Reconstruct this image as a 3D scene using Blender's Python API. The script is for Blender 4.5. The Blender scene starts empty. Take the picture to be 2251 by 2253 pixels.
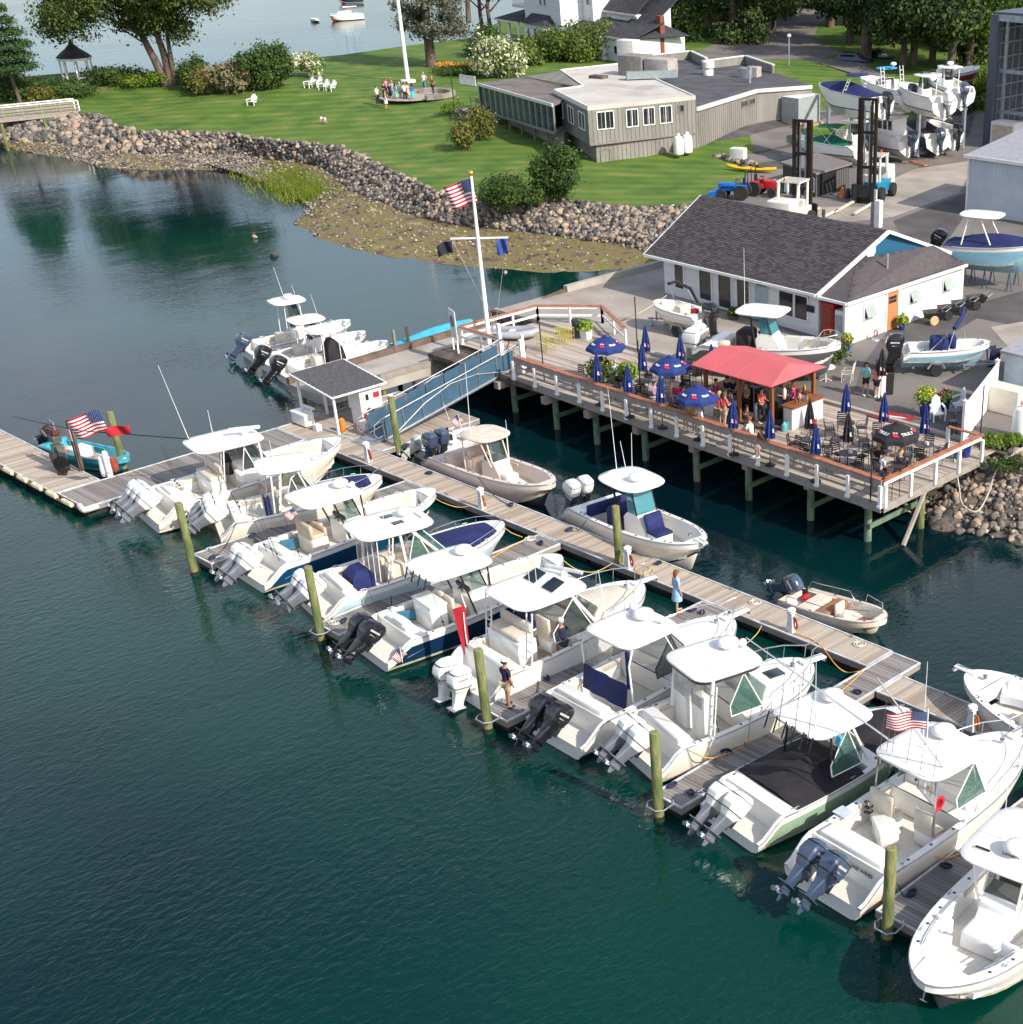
import bpy, math, random
import numpy as np
from mathutils import Vector, Matrix, noise
from mathutils.geometry import delaunay_2d_cdt
random.seed(7); np.random.seed(7)
PI=math.pi; R_=math.radians
S=bpy.context.scene
C=bpy.data.collections.new('marina');S.collection.children.link(C)
LC_=bpy.context.view_layer.layer_collection.children['marina'];LC_.exclude=True   # switched back on at the end: keeps the small mesh evaluations fast
ORD=['first','second','third','fourth','fifth','sixth','seventh','eighth','ninth','tenth','eleventh','twelfth','thirteenth','fourteenth','fifteenth','sixteenth','seventeenth','eighteenth','nineteenth','twentieth','twenty-first','twenty-second']
CF,CX,CY=3181.,1683.,1640.
def _axes():
 th,ro,az=.559,.009,-.734
 ct,st=math.cos(th),math.sin(th)
 F=np.array([0,ct,-st]);R=np.array([1,0,0]);D=np.array([0,-st,-ct])
 c,s=math.cos(ro),math.sin(ro);R,D=c*R+s*D,-s*R+c*D
 ca,sa=math.cos(az),math.sin(az)
 M=np.array([[ca,sa,0],[-sa,ca,0],[0,0,1]])
 return M@F,M@R,M@D
FW,RT,DN=_axes()
CAM=np.array([56.78371,-36.77263,25.])
cam=bpy.data.cameras.new('camera'); camo=bpy.data.objects.new('camera',cam); C.objects.link(camo)
camo.matrix_world=Matrix([[RT[0],-DN[0],-FW[0],CAM[0]],[RT[1],-DN[1],-FW[1],CAM[1]],[RT[2],-DN[2],-FW[2],CAM[2]],[0,0,0,1]])
cam.sensor_fit='HORIZONTAL'; cam.sensor_width=36; cam.lens=CF/2251*36
cam.shift_x=(1125.5-CX)/2251; cam.shift_y=(CY-1126.5)/2251; cam.clip_start=1; cam.clip_end=6000
S.camera=camo
SUN_AZ=R_(4); SUN_EL=R_(35)
w=bpy.data.worlds.new('World'); S.world=w; w.use_nodes=True
nt=w.node_tree; nt.nodes.clear()
sky=nt.nodes.new('ShaderNodeTexSky'); sky.sky_type='NISHITA'; sky.sun_disc=False
sky.sun_elevation=SUN_EL; sky.sun_rotation=PI/2-SUN_AZ; sky.dust_density=2.0; sky.air_density=1.0; sky.ozone_density=1.5
bg=nt.nodes.new('ShaderNodeBackground'); bg.inputs[1].default_value=.15
out=nt.nodes.new('ShaderNodeOutputWorld')
tc=nt.nodes.new('ShaderNodeTexCoord'); mp=nt.nodes.new('ShaderNodeMapping'); mp.inputs['Scale'].default_value=(1,1,2.2)
nz=nt.nodes.new('ShaderNodeTexNoise'); nz.inputs['Scale'].default_value=2.3; nz.inputs['Detail'].default_value=6; nz.inputs['Roughness'].default_value=.55
rp=nt.nodes.new('ShaderNodeValToRGB'); rp.color_ramp.elements[0].position=.52; rp.color_ramp.elements[1].position=.68
rp.color_ramp.elements[1].color=(.75,.75,.75,1)
mx=nt.nodes.new('ShaderNodeMix'); mx.data_type='RGBA'; mx.inputs['B'].default_value=(6.2,6.3,6.8,1)
L_=nt.links.new
L_(tc.outputs['Generated'],mp.inputs[0]);L_(mp.outputs[0],nz.inputs['Vector']);L_(nz.outputs[0],rp.inputs[0])
sx=nt.nodes.new('ShaderNodeSeparateXYZ');L_(tc.outputs['Generated'],sx.inputs[0])
hr=nt.nodes.new('ShaderNodeValToRGB');L_(sx.outputs['Z'],hr.inputs[0]);he=hr.color_ramp.elements;he[0].position=0;he[0].color=(0,0,0,1);he[1].position=.62;he[1].color=(0,0,0,1)
for p_,c_ in((.17,.15),(.33,.75),(.45,.5)):
 e_=he.new(p_);e_.color=(c_,c_,c_,1)
mxf=nt.nodes.new('ShaderNodeMath');mxf.operation='MAXIMUM';L_(rp.outputs[0],mxf.inputs[0]);L_(hr.outputs[0],mxf.inputs[1])
L_(mxf.outputs[0],mx.inputs['Factor']);L_(sky.outputs[0],mx.inputs['A']);L_(mx.outputs['Result'],bg.inputs[0]);L_(bg.outputs[0],out.inputs[0])
sl=bpy.data.lights.new('sun','SUN'); so=bpy.data.objects.new('sun',sl); C.objects.link(so)
sl.energy=4.3; sl.angle=R_(.6); sl.color=(1,.93,.82)
sd=Vector((math.cos(SUN_EL)*math.cos(SUN_AZ),math.cos(SUN_EL)*math.sin(SUN_AZ),math.sin(SUN_EL)))
so.rotation_euler=sd.to_track_quat('Z','Y').to_euler(); so.location=(60,0,60)
S.view_settings.view_transform='Standard'; S.view_settings.look='None'; S.view_settings.gamma=1; S.view_settings.exposure=.42
S.render.engine='CYCLES'
S.cycles.max_bounces=6; S.cycles.transparent_max_bounces=8
def at(px,py,z=0.):
 d=FW+RT*(px-CX)/CF+DN*(py-CY)/CF
 p=CAM+(z-CAM[2])/d[2]*d
 return Vector((p[0],p[1],z))
def pix(p):
 q=np.array(p)-CAM;k=q@FW
 return CX+CF*(q@RT)/k, CY+CF*(q@DN)/k
def tag(o,label=None,cat=None,group=None,kind=None):
 if label:o['label']=label
 if cat:o['category']=cat
 if group:o['group']=group
 if kind:o['kind']=kind
 return o
def thing(name,label,cat,loc=(0,0,0),rz=0,group=None):
 o=bpy.data.objects.new(name,None);C.objects.link(o);o.location=loc;o.rotation_euler=(0,0,rz);o.empty_display_size=.2
 return tag(o,label,cat,group)
def mk(name,me,parent=None,loc=None,rot=None):
 o=bpy.data.objects.new(name,me);C.objects.link(o)
 if parent:o.parent=parent
 if loc is not None:o.location=loc
 if rot is not None:o.rotation_euler=rot
 return o
def dup(o,parent=None,loc=None,rz=None,label=None,group=None,scale=None):
 kids=list(o.children)
 c=o.copy();C.objects.link(c)
 if parent:c.parent=parent
 if loc is not None:c.location=loc
 if rz is not None:c.rotation_euler=(0,0,rz)
 if scale:c.scale=(scale,)*3 if not hasattr(scale,'__len__') else scale
 if label:c['label']=label
 if group:c['group']=group
 for k in kids:dup(k,c)
 return c
MC={}
def mat(name,col,rough=.6,metal=0,var=.12,vs=3.,bump=0,bs=20.,spec=.5,trans=0,alpha=1,ior=1.45,col2=None,coat=0,emit=None,sharp=(.35,.65),stretch=None):
 if name in MC:return MC[name]
 m=bpy.data.materials.new(name);m.use_nodes=True;t=m.node_tree;b=t.nodes['Principled BSDF'];n=t.nodes.new;l=t.links.new
 b.inputs['Base Color'].default_value=(*col,1);b.inputs['Roughness'].default_value=rough;b.inputs['Metallic'].default_value=metal
 b.inputs['Specular IOR Level'].default_value=spec;b.inputs['IOR'].default_value=ior;b.inputs['Transmission Weight'].default_value=trans
 b.inputs['Alpha'].default_value=alpha;b.inputs['Coat Weight'].default_value=coat
 if var or bump or col2:
  g=n('ShaderNodeTexCoord');mp=n('ShaderNodeMapping');l(g.outputs['Object'],mp.inputs[0])
  if stretch:mp.inputs['Scale'].default_value=stretch
  src=mp.outputs[0]
 if var or col2:
  z=n('ShaderNodeTexNoise');z.inputs['Scale'].default_value=vs;z.inputs['Detail'].default_value=5;l(src,z.inputs['Vector'])
  r=n('ShaderNodeValToRGB');l(z.outputs[0],r.inputs[0]);r.color_ramp.elements[0].position=sharp[0];r.color_ramp.elements[1].position=sharp[1]
  c2=col2 if col2 else tuple(min(1,c*(1+var)) for c in col);c1=col if col2 else tuple(c*(1-var) for c in col)
  r.color_ramp.elements[0].color=(*c1,1);r.color_ramp.elements[1].color=(*c2,1);l(r.outputs[0],b.inputs['Base Color'])
 if bump:
  z2=n('ShaderNodeTexNoise');z2.inputs['Scale'].default_value=bs;z2.inputs['Detail'].default_value=3;l(src,z2.inputs['Vector'])
  bp=n('ShaderNodeBump');bp.inputs['Strength'].default_value=bump;bp.inputs['Distance'].default_value=.05;l(z2.outputs[0],bp.inputs['Height']);l(bp.outputs[0],b.inputs['Normal'])
 MC[name]=m;return m
def varied(name,cols,rough=.8,vs=1.5,bump=.0,bs=20,trans=0,stretch=None,spec=.4,detail=4,island=False,pos=None,objinfo=False):
 """several colours mixed by noise (or per loose piece)"""
 if name in MC:return MC[name]
 m=bpy.data.materials.new(name);m.use_nodes=True;t=m.node_tree;b=t.nodes['Principled BSDF'];n=t.nodes.new;l=t.links.new
 b.inputs['Roughness'].default_value=rough;b.inputs['Specular IOR Level'].default_value=spec
 g=n('ShaderNodeTexCoord');mp=n('ShaderNodeMapping');l(g.outputs['Object'],mp.inputs[0])
 if stretch:mp.inputs['Scale'].default_value=stretch
 z=n('ShaderNodeTexNoise');z.inputs['Scale'].default_value=vs;z.inputs['Detail'].default_value=detail;l(mp.outputs[0],z.inputs['Vector'])
 r=n('ShaderNodeValToRGB');cr=r.color_ramp
 k=len(cols)
 for i in range(k):
  p=(pos[i] if pos else .3+.4*i/(k-1))
  if i<2:cr.elements[i].position=p;e=cr.elements[i]
  else:e=cr.elements.new(p)
  e.color=(*cols[i],1)
 if island:
  gi=n('ShaderNodeNewGeometry');ma=n('ShaderNodeMath');ma.operation='MULTIPLY_ADD';ma.inputs[1].default_value=.5;l(gi.outputs['Random Per Island'],ma.inputs[0])
  mb=n('ShaderNodeMath');mb.operation='MULTIPLY';mb.inputs[1].default_value=.5;l(z.outputs[0],mb.inputs[0]);l(mb.outputs[0],ma.inputs[2]);l(ma.outputs[0],r.inputs[0])
 elif objinfo:
  gi=n('ShaderNodeObjectInfo');ma=n('ShaderNodeMath');ma.operation='MULTIPLY_ADD';ma.inputs[1].default_value=.5;l(gi.outputs['Random'],ma.inputs[0])
  mb=n('ShaderNodeMath');mb.operation='MULTIPLY';mb.inputs[1].default_value=.5;l(z.outputs[0],mb.inputs[0]);l(mb.outputs[0],ma.inputs[2]);l(ma.outputs[0],r.inputs[0])
 else:l(z.outputs[0],r.inputs[0])
 l(r.outputs[0],b.inputs['Base Color'])
 if bump:
  z2=n('ShaderNodeTexNoise');z2.inputs['Scale'].default_value=bs;z2.inputs['Detail'].default_value=4;l(mp.outputs[0],z2.inputs['Vector'])
  bp=n('ShaderNodeBump');bp.inputs['Strength'].default_value=bump;bp.inputs['Distance'].default_value=.05;l(z2.outputs[0],bp.inputs['Height']);l(bp.outputs[0],b.inputs['Normal'])
 if trans:
  tr=n('ShaderNodeBsdfTranslucent');l(r.outputs[0],tr.inputs[0]);mx=n('ShaderNodeMixShader');mx.inputs[0].default_value=trans
  l(b.outputs[0],mx.inputs[1]);l(tr.outputs[0],mx.inputs[2]);l(mx.outputs[0],t.nodes['Material Output'].inputs[0])
 MC[name]=m;return m
white=mat('white gelcoat',(.78,.77,.74),.22,var=.03,vs=1.2,coat=.3)
cream=mat('cream gelcoat',(.72,.66,.56),.3,var=.04)
offw=mat('nonskid deck',(.68,.66,.60),.6,var=.05,vs=6,bump=.1,bs=60)
wpaint=mat('white paint',(.76,.76,.76),.5,var=.06,vs=2)
tan=mat('tan vinyl',(.52,.42,.31),.55,var=.1,vs=4)
tanl=mat('light vinyl',(.62,.55,.46),.5,var=.08)
wood=varied('teak',[(.22,.09,.04),(.36,.17,.08)],.5,vs=4,stretch=(1,8,1))
navy=mat('navy canvas',(.012,.02,.10),.85,var=.25,vs=2,bump=.3,bs=4)
blackc=mat('black canvas',(.02,.018,.022),.85,var=.3,vs=2,bump=.3,bs=4)
black=mat('black plastic',(.018,.018,.02),.35,var=.1)
gloss_black=mat('black cowl paint',(.012,.013,.018),.15,var=.05,coat=.6)
gloss_white=mat('white cowl paint',(.75,.75,.73),.2,var=.03,coat=.6)
gloss_blue=mat('slate cowl paint',(.045,.07,.12),.2,var=.05,coat=.6)
steel=mat('stainless',(.6,.6,.62),.22,1,var=.05)
alu=mat('aluminium',(.55,.56,.58),.4,.9,var=.1)
galv=mat('galvanised steel',(.35,.38,.42),.5,.6,var=.15)
greymetal=mat('grey lower unit paint',(.22,.24,.28),.3,.4,var=.1)
glass=mat('tinted glass',(.03,.05,.05),.05,var=0,spec=.8,alpha=.55,coat=.5)
glassg=mat('green glass',(.045,.14,.11),.05,var=0,spec=.8,alpha=.5,coat=.5)
clearv=mat('clear vinyl',(.6,.58,.52),.12,var=0,spec=.7,alpha=.35)
dglass=mat('dark window',(.02,.025,.03),.06,var=.3,vs=1,spec=.9)
rubber=mat('rubber',(.02,.02,.02),.8,var=.2)
red=mat('red paint',(.45,.02,.02),.4,var=.1)
redc=mat('red cloth',(.42,.015,.03),.8,var=.15)
bluecl=mat('blue cloth',(.02,.04,.16),.8,var=.2)
whitecl=mat('white cloth',(.75,.75,.75),.8,var=.05)
yellow=mat('yellow plastic',(.65,.42,.02),.45,var=.1)
orange=mat('orange plastic',(.75,.2,.03),.5,var=.1)
concrete=varied('concrete',[(.26,.24,.21),(.36,.33,.29),(.42,.39,.35)],.85,vs=.6,bump=.2,bs=12)
deckw=varied('weathered deck wood',[(.31,.25,.20),(.39,.33,.27),(.46,.39,.325)],.8,vs=1.2,bump=.3,bs=30,stretch=(3,.35,1),island=True)
deckwb=varied('weathered grey planks',[(.17,.155,.145),(.23,.21,.20),(.28,.26,.245)],.8,vs=1.2,bump=.3,bs=30,stretch=(.35,3,1),island=True)
timber=varied('grey timber',[(.15,.135,.12),(.25,.225,.20),(.33,.30,.26)],.85,vs=2,bump=.4,bs=15,island=True)
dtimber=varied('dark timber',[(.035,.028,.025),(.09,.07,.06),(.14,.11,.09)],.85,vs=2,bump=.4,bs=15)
stainw=varied('red stained rail',[(.26,.085,.045),(.36,.13,.07),(.42,.17,.10)],.6,vs=2,bump=.2,bs=20)
cedar=varied('brown cedar',[(.15,.055,.02),(.26,.10,.035)],.55,vs=3,stretch=(1,1,.3))
green_pile=varied('treated pile',[(.06,.09,.03),(.14,.17,.06),(.26,.22,.10)],.8,vs=2.5,bump=.5,bs=9,stretch=(3,3,.5))
class MB:
 def __init__(s,T=None):s.v=[];s.f=[];s.m=[];s.T=T or Matrix.Identity(4)
 def add(s,vs,fs,mi=0):
  o=len(s.v);T=s.T
  s.v+= [T@Vector(v) for v in vs]
  s.f+= [tuple(i+o for i in f) for f in fs]; s.m+=[mi]*len(fs);return s
 def box(s,c,d,mi=0,rz=0,taper=1.,ry=0,rx=0):
  x,y,z=d[0]/2,d[1]/2,d[2]/2;t=taper
  vs=[(-x,-y,-z),(x,-y,-z),(x,y,-z),(-x,y,-z),(-x*t,-y*t,z),(x*t,-y*t,z),(x*t,y*t,z),(-x*t,y*t,z)]
  M=Matrix.Translation(c)@Matrix.Rotation(rz,4,'Z')@Matrix.Rotation(ry,4,'Y')@Matrix.Rotation(rx,4,'X')
  return s.add([M@Vector(v) for v in vs],[(3,2,1,0),(4,5,6,7),(0,1,5,4),(1,2,6,5),(2,3,7,6),(3,0,4,7)],mi)
 def rbox(s,c,d,r=.05,mi=0,rz=0,ry=0,taper=1.,n=2):
  x,y,z=d[0]/2,d[1]/2,d[2]/2;r=min(r,x*.98,y*.98,z*.98);rings=[]
  def ring(ix,zz,t=1):
   o=[]
   for sx,sy,a0 in((1,1,0),(-1,1,PI/2),(-1,-1,PI),(1,-1,1.5*PI)):
    for k in range(n+1):
     a=a0+PI/2*k/n
     o.append(((sx*(x-r)+(r-ix)*math.cos(a))*t,(sy*(y-r)+(r-ix)*math.sin(a))*t,zz))
   return o
  M=Matrix.Translation(c)@Matrix.Rotation(rz,4,'Z')@Matrix.Rotation(ry,4,'Y')
  rings=[ring(r*.7,-z),ring(0,-z+r*.7),ring(0,z-r*.7,taper),ring(r*.5,z-r*.15,taper),ring(r*.95,z,taper)]
  return s.rings([[M@Vector(p) for p in q] for q in rings],mi)
 def rings(s,rs,mi=0,caps=(True,True),close=True):
  n=len(rs[0]);vs=[p for r in rs for p in r];fs=[]
  for i in range(len(rs)-1):
   for j in range(n if close else n-1):
    a=i*n+j;b=i*n+(j+1)%n;fs.append((a,b,b+n,a+n))
  if close and caps[0]:fs.append(tuple(range(n-1,-1,-1)))
  if close and caps[1]:fs.append(tuple(range((len(rs)-1)*n,len(rs)*n)))
  return s.add(vs,fs,mi)
 def cyl(s,p0,p1,r0,r1=None,n=8,mi=0,caps=(True,True)):
  return s.path([p0,p1],[r0,r0 if r1 is None else r1],n,mi,caps)
 def path(s,pts,r,n=6,mi=0,caps=(True,True)):
  pts=[Vector(p) for p in pts];k=len(pts)
  if not hasattr(r,'__len__'):r=[r]*k
  rs=[];u=None
  for i,p in enumerate(pts):
   d=(pts[min(i+1,k-1)]-pts[max(i-1,0)])
   if d.length<1e-9:d=Vector((0,0,1))
   d.normalize()
   if u is None:u=d.orthogonal().normalized()
   u=(u-d*u.dot(d))
   if u.length<1e-6:u=d.orthogonal()
   u.normalize();v=d.cross(u)
   rs.append([p+(u*math.cos(2*PI*j/n)+v*math.sin(2*PI*j/n))*r[i] for j in range(n)])
  return s.rings(rs,mi,caps)
 def lathe(s,prof,c=(0,0,0),n=12,mi=0,sx=1,sy=1,a0=0):
  return s.rings([[(c[0]+sx*r*math.cos(a0+2*PI*j/n),c[1]+sy*r*math.sin(a0+2*PI*j/n),c[2]+z) for j in range(n)] for r,z in prof],mi)
 def prism(s,poly,z0,z1,mi=0,mside=None):
  n=len(poly);vs=[(x,y,z0) for x,y in poly]+[(x,y,z1) for x,y in poly]
  a=sum(poly[i][0]*poly[(i+1)%n][1]-poly[(i+1)%n][0]*poly[i][1] for i in range(n))
  if a<0:poly=poly[::-1];vs=[(x,y,z0) for x,y in poly]+[(x,y,z1) for x,y in poly]
  s.add(vs,[tuple(range(n-1,-1,-1)),tuple(range(n,2*n))],mi)
  return s.add(vs,[(i,(i+1)%n,(i+1)%n+n,i+n) for i in range(n)],mi if mside is None else mside)
 def quad(s,a,b,c,d,mi=0):return s.add([a,b,c,d],[(0,1,2,3)],mi)
 def slab(s,pts,t,mi=0):
  """thick plate from a planar 3-D polygon, thickened downwards along its normal"""
  pts=[Vector(p) for p in pts];n=(pts[1]-pts[0]).cross(pts[2]-pts[0]).normalized()
  if n.z<0:pts=pts[::-1];n=-n
  q=[p-n*t for p in pts];k=len(pts)
  return s.add(pts+q,[tuple(range(k)),tuple(range(2*k-1,k-1,-1))]+[(i+k,(i+1)%k+k,(i+1)%k,i) for i in range(k)],mi)
 def ell(s,c,r,n=8,m=5,mi=0):
  prof=[(max(1e-3,math.sin(PI*i/m)),-math.cos(PI*i/m)) for i in range(m+1)]
  return s.rings([[(c[0]+r[0]*q*math.cos(2*PI*j/n),c[1]+r[1]*q*math.sin(2*PI*j/n),c[2]+r[2]*z) for j in range(n)] for q,z in prof],mi)
 def mesh(s,name,mats,smooth=None):
  me=bpy.data.meshes.new(name);me.from_pydata([tuple(v) for v in s.v],[],s.f)
  if not hasattr(mats,'__len__'):mats=[mats]
  for m in mats:me.materials.append(m)
  me.polygons.foreach_set('material_index',s.m)
  if smooth:
   me.shade_smooth();me.set_sharp_from_angle(angle=R_(smooth))
  me.update();return me
 def build(s,name,mats,parent=None,smooth=None,loc=None,rot=None):
  return mk(name,s.mesh(name,mats,smooth),parent,loc,rot)
TXT={}
def text(s,size,m,parent,loc,rot,name='lettering',ext=.004,bold=False,align='CENTER'):
 cu=bpy.data.curves.new('t','FONT');cu.body=s;cu.size=size;cu.align_x=align;cu.align_y='CENTER';cu.extrude=ext
 if bold:cu.offset=size*.02
 cu.resolution_u=2
 if (s,size,ext) in TXT:me=TXT[(s,size,ext)].copy()
 else:
  o=bpy.data.objects.new('t',cu);S.collection.objects.link(o)
  me=bpy.data.meshes.new_from_object(o.evaluated_get(bpy.context.evaluated_depsgraph_get()));TXT[(s,size,ext)]=me.copy()
  bpy.data.objects.remove(o)
 bpy.data.curves.remove(cu)
 me.materials.clear();me.materials.append(m)
 return mk(name,me,parent,loc,rot)
def npmesh(name,V,F,mats,mi=None,smooth=False):
 """fast mesh from numpy verts (n,3) and equal-size faces (m,k)"""
 me=bpy.data.meshes.new(name);k=F.shape[1]
 me.vertices.add(len(V));me.vertices.foreach_set('co',V.astype(np.float32).ravel())
 me.loops.add(F.size);me.loops.foreach_set('vertex_index',F.astype(np.int32).ravel())
 me.polygons.add(len(F));me.polygons.foreach_set('loop_start',np.arange(0,F.size,k,dtype=np.int32))
 for m in (mats if hasattr(mats,'__len__') else [mats]):me.materials.append(m)
 if mi is not None:me.polygons.foreach_set('material_index',mi.astype(np.int32))
 me.update(calc_edges=True)
 if smooth:me.shade_smooth()
 return me
# ================================================================ the setting
def px(*pts,z=0.):return [at(x,y,z) for x,y in pts]
def resample(pl,n):
 pl=[Vector(p) for p in pl];d=[0]
 for i in range(1,len(pl)):d.append(d[-1]+(pl[i]-pl[i-1]).length)
 o=[]
 for k in range(n):
  t=d[-1]*k/(n-1);i=1
  while i<len(d)-1 and d[i]<t:i+=1
  o.append(pl[i-1].lerp(pl[i],(t-d[i-1])/max(1e-6,d[i]-d[i-1])))
 return o
TOPL=[(-260,262),(-120,262),(0,262),(100,258),(148,253),(185,251),(221,253),(249,276),(295,288),(389,290),(490,291),(563,303),(641,311),(747,322),(786,338),(817,354),(864,377),(903,392),(953,420),(980,424),(1062,439),(1155,447),(1233,443),(1311,447),(1400,455),(1470,452),(1540,450)]
TOEL=[(-260,310),(-120,312),(0,312),(100,312),(150,318),(190,325),(230,330),(280,336),(340,338),(420,338),(500,340),(570,345),(640,355),(700,362),(730,375),(778,420),(830,440),(865,452),(922,478),(980,490),(1050,500),(1166,510),(1290,528),(1400,545),(1450,560),(1478,566),(1500,575)]
WATL=[(-260,326),(-120,324),(0,322),(78,338),(163,350),(233,369),(330,375),(420,373),(544,377),(622,420),(680,447),(688,461),(647,490),(700,525),(758,542),(816,557),(870,566),(933,574),(1050,589),(1120,592),(1201,600),(1283,597),(1376,594),(1435,592),(1455,598),(1470,604),(1480,608)]
top=[at(x,y,2.2) for x,y in TOPL];toe=[at(x,y,.55) for x,y in TOEL];wat=[at(x,y,0.) for x,y in WATL]
def dist_top(u,v):
 b=1e9
 for i in range(len(top)-1):
  ax,ay=top[i].x,top[i].y;bx,by=top[i+1].x-ax,top[i+1].y-ay
  t=max(0,min(1,((u-ax)*bx+(v-ay)*by)/(bx*bx+by*by+1e-9)))
  b=min(b,math.hypot(u-ax-t*bx,v-ay-t*by))
 return b
def lawn_h(u,v):
 g=max(0,min(1,(-30-u)/30));d=dist_top(u,v) if u<-15 else 0
 t=max(0,min(1,(-33-u)/5))*max(0,min(1,(v-50)/6))
 return 2.2+max(1.7*g*min(1,d/18),1.1*t)
def atl(x,y,dz=0):
 z=2.6
 for _ in range(6):
  p=at(x,y,z);z=lawn_h(p.x,p.y)+dz
 return at(x,y,z)
def strip(name,rows,mat_,cols,jit=0,lab=None,seed=3,per=4):
 """surface lofted through polylines; cols points along, per rows between each pair"""
 rows=[resample(r,cols) for r in rows];V=[]
 rr=[]
 for i in range(len(rows)-1):
  for k in range(per):
   rr.append([rows[i][j].lerp(rows[i+1][j],k/per) for j in range(cols)])
 rr.append(rows[-1])
 for i,r in enumerate(rr):
  for j,p in enumerate(r):
   e=jit*(0 if i in(0,) else 1)
   V.append((p.x,p.y,p.z+e*(noise.noise(Vector((p.x*.6,p.y*.6,seed)))+.5*noise.noise(Vector((p.x*1.7,p.y*1.7,seed))))))
 F=[(i*cols+j,i*cols+j+1,(i+1)*cols+j+1,(i+1)*cols+j) for i in range(len(rr)-1) for j in range(cols-1)]
 me=bpy.data.meshes.new(name);me.from_pydata(V,[],F);me.materials.append(mat_);me.shade_smooth()
 o=mk(name,me);o['kind']='structure';return o,rows
def sheet(name,outline,zf,step,mat_,kind='structure',jit=0):
 pts=[Vector((p[0],p[1])) for p in outline];n=len(pts)
 xs=[p.x for p in pts];ys=[p.y for p in pts]
 def inside(x,y):
  c=False;j=n-1
  for i in range(n):
   if (pts[i].y>y)!=(pts[j].y>y) and x<(pts[j].x-pts[i].x)*(y-pts[i].y)/(pts[j].y-pts[i].y)+pts[i].x:c=not c
   j=i
  return c
 allp=list(pts);x=min(xs)+step/2
 while x<max(xs):
  y=min(ys)+step/2
  while y<max(ys):
   if inside(x,y):allp.append(Vector((x+random.uniform(-.1,.1)*step,y+random.uniform(-.1,.1)*step)))
   y+=step
  x+=step
 vs,es,fs,_,_,_=delaunay_2d_cdt(allp,[(i,(i+1)%n) for i in range(n)],[],1,1e-4)
 V=[(p.x,p.y,zf(p.x,p.y)+(jit*noise.noise(Vector((p.x*.3,p.y*.3,1))) if jit else 0)) for p in vs]
 F=[f for f in fs if True]
 me=bpy.data.meshes.new(name);me.from_pydata(V,[],[tuple(f) for f in F]);me.materials.append(mat_)
 import bmesh
 bm=bmesh.new();bm.from_mesh(me);bmesh.ops.recalc_face_normals(bm,faces=bm.faces)
 if sum(f.normal.z for f in bm.faces)<0:bmesh.ops.reverse_faces(bm,faces=bm.faces)
 bm.to_mesh(me);bm.free();me.shade_smooth()
 o=mk(name,me);o['kind']=kind;return o
def water_mat():
 m=bpy.data.materials.new('harbour water');m.use_nodes=True;t=m.node_tree;b=t.nodes['Principled BSDF'];n=t.nodes.new;l=t.links.new
 g=n('ShaderNodeTexCoord')
 z=n('ShaderNodeTexNoise');z.inputs['Scale'].default_value=.035;z.inputs['Detail'].default_value=2;l(g.outputs['Object'],z.inputs['Vector'])
 r=n('ShaderNodeValToRGB');cr=r.color_ramp;cr.elements[0].position=.36;cr.elements[0].color=(.001,.009,.015,1);cr.elements[1].position=.62;cr.elements[1].color=(.0005,.032,.024,1)
 l(z.outputs[0],r.inputs[0]);l(r.outputs[0],b.inputs['Base Color'])
 b.inputs['Roughness'].default_value=.04;b.inputs['IOR'].default_value=1.333
 mp=n('ShaderNodeMapping');mp.inputs['Rotation'].default_value=(0,0,R_(-15));mp.inputs['Scale'].default_value=(1,.55,1);l(g.outputs['Object'],mp.inputs[0])
 a=n('ShaderNodeTexNoise');a.inputs['Scale'].default_value=4.2;a.inputs['Detail'].default_value=3;a.inputs['Roughness'].default_value=.55;a.inputs['Distortion'].default_value=.6;l(mp.outputs[0],a.inputs['Vector'])
 c=n('ShaderNodeTexNoise');c.inputs['Scale'].default_value=.35;c.inputs['Detail'].default_value=2;l(mp.outputs[0],c.inputs['Vector'])
 gs=n('ShaderNodeTexNoise');gs.inputs['Scale'].default_value=.05;gs.inputs['Detail'].default_value=3;l(g.outputs['Object'],gs.inputs['Vector'])
 gr=n('ShaderNodeMapRange');gr.inputs['From Min'].default_value=.38;gr.inputs['From Max'].default_value=.62;gr.inputs['To Min'].default_value=.2;gr.inputs['To Max'].default_value=1.;l(gs.outputs[0],gr.inputs['Value'])
 sy=n('ShaderNodeSeparateXYZ');l(g.outputs['Object'],sy.inputs[0]);sr=n('ShaderNodeMapRange');sr.inputs['From Min'].default_value=-14;sr.inputs['From Max'].default_value=6;sr.inputs['To Min'].default_value=1.8;sr.inputs['To Max'].default_value=.75;l(sy.outputs['Y'],sr.inputs['Value'])
 m0=n('ShaderNodeMath');m0.operation='MULTIPLY';l(gr.outputs[0],m0.inputs[0]);l(sr.outputs[0],m0.inputs[1])
 mu=n('ShaderNodeMath');mu.operation='MULTIPLY';l(a.outputs[0],mu.inputs[0]);l(m0.outputs[0],mu.inputs[1])
 ad=n('ShaderNodeMath');ad.operation='MULTIPLY_ADD';ad.inputs[1].default_value=1.3;l(c.outputs[0],ad.inputs[0]);l(mu.outputs[0],ad.inputs[2])
 bp=n('ShaderNodeBump');bp.inputs['Strength'].default_value=1;bp.inputs['Distance'].default_value=.018;l(ad.outputs[0],bp.inputs['Height']);l(bp.outputs[0],b.inputs['Normal'])
 return m
wm=MB();wm.quad((-1500,-900,0),(1500,-900,0),(1500,1500,0),(-1500,1500,0));wo=wm.build('water',water_mat());wo['kind']='structure'
grass=varied('mown grass',[(.045,.10,.009),(.068,.135,.012),(.10,.16,.018),(.17,.17,.045)],.9,vs=.35,bump=.6,bs=6,detail=9,pos=[.3,.45,.6,.71])
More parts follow.
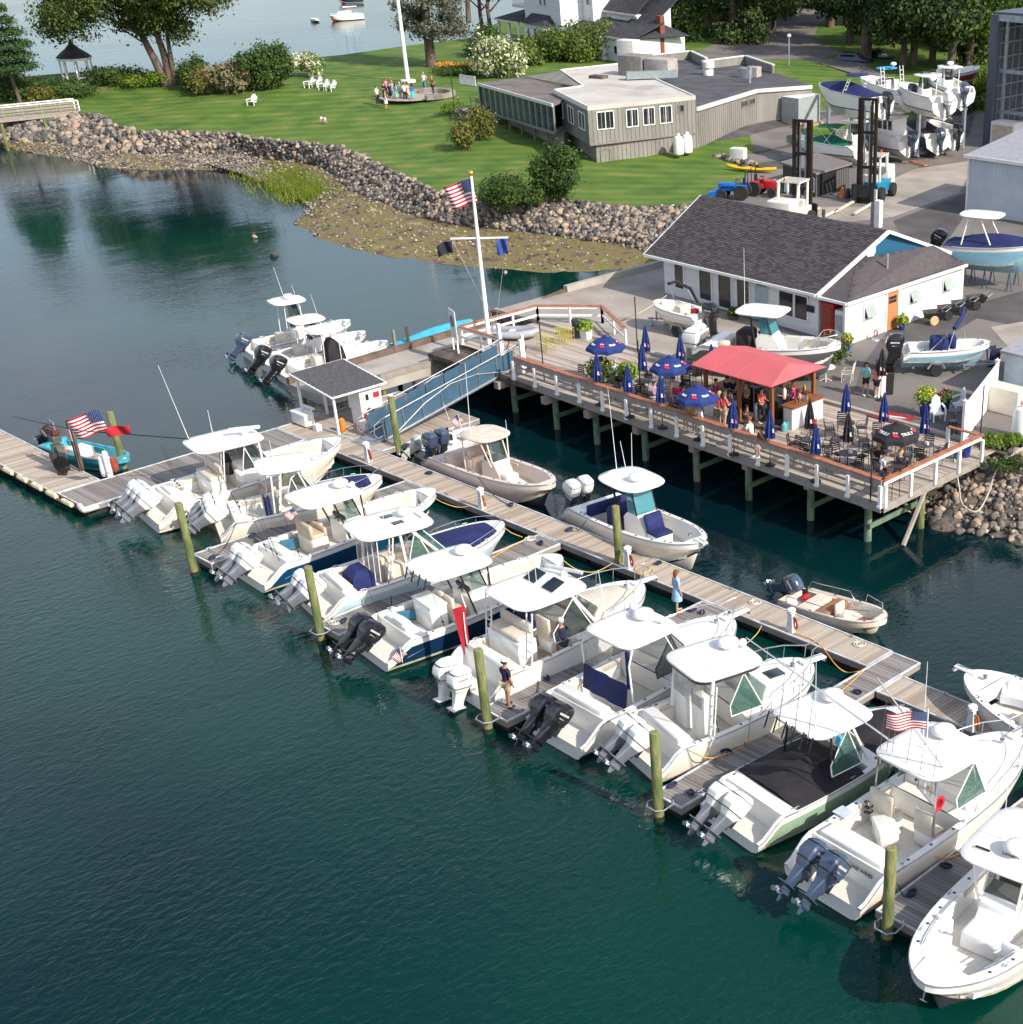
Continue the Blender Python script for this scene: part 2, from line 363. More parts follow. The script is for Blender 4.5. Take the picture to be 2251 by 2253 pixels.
def mow():
 t=grass.node_tree;n=t.nodes.new;l=t.links.new;b=t.nodes['Principled BSDF'];src=b.inputs['Base Color'].links[0].from_socket
 g=n('ShaderNodeTexCoord');mp=n('ShaderNodeMapping');mp.inputs['Rotation'].default_value=(0,0,R_(50));l(g.outputs['Object'],mp.inputs[0]);wv=n('ShaderNodeTexWave');wv.inputs['Scale'].default_value=.16;wv.inputs['Distortion'].default_value=1.2;wv.inputs['Detail'].default_value=2;wv.bands_direction='X';l(mp.outputs[0],wv.inputs['Vector'])
 r=n('ShaderNodeMapRange');r.inputs['From Min'].default_value=.3;r.inputs['From Max'].default_value=.7;r.inputs['To Min'].default_value=.88;r.inputs['To Max'].default_value=1.1;l(wv.outputs['Fac'],r.inputs['Value'])
 m=n('ShaderNodeVectorMath');m.operation='SCALE';l(src,m.inputs[0]);l(r.outputs[0],m.inputs['Scale']);l(m.outputs[0],b.inputs['Base Color'])
mow()
wildgrass=varied('dark rough grass',[(.03,.06,.01),(.05,.095,.015),(.07,.11,.02)],.9,vs=.4,bump=.5,bs=5,detail=8)  # rough bank grass, darker than the mown lawn
rockg=varied('gravel under stones',[(.06,.055,.055),(.12,.105,.10),(.20,.16,.13)],.9,vs=2.2,bump=.8,bs=6)
mud=varied('algae mud flat',[(.08,.055,.035),(.18,.125,.065),(.17,.135,.05),(.13,.125,.025),(.29,.22,.14)],.85,vs=.8,bump=1,bs=5,detail=10,pos=[.34,.44,.52,.6,.7])
cobble=varied('cobble beach',[(.09,.07,.055),(.20,.15,.11),(.31,.24,.18)],.85,vs=2.5,bump=1,bs=4,detail=6)
und=[Vector((p.x,p.y,-1.2))+Vector((0.9,-2.2,0)) for p in wat]
rev,_=strip('revetment_slope',[top,toe],rockg,220,.12,per=5)
flat,_=strip('mudflat',[toe,wat,und],mud,220,.10,per=7)
FAR=[(1120,60),(1035,108),(883,128),(750,148),(640,158),(400,180),(300,188),(190,185),(60,196),(-200,210)]
far=[at(x,y,2.6) for x,y in FAR]
lo=[(p.x,p.y) for p in top]
ol=lo+[(-15,34),(-11.2,29),(-10.9,15.1),(22,15.1),(24.5,19),(40,24),(80,40),(120,260),(-60,330),(-150,230)]+[(p.x,p.y) for p in far]
def up_h(u,v):return lawn_h(u,v)-.004
lawn=sheet('lawn',ol,up_h,4.,grass)
strip('far_bank',[[Vector((p.x,p.y,lawn_h(p.x,p.y))) for p in far],[Vector((p.x-2.5,p.y+3,-.5)) for p in far]],wildgrass,60,.1,per=2)
asphalt=varied('asphalt',[(.12,.107,.10),(.165,.148,.138),(.21,.19,.175)],.9,vs=.25,bump=.25,bs=40,detail=8)
asphd=varied('dark gravel',[(.05,.047,.047),(.075,.07,.07),(.12,.11,.105)],.95,vs=.5,bump=.8,bs=25,detail=8)
concy=varied('yard concrete',[(.24,.21,.18),(.33,.29,.25),(.40,.355,.31)],.9,vs=.35,bump=.2,bs=20,detail=7)
yard=[at(1435,578,2.2),at(1528,470,2.2)]
ya=[(-10.9,15.1),(-11.2,29),(-13,33),(-13,44),(-24,47),(-24,50),(-29,58),(-34,60),(-38,64),(-38,90),(-46,96),(-60,101)]
rd=[at(1510,150,3.),at(1600,90,3.3),at(1640,40,3.6),at(1660,8,3.8),at(1900,8,3.8),at(1800,60,3.5),at(1790,100,3.2),at(1850,135,3.)]
yb=ya+[(p.x,p.y) for p in rd]+[(-35,92),(-18,86),(5,90),(40,90),(75,70),(60,33),(33,22),(25.5,21),(23.5,15.1)]
sheet('yard_asphalt',yb,lambda u,v:lawn_h(u,v)+.004,4.,asphalt)
def flatsheet(name,pts,z,m,t=None):
 q=MB();q.prism([(p[0],p[1]) for p in pts],z-.03,z,0);o=q.build(name,m);o['kind']='structure';return o
sheet('gravel_area',[V3[:2] for V3 in (atl(1528,322),atl(1545,330),atl(1570,345),at(1600,352,2.2),at(1640,372,2.2),at(1800,370,2.2),at(2035,350,2.2),at(2130,300,2.2),at(2150,225,2.2),at(1880,240,2.2),atl(1790,250),atl(1720,262),atl(1640,285))],lambda u,v:lawn_h(u,v)+.012,2.5,asphd)
flatsheet('concrete_apron',[at(2013,372,2.2),at(2150,352,2.2),at(2110,425,2.2),at(1962,478,2.2),at(1850,430,2.2),at(1950,400,2.2)],2.216,concy)
flatsheet('concrete_strip',[at(1700,505,2.2),at(1962,478,2.2),at(1900,455,2.2),at(1640,455,2.2)],2.212,concy)
flatsheet('asphalt_patch',[at(1965,486,2.2),at(2126,424,2.2),at(2126,470,2.2),at(2064,560,2.2),at(2000,548,2.2)],2.213,varied('fresh asphalt',[(.06,.055,.055),(.085,.078,.078),(.11,.10,.10)],.9,vs=.4,bump=.2,bs=30))
flatsheet('asphalt_patch',[at(1960,720,2.2),at(2251,640,2.2),at(2251,720,2.2),at(2150,700,2.2),at(1990,800,2.2),at(1880,860,2.2),at(1900,800,2.2)],2.213,MC['fresh asphalt'])
flatsheet('concrete_pad',[at(2180,720,2.2),at(2240,790,2.2),at(2330,760,2.2),at(2300,700,2.2)],2.216,concy)
flatsheet('wharf_apron',[(-10.85,15.15),(-11.1,28.9),(-9,32),(-5.8,24.2),(9.3,22.45),(5.2,15.15)],2.22,concy)
q=MB();q.quad((-10.8,1.4,1.35),(-7.3,1.4,1.35),(-7.3,15.2,1.55),(-10.8,15.2,1.55));q.quad((-10.8,15.15,1.55),(-7.3,15.15,1.55),(-7.3,21,2.225),(-10.8,24,2.225))
q.quad((-10.8,1.4,.9),(-10.8,15.2,.9),(-10.8,15.2,1.55),(-10.8,1.4,1.35))
q.quad((-7.3,1.4,.9),(-7.3,15.2,.9),(-7.3,15.2,1.55),(-7.3,1.4,1.35));q.quad((-10.8,1.4,.9),(-7.3,1.4,.9),(-7.3,1.4,1.35),(-10.8,1.4,1.35));q.quad((-10.8,1.4,.9),(-7.3,1.4,.9),(-7.3,15.2,.9),(-10.8,15.2,.9))
o=q.build('wharf_ramp',concrete);o['kind']='structure'
q=MB()
q.box((6.5,15.25,.45),(35.5,.3,3.45));q.box((-11.0,22,.4),(.3,14,3.4));q.box((24,17.3,.4),(.3,4.4,3.3),rz=.0)
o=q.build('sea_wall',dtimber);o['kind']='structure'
q=MB();q.box((5.7,15.28,2.27),(33,.25,.14));o=q.build('yard_edge_beam',concrete);o['kind']='structure'
tb=thing('wharf_kerb','rust-brown timber kerb along the water side of the concrete wharf','kerb',(0,0,0))
for a,b,z0,z1 in((1.4,8,1.35,1.45),(8,15.1,1.45,1.55),(15.1,20.5,1.55,2.1)):
 q=MB();q.box((0,0,0),(.28,b-a-.02,.3));q.build('beam',varied('rusty timber',[(.07,.055,.045),(.13,.09,.07),(.19,.13,.10)],.9,vs=1,bump=.6,bs=9),tb,loc=(-10.68,(a+b)/2,(z0+z1)/2+.15),rot=(math.atan2(z1-z0,b-a),0,0))
q=MB();q.box((-10.7,24.6,2.35),(.35,8,.45));tag(q.build('concrete_kerb',concrete),'pale concrete kerb wall between the wharf and the mudflat','kerb')
tb=thing('wharf_beam','heavy dark timber beam along the float side of the concrete wharf','beam')
for k in range(4):
 q=MB();q.box((0,0,0),(.3,3.3,.28));q.build('beam',timber,tb,loc=(-7.42,3.1+3.32*k,1.48+.05*k))
pc=thing('wharf_piles','row of timber piles carrying the concrete wharf','piles')
for k in range(5):
 for uu in(-10.5,-7.6):
  q=MB();q.cyl((uu,2+3*k,-2),(uu,2+3*k,1.3),.14,n=8);q.build('pile',green_pile,pc,smooth=40)
RT_=[(1958,1050),(2020,1040),(2090,1020),(2165,975),(2230,955),(2330,930),(2450,900)]
RW=[(1975,1085),(1995,1130),(2050,1160),(2106,1164),(2180,1182),(2260,1200),(2400,1230)]
rt=[Vector((21.,15.3,1.9)),Vector((23.9,15.4,2.0)),Vector((24.6,17.5,2.2)),at(2290,945,2.2),at(2400,915,2.2)]
rw=[Vector((20.5,12.5,-.05)),at(2010,1130,0),at(2060,1162,0),at(2180,1182,0),at(2400,1230,0)]
ru=[p+Vector((-.5,-3,-1.5)) for p in rw]
strip('rocky_bank',[rt,rw,ru],mat('bank rubble',(.10,.085,.07),.9,var=.4,vs=3,bump=.8,bs=8),80,.25,per=6)
stone_m=varied('granite stones',[(.04,.036,.036),(.12,.11,.105),(.25,.215,.18),(.36,.28,.20),(.50,.42,.33)],.85,vs=1.5,bump=.5,bs=6,island=True,pos=[.28,.44,.6,.73,.82])
stone_o=varied('granite boulder',[(.06,.055,.052),(.15,.135,.12),(.25,.21,.175),(.36,.25,.17),(.46,.38,.30)],.85,vs=1.5,bump=.5,bs=6,objinfo=True,pos=[.3,.44,.58,.70,.8])
def ico(k):
 import bmesh
 bm=bmesh.new();bmesh.ops.create_icosphere(bm,subdivisions=k,radius=1);v=np.array([x.co[:] for x in bm.verts]);f=np.array([[a.index for a in q.verts] for q in bm.faces]);bm.free();return v,f
IV,IF=ico(1);JV,JF=ico(2)
def boulder(seed,v):
 rs=np.random.RandomState(seed);v=v.copy()
 for _ in range(9):
  d=rs.normal(size=3);d/=np.linalg.norm(d);k=v@d;lim=rs.uniform(.42,.78);v-=np.outer(np.maximum(0,k-lim),d)
 return v*(1.1,.85,.72)
BV=[boulder(i,IV) for i in range(8)]
bme=[npmesh('boulder',boulder(i+20,JV),JF,stone_o) for i in range(8)]
def stones_np(P3,S3,seed=1):
 rs=np.random.RandomState(seed);n=len(P3);V=[];F=[]
 for i in range(n):
  b=BV[rs.randint(8)]*S3[i];a=rs.uniform(0,2*PI);c,s=math.cos(a),math.sin(a)
  b=b@np.array([[c,-s,0],[s,c,0],[0,0,1]]);V.append(b+P3[i]);F.append(IF+12*i)
 return np.concatenate(V),np.concatenate(F)
def scatter(rowsA,rowsB,n,smin,smax,rs,bias=1.,jit=.1,cols=200,hz=.1):
 A=resample(rowsA,cols);B=resample(rowsB,cols);o=[]
 w=np.array([(A[j]-B[j]).length for j in range(cols)])*np.array([(A[min(j+1,cols-1)]-A[max(0,j-1)]).length+(B[min(j+1,cols-1)]-B[max(0,j-1)]).length for j in range(cols)]);w/=w.sum()
 J=rs.choice(cols-1,n,p=w[:-1]/w[:-1].sum())
 for j in J:
  f=rs.rand();t=rs.rand()**bias;p=A[j].lerp(A[j+1],f).lerp(B[j].lerp(B[j+1],f),t);s=smin+(smax-smin)*rs.rand()**2.2
  o.append((p.x+rs.normal()*jit,p.y+rs.normal()*jit,p.z+hz*s,s,t,j/cols))
 return o
def bank(name,label,A,B,n,smin,smax,nbig,seed,cat='rocks'):
 rs=np.random.RandomState(seed);L=scatter(A,B,n,smin,smax,rs)
 L.sort(key=lambda q:-q[3]/math.dist(q[:3],CAM));big=L[:nbig];sm=L[nbig:]
 t=thing(name,label,cat)
 for q in big:
  o=mk('stone',bme[rs.randint(8)],t,loc=(q[0],q[1],q[2]),rot=(rs.uniform(-.4,.4),rs.uniform(-.4,.4),rs.uniform(0,6)));o.scale=(q[3],)*3
 V,F=stones_np(np.array([q[:3] for q in sm]),np.array([q[3] for q in sm]),seed)
 o=mk('loose_stones',npmesh('loose_stones',V,F,stone_m),t);o['kind']='stuff';return t
bank('rock_revetment','long sloping bank of grey and pink granite stones below the lawn',top[8:],toe[8:],11000,.08,.40,290,5)
bank('rock_revetment','dark rock bank under the footbridge at the left edge',top[:9],toe[:9],2200,.14,.6,90,6)
bank('rocky_bank_stones','pale brown boulders of the bank beside the deck corner',rt,[Vector(p)+Vector((0,0,.05)) for p in rw],1500,.09,.33,200,8)
rs=np.random.RandomState(11)
L=scatter(toe[8:],wat[8:],3200,.04,.2,rs)+scatter(toe[2:12],wat[2:12],6000,.06,.22,rs)
V,F=stones_np(np.array([q[:3] for q in L]),np.array([q[3] for q in L]),12)
o=mk('beach_cobbles',npmesh('beach_cobbles',V,F,stone_m));tag(o,'scattered cobbles and small rocks on the mudflat at low tide','cobbles',kind='stuff')
for (x,y,s_) in((985,540,.55),(602,559,.35),(1112,600,.2),(560,520,.2),(880,528,.4),(1060,545,.4),(930,500,.5),(785,495,.35),(820,470,.5),(1020,470,.7),(1180,505,.5)):
 p=at(x,y,.15 if y<560 else 0.0);o=mk('boulder',bme[int(x)%8],None,loc=p,rot=(0,0,x));o.scale=(s_*1.2,)*3
 tag(o,'dark wet boulder lying alone on the mudflat','boulder','lone boulders on the mudflat')
# ================================================================ floating docks
cleat_mb=MB();cleat_mb.box((0,0,.03),(.05,.05,.06));cleat_mb.path([(-.14,0,.07),(-.07,0,.085),(.07,0,.085),(.14,0,.07)],.018,5)
cleat_me=cleat_mb.mesh('cleat',galv)
dockedge=mat('pale dock edge',(.50,.51,.53),.6,var=.25,vs=2)
def dock(label,u0,u1,v0,v1,along,z=.5,m=deckw,cleats=(),floats=True,pitch=.145):
 t=thing('floating_dock',label,'dock',((u0+u1)/2,(v0+v1)/2,0));cu,cv=(u0+u1)/2,(v0+v1)/2
 q=MB();L=(u1-u0) if along=='u' else (v1-v0);n=int(L/pitch);p=L/n;e=.07
 for i in range(n):
  h=random.uniform(-.004,.004);c=-L/2+p*(i+.5)
  if along=='u':q.box((c,0,z-.02+h),(p-.014,(v1-v0)-2*e,.04))
  else:q.box((0,c,z-.02+h),((u1-u0)-2*e,p-.014,.04))
 o=q.build('planks',m,t);o['kind']='stuff'
 a,b=(u1-u0)/2,(v1-v0)/2
 for (c,d) in (((0,-b+e/2),(2*a,e)),((0,b-e/2),(2*a,e)),((-a+e/2,0),(e,2*b-2*e)),((a-e/2,0),(e,2*b-2*e))):
  q=MB();q.box((c[0],c[1],z+.005),(d[0],d[1],.05),0);q.box((c[0],c[1],z-.13),(d[0]*.998,d[1]-.012 if d[1]<.1 else d[1],.21),1)
  q.build('edge_board',[dockedge,timber],t)
 if floats:
  q=MB();k=int(L/1.6)
  for i in range(k):
   c=-L/2+L/k*(i+.5)
   s_=(L/k-.25,min(a,b)*2-.3,.45)
   if along=='u':q.box((c,0,.08),s_)
   else:q.box((0,c,.08),(s_[1],s_[0],.45))
  q.build('float_block',rubber,t)
 for (x,y,r) in cleats:mk('cleat',cleat_me,t,loc=(x-cu,y-cv,z+.03),rot=(0,0,r))
 return t
walk=dock('long main walkway of pale weathered planks crossing the marina',-7.5,29.78,-1.5,0,'u',cleats=[(x,-.12 if i%2 else -1.38,0) for i,x in enumerate((-1,2,6,9,12,16,19,22,26,28))])
dock('grey planked cross float where the main walkway makes its step',29.82,31.05,-12,-.05,'v',m=deckwb,cleats=[(30,-3.5,PI/2),(30.9,-5,PI/2),(30,-9,PI/2),(30.9,-11,PI/2)])
dock('walkway of pale planks running on to the right edge of the picture',31.09,52,-2.66,-1.2,'u',cleats=[(33,-1.3,0),(37,-1.3,0)])
dock('finger dock at the first mooring pile, between the navy-curtained white boat and the blue-hulled one',3.15,4.6,-12.1,-1.54,'v',m=deckwb,cleats=[(3.3,-11.4,PI/2),(4.4,-11.6,PI/2),(4.4,-8,PI/2)])
dock('finger dock between the pale blue boat and the dark blue boat',12.35,13.78,-12.3,-1.54,'v',m=deckwb,cleats=[(12.5,-11.7,PI/2),(13.6,-11.7,PI/2),(13.6,-8,PI/2),(12.6,-2.5,PI/2)])
dock('finger dock that the man in khaki shorts stands on',21.85,23.2,-12.2,-1.54,'v',m=deckwb,cleats=[(22,-11.4,PI/2),(23.05,-11.4,PI/2),(22,-6,PI/2),(23,-2.4,PI/2)])
dock('finger dock nearest the camera at the right edge',38.4,40.0,-12,-2.7,'v',m=deckwb,cleats=[(38.6,-11,PI/2),(39.7,-11.3,PI/2),(38.6,-7.5,PI/2)])
dock('wide grey float joining the fuel dock to the hut platform',-7.5,-4.9,-12.65,-1.54,'v',m=deckwb)
dock('fuel dock of bleached planks reaching the left edge',-34,-7.54,-12.75,-10.6,'u')
dock('platform float under the dock hut and gangway foot',-7.5,-.8,.04,5.9,'v',m=deckw)
fend=mat('yellowed vinyl fender',(.58,.53,.36),.6,var=.15)
for k in range(9):
 x=-6.2-1.45*k
 q=MB();q.lathe([(.02,-.45),(.11,-.42),(.12,-.3),(.12,.3),(.11,.42),(.02,.45)],n=8);o=q.build('fender',fend,None,smooth=40,loc=(x,-12.82,.45),rot=(0,PI/2,0))
 tag(o,'long cream tube fender on the fuel dock face, %s from the dock corner'%ORD[k],'fender','fenders along the fuel dock face')
for k in range(4):
 x=-6.95-2.9*k
 q=MB();q.box((0,0,0),(.8,.05,.12));tag(q.build('rub_strip',mat('rust strip',(.42,.20,.04),.8,var=.3),loc=(x,-12.81,.35)),'orange-yellow rub strip on the fuel dock face, %s from the dock corner'%ORD[k],'rub strip','rub strips along the fuel dock face')
q=MB();q.path([(-.5,.1,0),(-.1,0,0),(.1,0,0),(.15,.15,0),(.15,.6,0)],.13,8);tag(q.build('corner_fender',mat('white vinyl',(.65,.64,.6),.6,var=.1),smooth=40,loc=(-4.95,-12.72,.45)),'white wrapped corner fender at the end of the fuel dock','fender')
def pile(u,v,zt,label,tilt=0,group=None,r=.155,m=green_pile,collar=None,ring=False,cap=False):
 t=thing('mooring_pile',label,'pile',(u,v,0),0,group)
 q=MB();q.path([(0,0,-1.5),(0,0,zt*.5),(0,0,zt-.03),(0,0,zt)],[r*1.08,r*1.03,r,r*.9],12);q.build('post',m,t,smooth=50)
 q=MB();q.lathe([(r*.95,0),(r*.9,.02),(.01,.03)],(0,0,zt-.01),12);q.build('pile_top',mat('cut pile top',(.22,.20,.09),.9,var=.3,vs=9) if not cap else wpaint,t)
 q=MB();q.lathe([(r*1.1,-.3),(r*1.12,.0),(r*1.1,.18)],(0,0,0),12);q.build('weed_band',mat('tide weed',(.02,.022,.01),.9,var=.4,vs=8,bump=.8,bs=12),t,smooth=50)
 if ring:
  q=MB();q.path([(r+.02,.45,0),(.32,.3,0),(.34,-.1,0),(.2,-.3,0),(-.2,-.3,0),(-.34,-.1,0),(-.32,.3,0),(-r,.45,0)],.028,6)
  q.build('pile_guide',galv,t,smooth=50,loc=(0,0,.55))
 return t
P_=[('thick green mooring pile beside the first big white boat',3.98,-12.55,False),('mooring pile with a pale worn top left of the black outboards',12.97,-12.55,True),('mooring pile next to the man in khaki shorts',22.54,-12.5,True),('mooring pile at the end of the cross float',30.43,-12.35,True),('stout mooring pile in the lower right by the slate-blue outboards',39.08,-12.35,True)]
for l,u,v,rg in P_:pile(u,v,3.1,l,ring=rg)
pile(*at(1012*0+879,1003,0)[:2],3.0,'white-capped mooring pile at the foot of the gangway',cap=True)
pile(*at(1364,1262,0)[:2],2.9,'mooring pile behind the walkway power pedestal near the dark-seated boat')
pile(*at(275,1038,0)[:2],2.9,'mooring pile rising behind the turquoise skiff')
ped=None
def pedestal(px_,py_,label,cord):
 p=at(px_,py_,.51)
 t=thing('power_pedestal',label,'pedestal',p,0,'white power pedestals on the walkway')
 q=MB();q.box((0,0,.28),(.30,.24,.56),taper=.7);q.build('base',wpaint,t)
 q=MB();q.box((0,0,.66),(.20,.17,.22));q.box((0,0,.76),(.27,.23,.03));q.build('meter_box',wpaint,t)
 q=MB();q.lathe([(.17,0),(.16,.06),(.05,.12),(.02,.14)],(0,0,.85),8);q.build('lamp_cap',wpaint,t,smooth=30)
 q=MB();q.lathe([(.09,0),(.09,.08)],(0,0,.775),8);q.build('lamp_glass',mat('lamp lens',(.6,.6,.6),.2,var=0),t)
 q=MB();rs=random.Random(px_)
 for k in range(3):q.path([(.2+.02*k,-.02,.62),(.26+.03*k,0,.3),(.22,.03,.08+.03*k),(.14,.02,.3),(.16,0,.6)],.022,5)
 q.build('hanging_cord',mat('cord '+cord,dict(red=(.45,.04,.02),orange=(.7,.2,.03))[cord],.5,var=.1),t,smooth=50)
 q=MB();q.box((.12,0,.6),(.05,.1,.1));q.build('socket',galv,t)
pedestal(811,1015,'white power pedestal with red-brown cord nearest the dock hut','red')
pedestal(1061,1118,'white power pedestal with orange cord beside the beige boat','orange')
pedestal(1383,1250,'white power pedestal with a bright red cord, half behind a pile','red')
pedestal(1741,1389,'white power pedestal beside the small open skiff with red fuel tanks','red')
pedestal(2136,1606,'white power pedestal near the right edge with orange cord','orange')
ropec=mat('yellow rope',(.62,.42,.12),.8,var=.15);rope_o=mat('orange cord',(.7,.33,.06),.6,var=.1);ropew=mat('white rope',(.6,.58,.5),.8,var=.1);ropeb=mat('navy rope',(.02,.025,.06),.8,var=.2)
def rope(label,pts,m,r=.017,cat='rope',grp=None):
 pts=[Vector(p) for p in pts];o=[]
 k=len(pts)
 for i in range(k-1):
  a,b,c,d=pts[max(0,i-1)],pts[i],pts[i+1],pts[min(k-1,i+2)]
  for s_ in range(6):
   f=s_/6;o.append(.5*((2*b)+(c-a)*f+(2*a-5*b+4*c-d)*f*f+(3*b-a-3*c+d)*f**3))
 o.append(pts[-1]);base=o[0].copy()
 q=MB();q.path([p-base for p in o],r,5);ob=q.build('rope' if cat!='cord' else 'shore_power_line',m,None,smooth=60,loc=base);tag(ob,label,cat,grp);return ob
rope('yellow mooring line sagging from the walkway to the blue-hulled boat bow',[at(951,1092,1.2),at(975,1106,.8),at(1010,1116,.45),at(1045,1111,.55)],ropec)
rope('yellow line from the walkway to the bow of the boat with the tan bow seats',[at(1235,1230,1.2),at(1270,1253,.6),at(1310,1258,.4),at(1350,1238,.55)],ropec)
rope('pale mooring line looping from the white anchor pulpit to the walkway',[at(1601,1362,1.4),at(1612,1400,.5),at(1640,1415,.3),at(1665,1395,.45),at(1676,1376,.55)],ropec)
rope('orange cord lying along the cross float and up the walkway',[at(1745,1392,.53),at(1800,1415,.53),at(1838,1462,.53),at(1862,1479,.3),at(1885,1478,.53),at(1895,1480,.53),at(1850,1520,.53),at(1810,1540,.53)],rope_o,.02,'cord')
rope('orange power cord crossing the nearest finger dock',[at(2021,1871,1.1),at(2080,1888,.6),at(2130,1868,.53),at(2180,1838,.53),at(2250,1793,.53)],rope_o,.022,'cord')
rope('orange cord along the finger beside the black-covered boat',[at(1655,1628,.53),at(1615,1652,.53),at(1560,1668,.8),at(1510,1648,1.1)],rope_o,.018,'cord')
rope('orange cord along the finger dock of the dark blue boat',[at(1155,1187,.53),at(1120,1205,.53),at(1075,1232,.53)],rope_o,.02,'cord')
rope('coiled tan line heaped on the walkway by the red-corded pedestal',[at(1395,1250,.54),at(1415,1262,.55),at(1430,1248,.56),at(1405,1243,.56),at(1400,1260,.56),at(1428,1266,.56),at(1440,1252,.55)],ropec)
rope('yellow line from the bow of the pale blue boat to the walkway',[at(1107,1158,1.2),at(1125,1172,.8),at(1150,1182,.6)],ropec)
for ci,(x,y) in enumerate(((467,1229),(555,1180),(943,1042),(1124,1112),(1252,1167),(1386,1215),(1450,1240),(1203,1493),(1600,1655),(1520,1745),(1478,1730),(2080,1907),(2006,1968),(1820,1503),(1885,1524),(756,1368),(860,1340),(1190,1197),(1525,1343),(1545,1348),(2186,1845))):
 q=MB()
 for k in range(3):q.path([(.16*math.cos(a)+.02*k,.09*math.sin(a),.02+.025*k) for a in [i*PI/4 for i in range(9)]],.024,5)
 tag(q.build('rope_coil',ropeb,None,smooth=60,loc=at(x,y,.53),rot=(0,0,x)),'dark rope round the cleat '+('at the tip of the first finger dock','midway along the first finger dock','on the walkway above the navy-covered bow','on the walkway below the beige boat bow','on the walkway at the stern of the navy-seated boat','on the walkway by the red-corded pedestal','on the walkway ahead of the navy-seated boat','on the finger dock behind the man in khaki','partway along the cross float','near the end of the cross float, inner side','at the end of the cross float by the pile','on the nearest finger dock, middle','on the nearest finger dock, by its pile','on the cross float by the yellow cord','on the cross float opposite the yellow cord','on the second finger dock, by the pile','on the second finger dock, beside the blue boat','at the root of the second finger dock','behind the woman in the tunic, left one','behind the woman in the tunic, right one','on the nearest finger dock, far end')[ci],'rope','dark ropes on the dock cleats')
for ci,(x,y) in enumerate(((1165,1186),(735,1370),(1660,1325),(1890,1417))):
 q=MB();q.path([((.05+.012*k)*math.cos(k*.8),(.05+.012*k)*math.sin(k*.8),.015) for k in range(20)],.02,5)
 tag(q.build('coiled_rope',ropew,None,smooth=60,loc=at(x,y,.53)),'flat spiral coil of white rope '+('at the root of the second finger dock','by the pile of the second finger dock','on the walkway near the small skiff stern','on the walkway off the small skiff bow')[ci],'rope','white spiral rope coils')
# ================================================================ gangway
gw=thing('gangway','blue-sided metal gangway sloping from the deck down to the float','gangway')
A=Vector((-2.4,.9,.56));B=Vector((-2.4,9.2,2.15))
def gp(x,t,h):
 p=A.lerp(B,t);return (p.x+x,p.y,p.z+h)
q=MB();q.add([gp(-.65,0,0),gp(.65,0,0),gp(.65,1,0),gp(-.65,1,0),gp(-.65,0,-.08),gp(.65,0,-.08),gp(.65,1,-.08),gp(-.65,1,-.08)],[(0,1,2,3),(7,6,5,4),(0,4,5,1),(1,5,6,2),(2,6,7,3),(3,7,4,0)]);q.build('tread_plate',mat('blue-grey tread',(.10,.15,.22),.6,var=.1),gw)
bluemesh=mat('blue mesh panel',(.045,.10,.155),.5,var=.12,vs=2)
for s_ in(-1,1):
 for i in range(7):
  t0,t1=i/7+.006,(i+1)/7-.006
  q=MB();q.add([gp(s_*.66,t0,.08),gp(s_*.66,t1,.08),gp(s_*.66,t1,.95),gp(s_*.66,t0,.95),gp(s_*.645,t0,.08),gp(s_*.645,t1,.08),gp(s_*.645,t1,.95),gp(s_*.645,t0,.95)],[(0,1,2,3),(7,6,5,4),(0,4,5,1),(1,5,6,2),(2,6,7,3),(3,7,4,0)]);q.build('side_panel',bluemesh,gw)
 for i in range(8):
  q=MB();q.cyl(gp(s_*.69,i/7,0),gp(s_*.69,i/7,1.08),.028,n=6);q.build('stanchion',alu,gw)
 q=MB();q.path([gp(s_*.69,-.02,1.1),gp(s_*.69,1.02,1.1)],.035,8);q.build('handrail',alu,gw,smooth=50)
 q=MB();q.path([gp(s_*.69,0,.05),gp(s_*.69,1,.05)],.05,6);q.build('side_beam',alu,gw)
 q=MB();q.path([gp(s_*.71,.08,.1),gp(s_*.71,.3,.75),gp(s_*.71,.5,1.0),gp(s_*.71,.7,.75),gp(s_*.71,.92,.1)],.03,6);q.build('arch_truss',alu,gw,smooth=50)
 q=MB();q.path([gp(s_*.69,0,1.1),gp(s_*.69,-.06,1.0),gp(s_*.69,-.07,.6),gp(s_*.69,-.05,.3),gp(s_*.69,0,.3)],.03,6);q.build('end_loop',alu,gw,smooth=50)
 q=MB();q.path([gp(s_*.69,1,1.1),gp(s_*.69,1.07,1.0),gp(s_*.69,1.1,.7),gp(s_*.69,1.07,.4),gp(s_*.69,1,.35)],.035,6);q.build('black_loop',black,gw,smooth=50)
q=MB();q.slab([(A.x-.62,A.y+.05,.6),(A.x+.62,A.y+.05,.6),(A.x+.62,A.y-1.1,.53),(A.x-.62,A.y-1.1,.53)],.02);q.build('toe_plate',galv,gw)
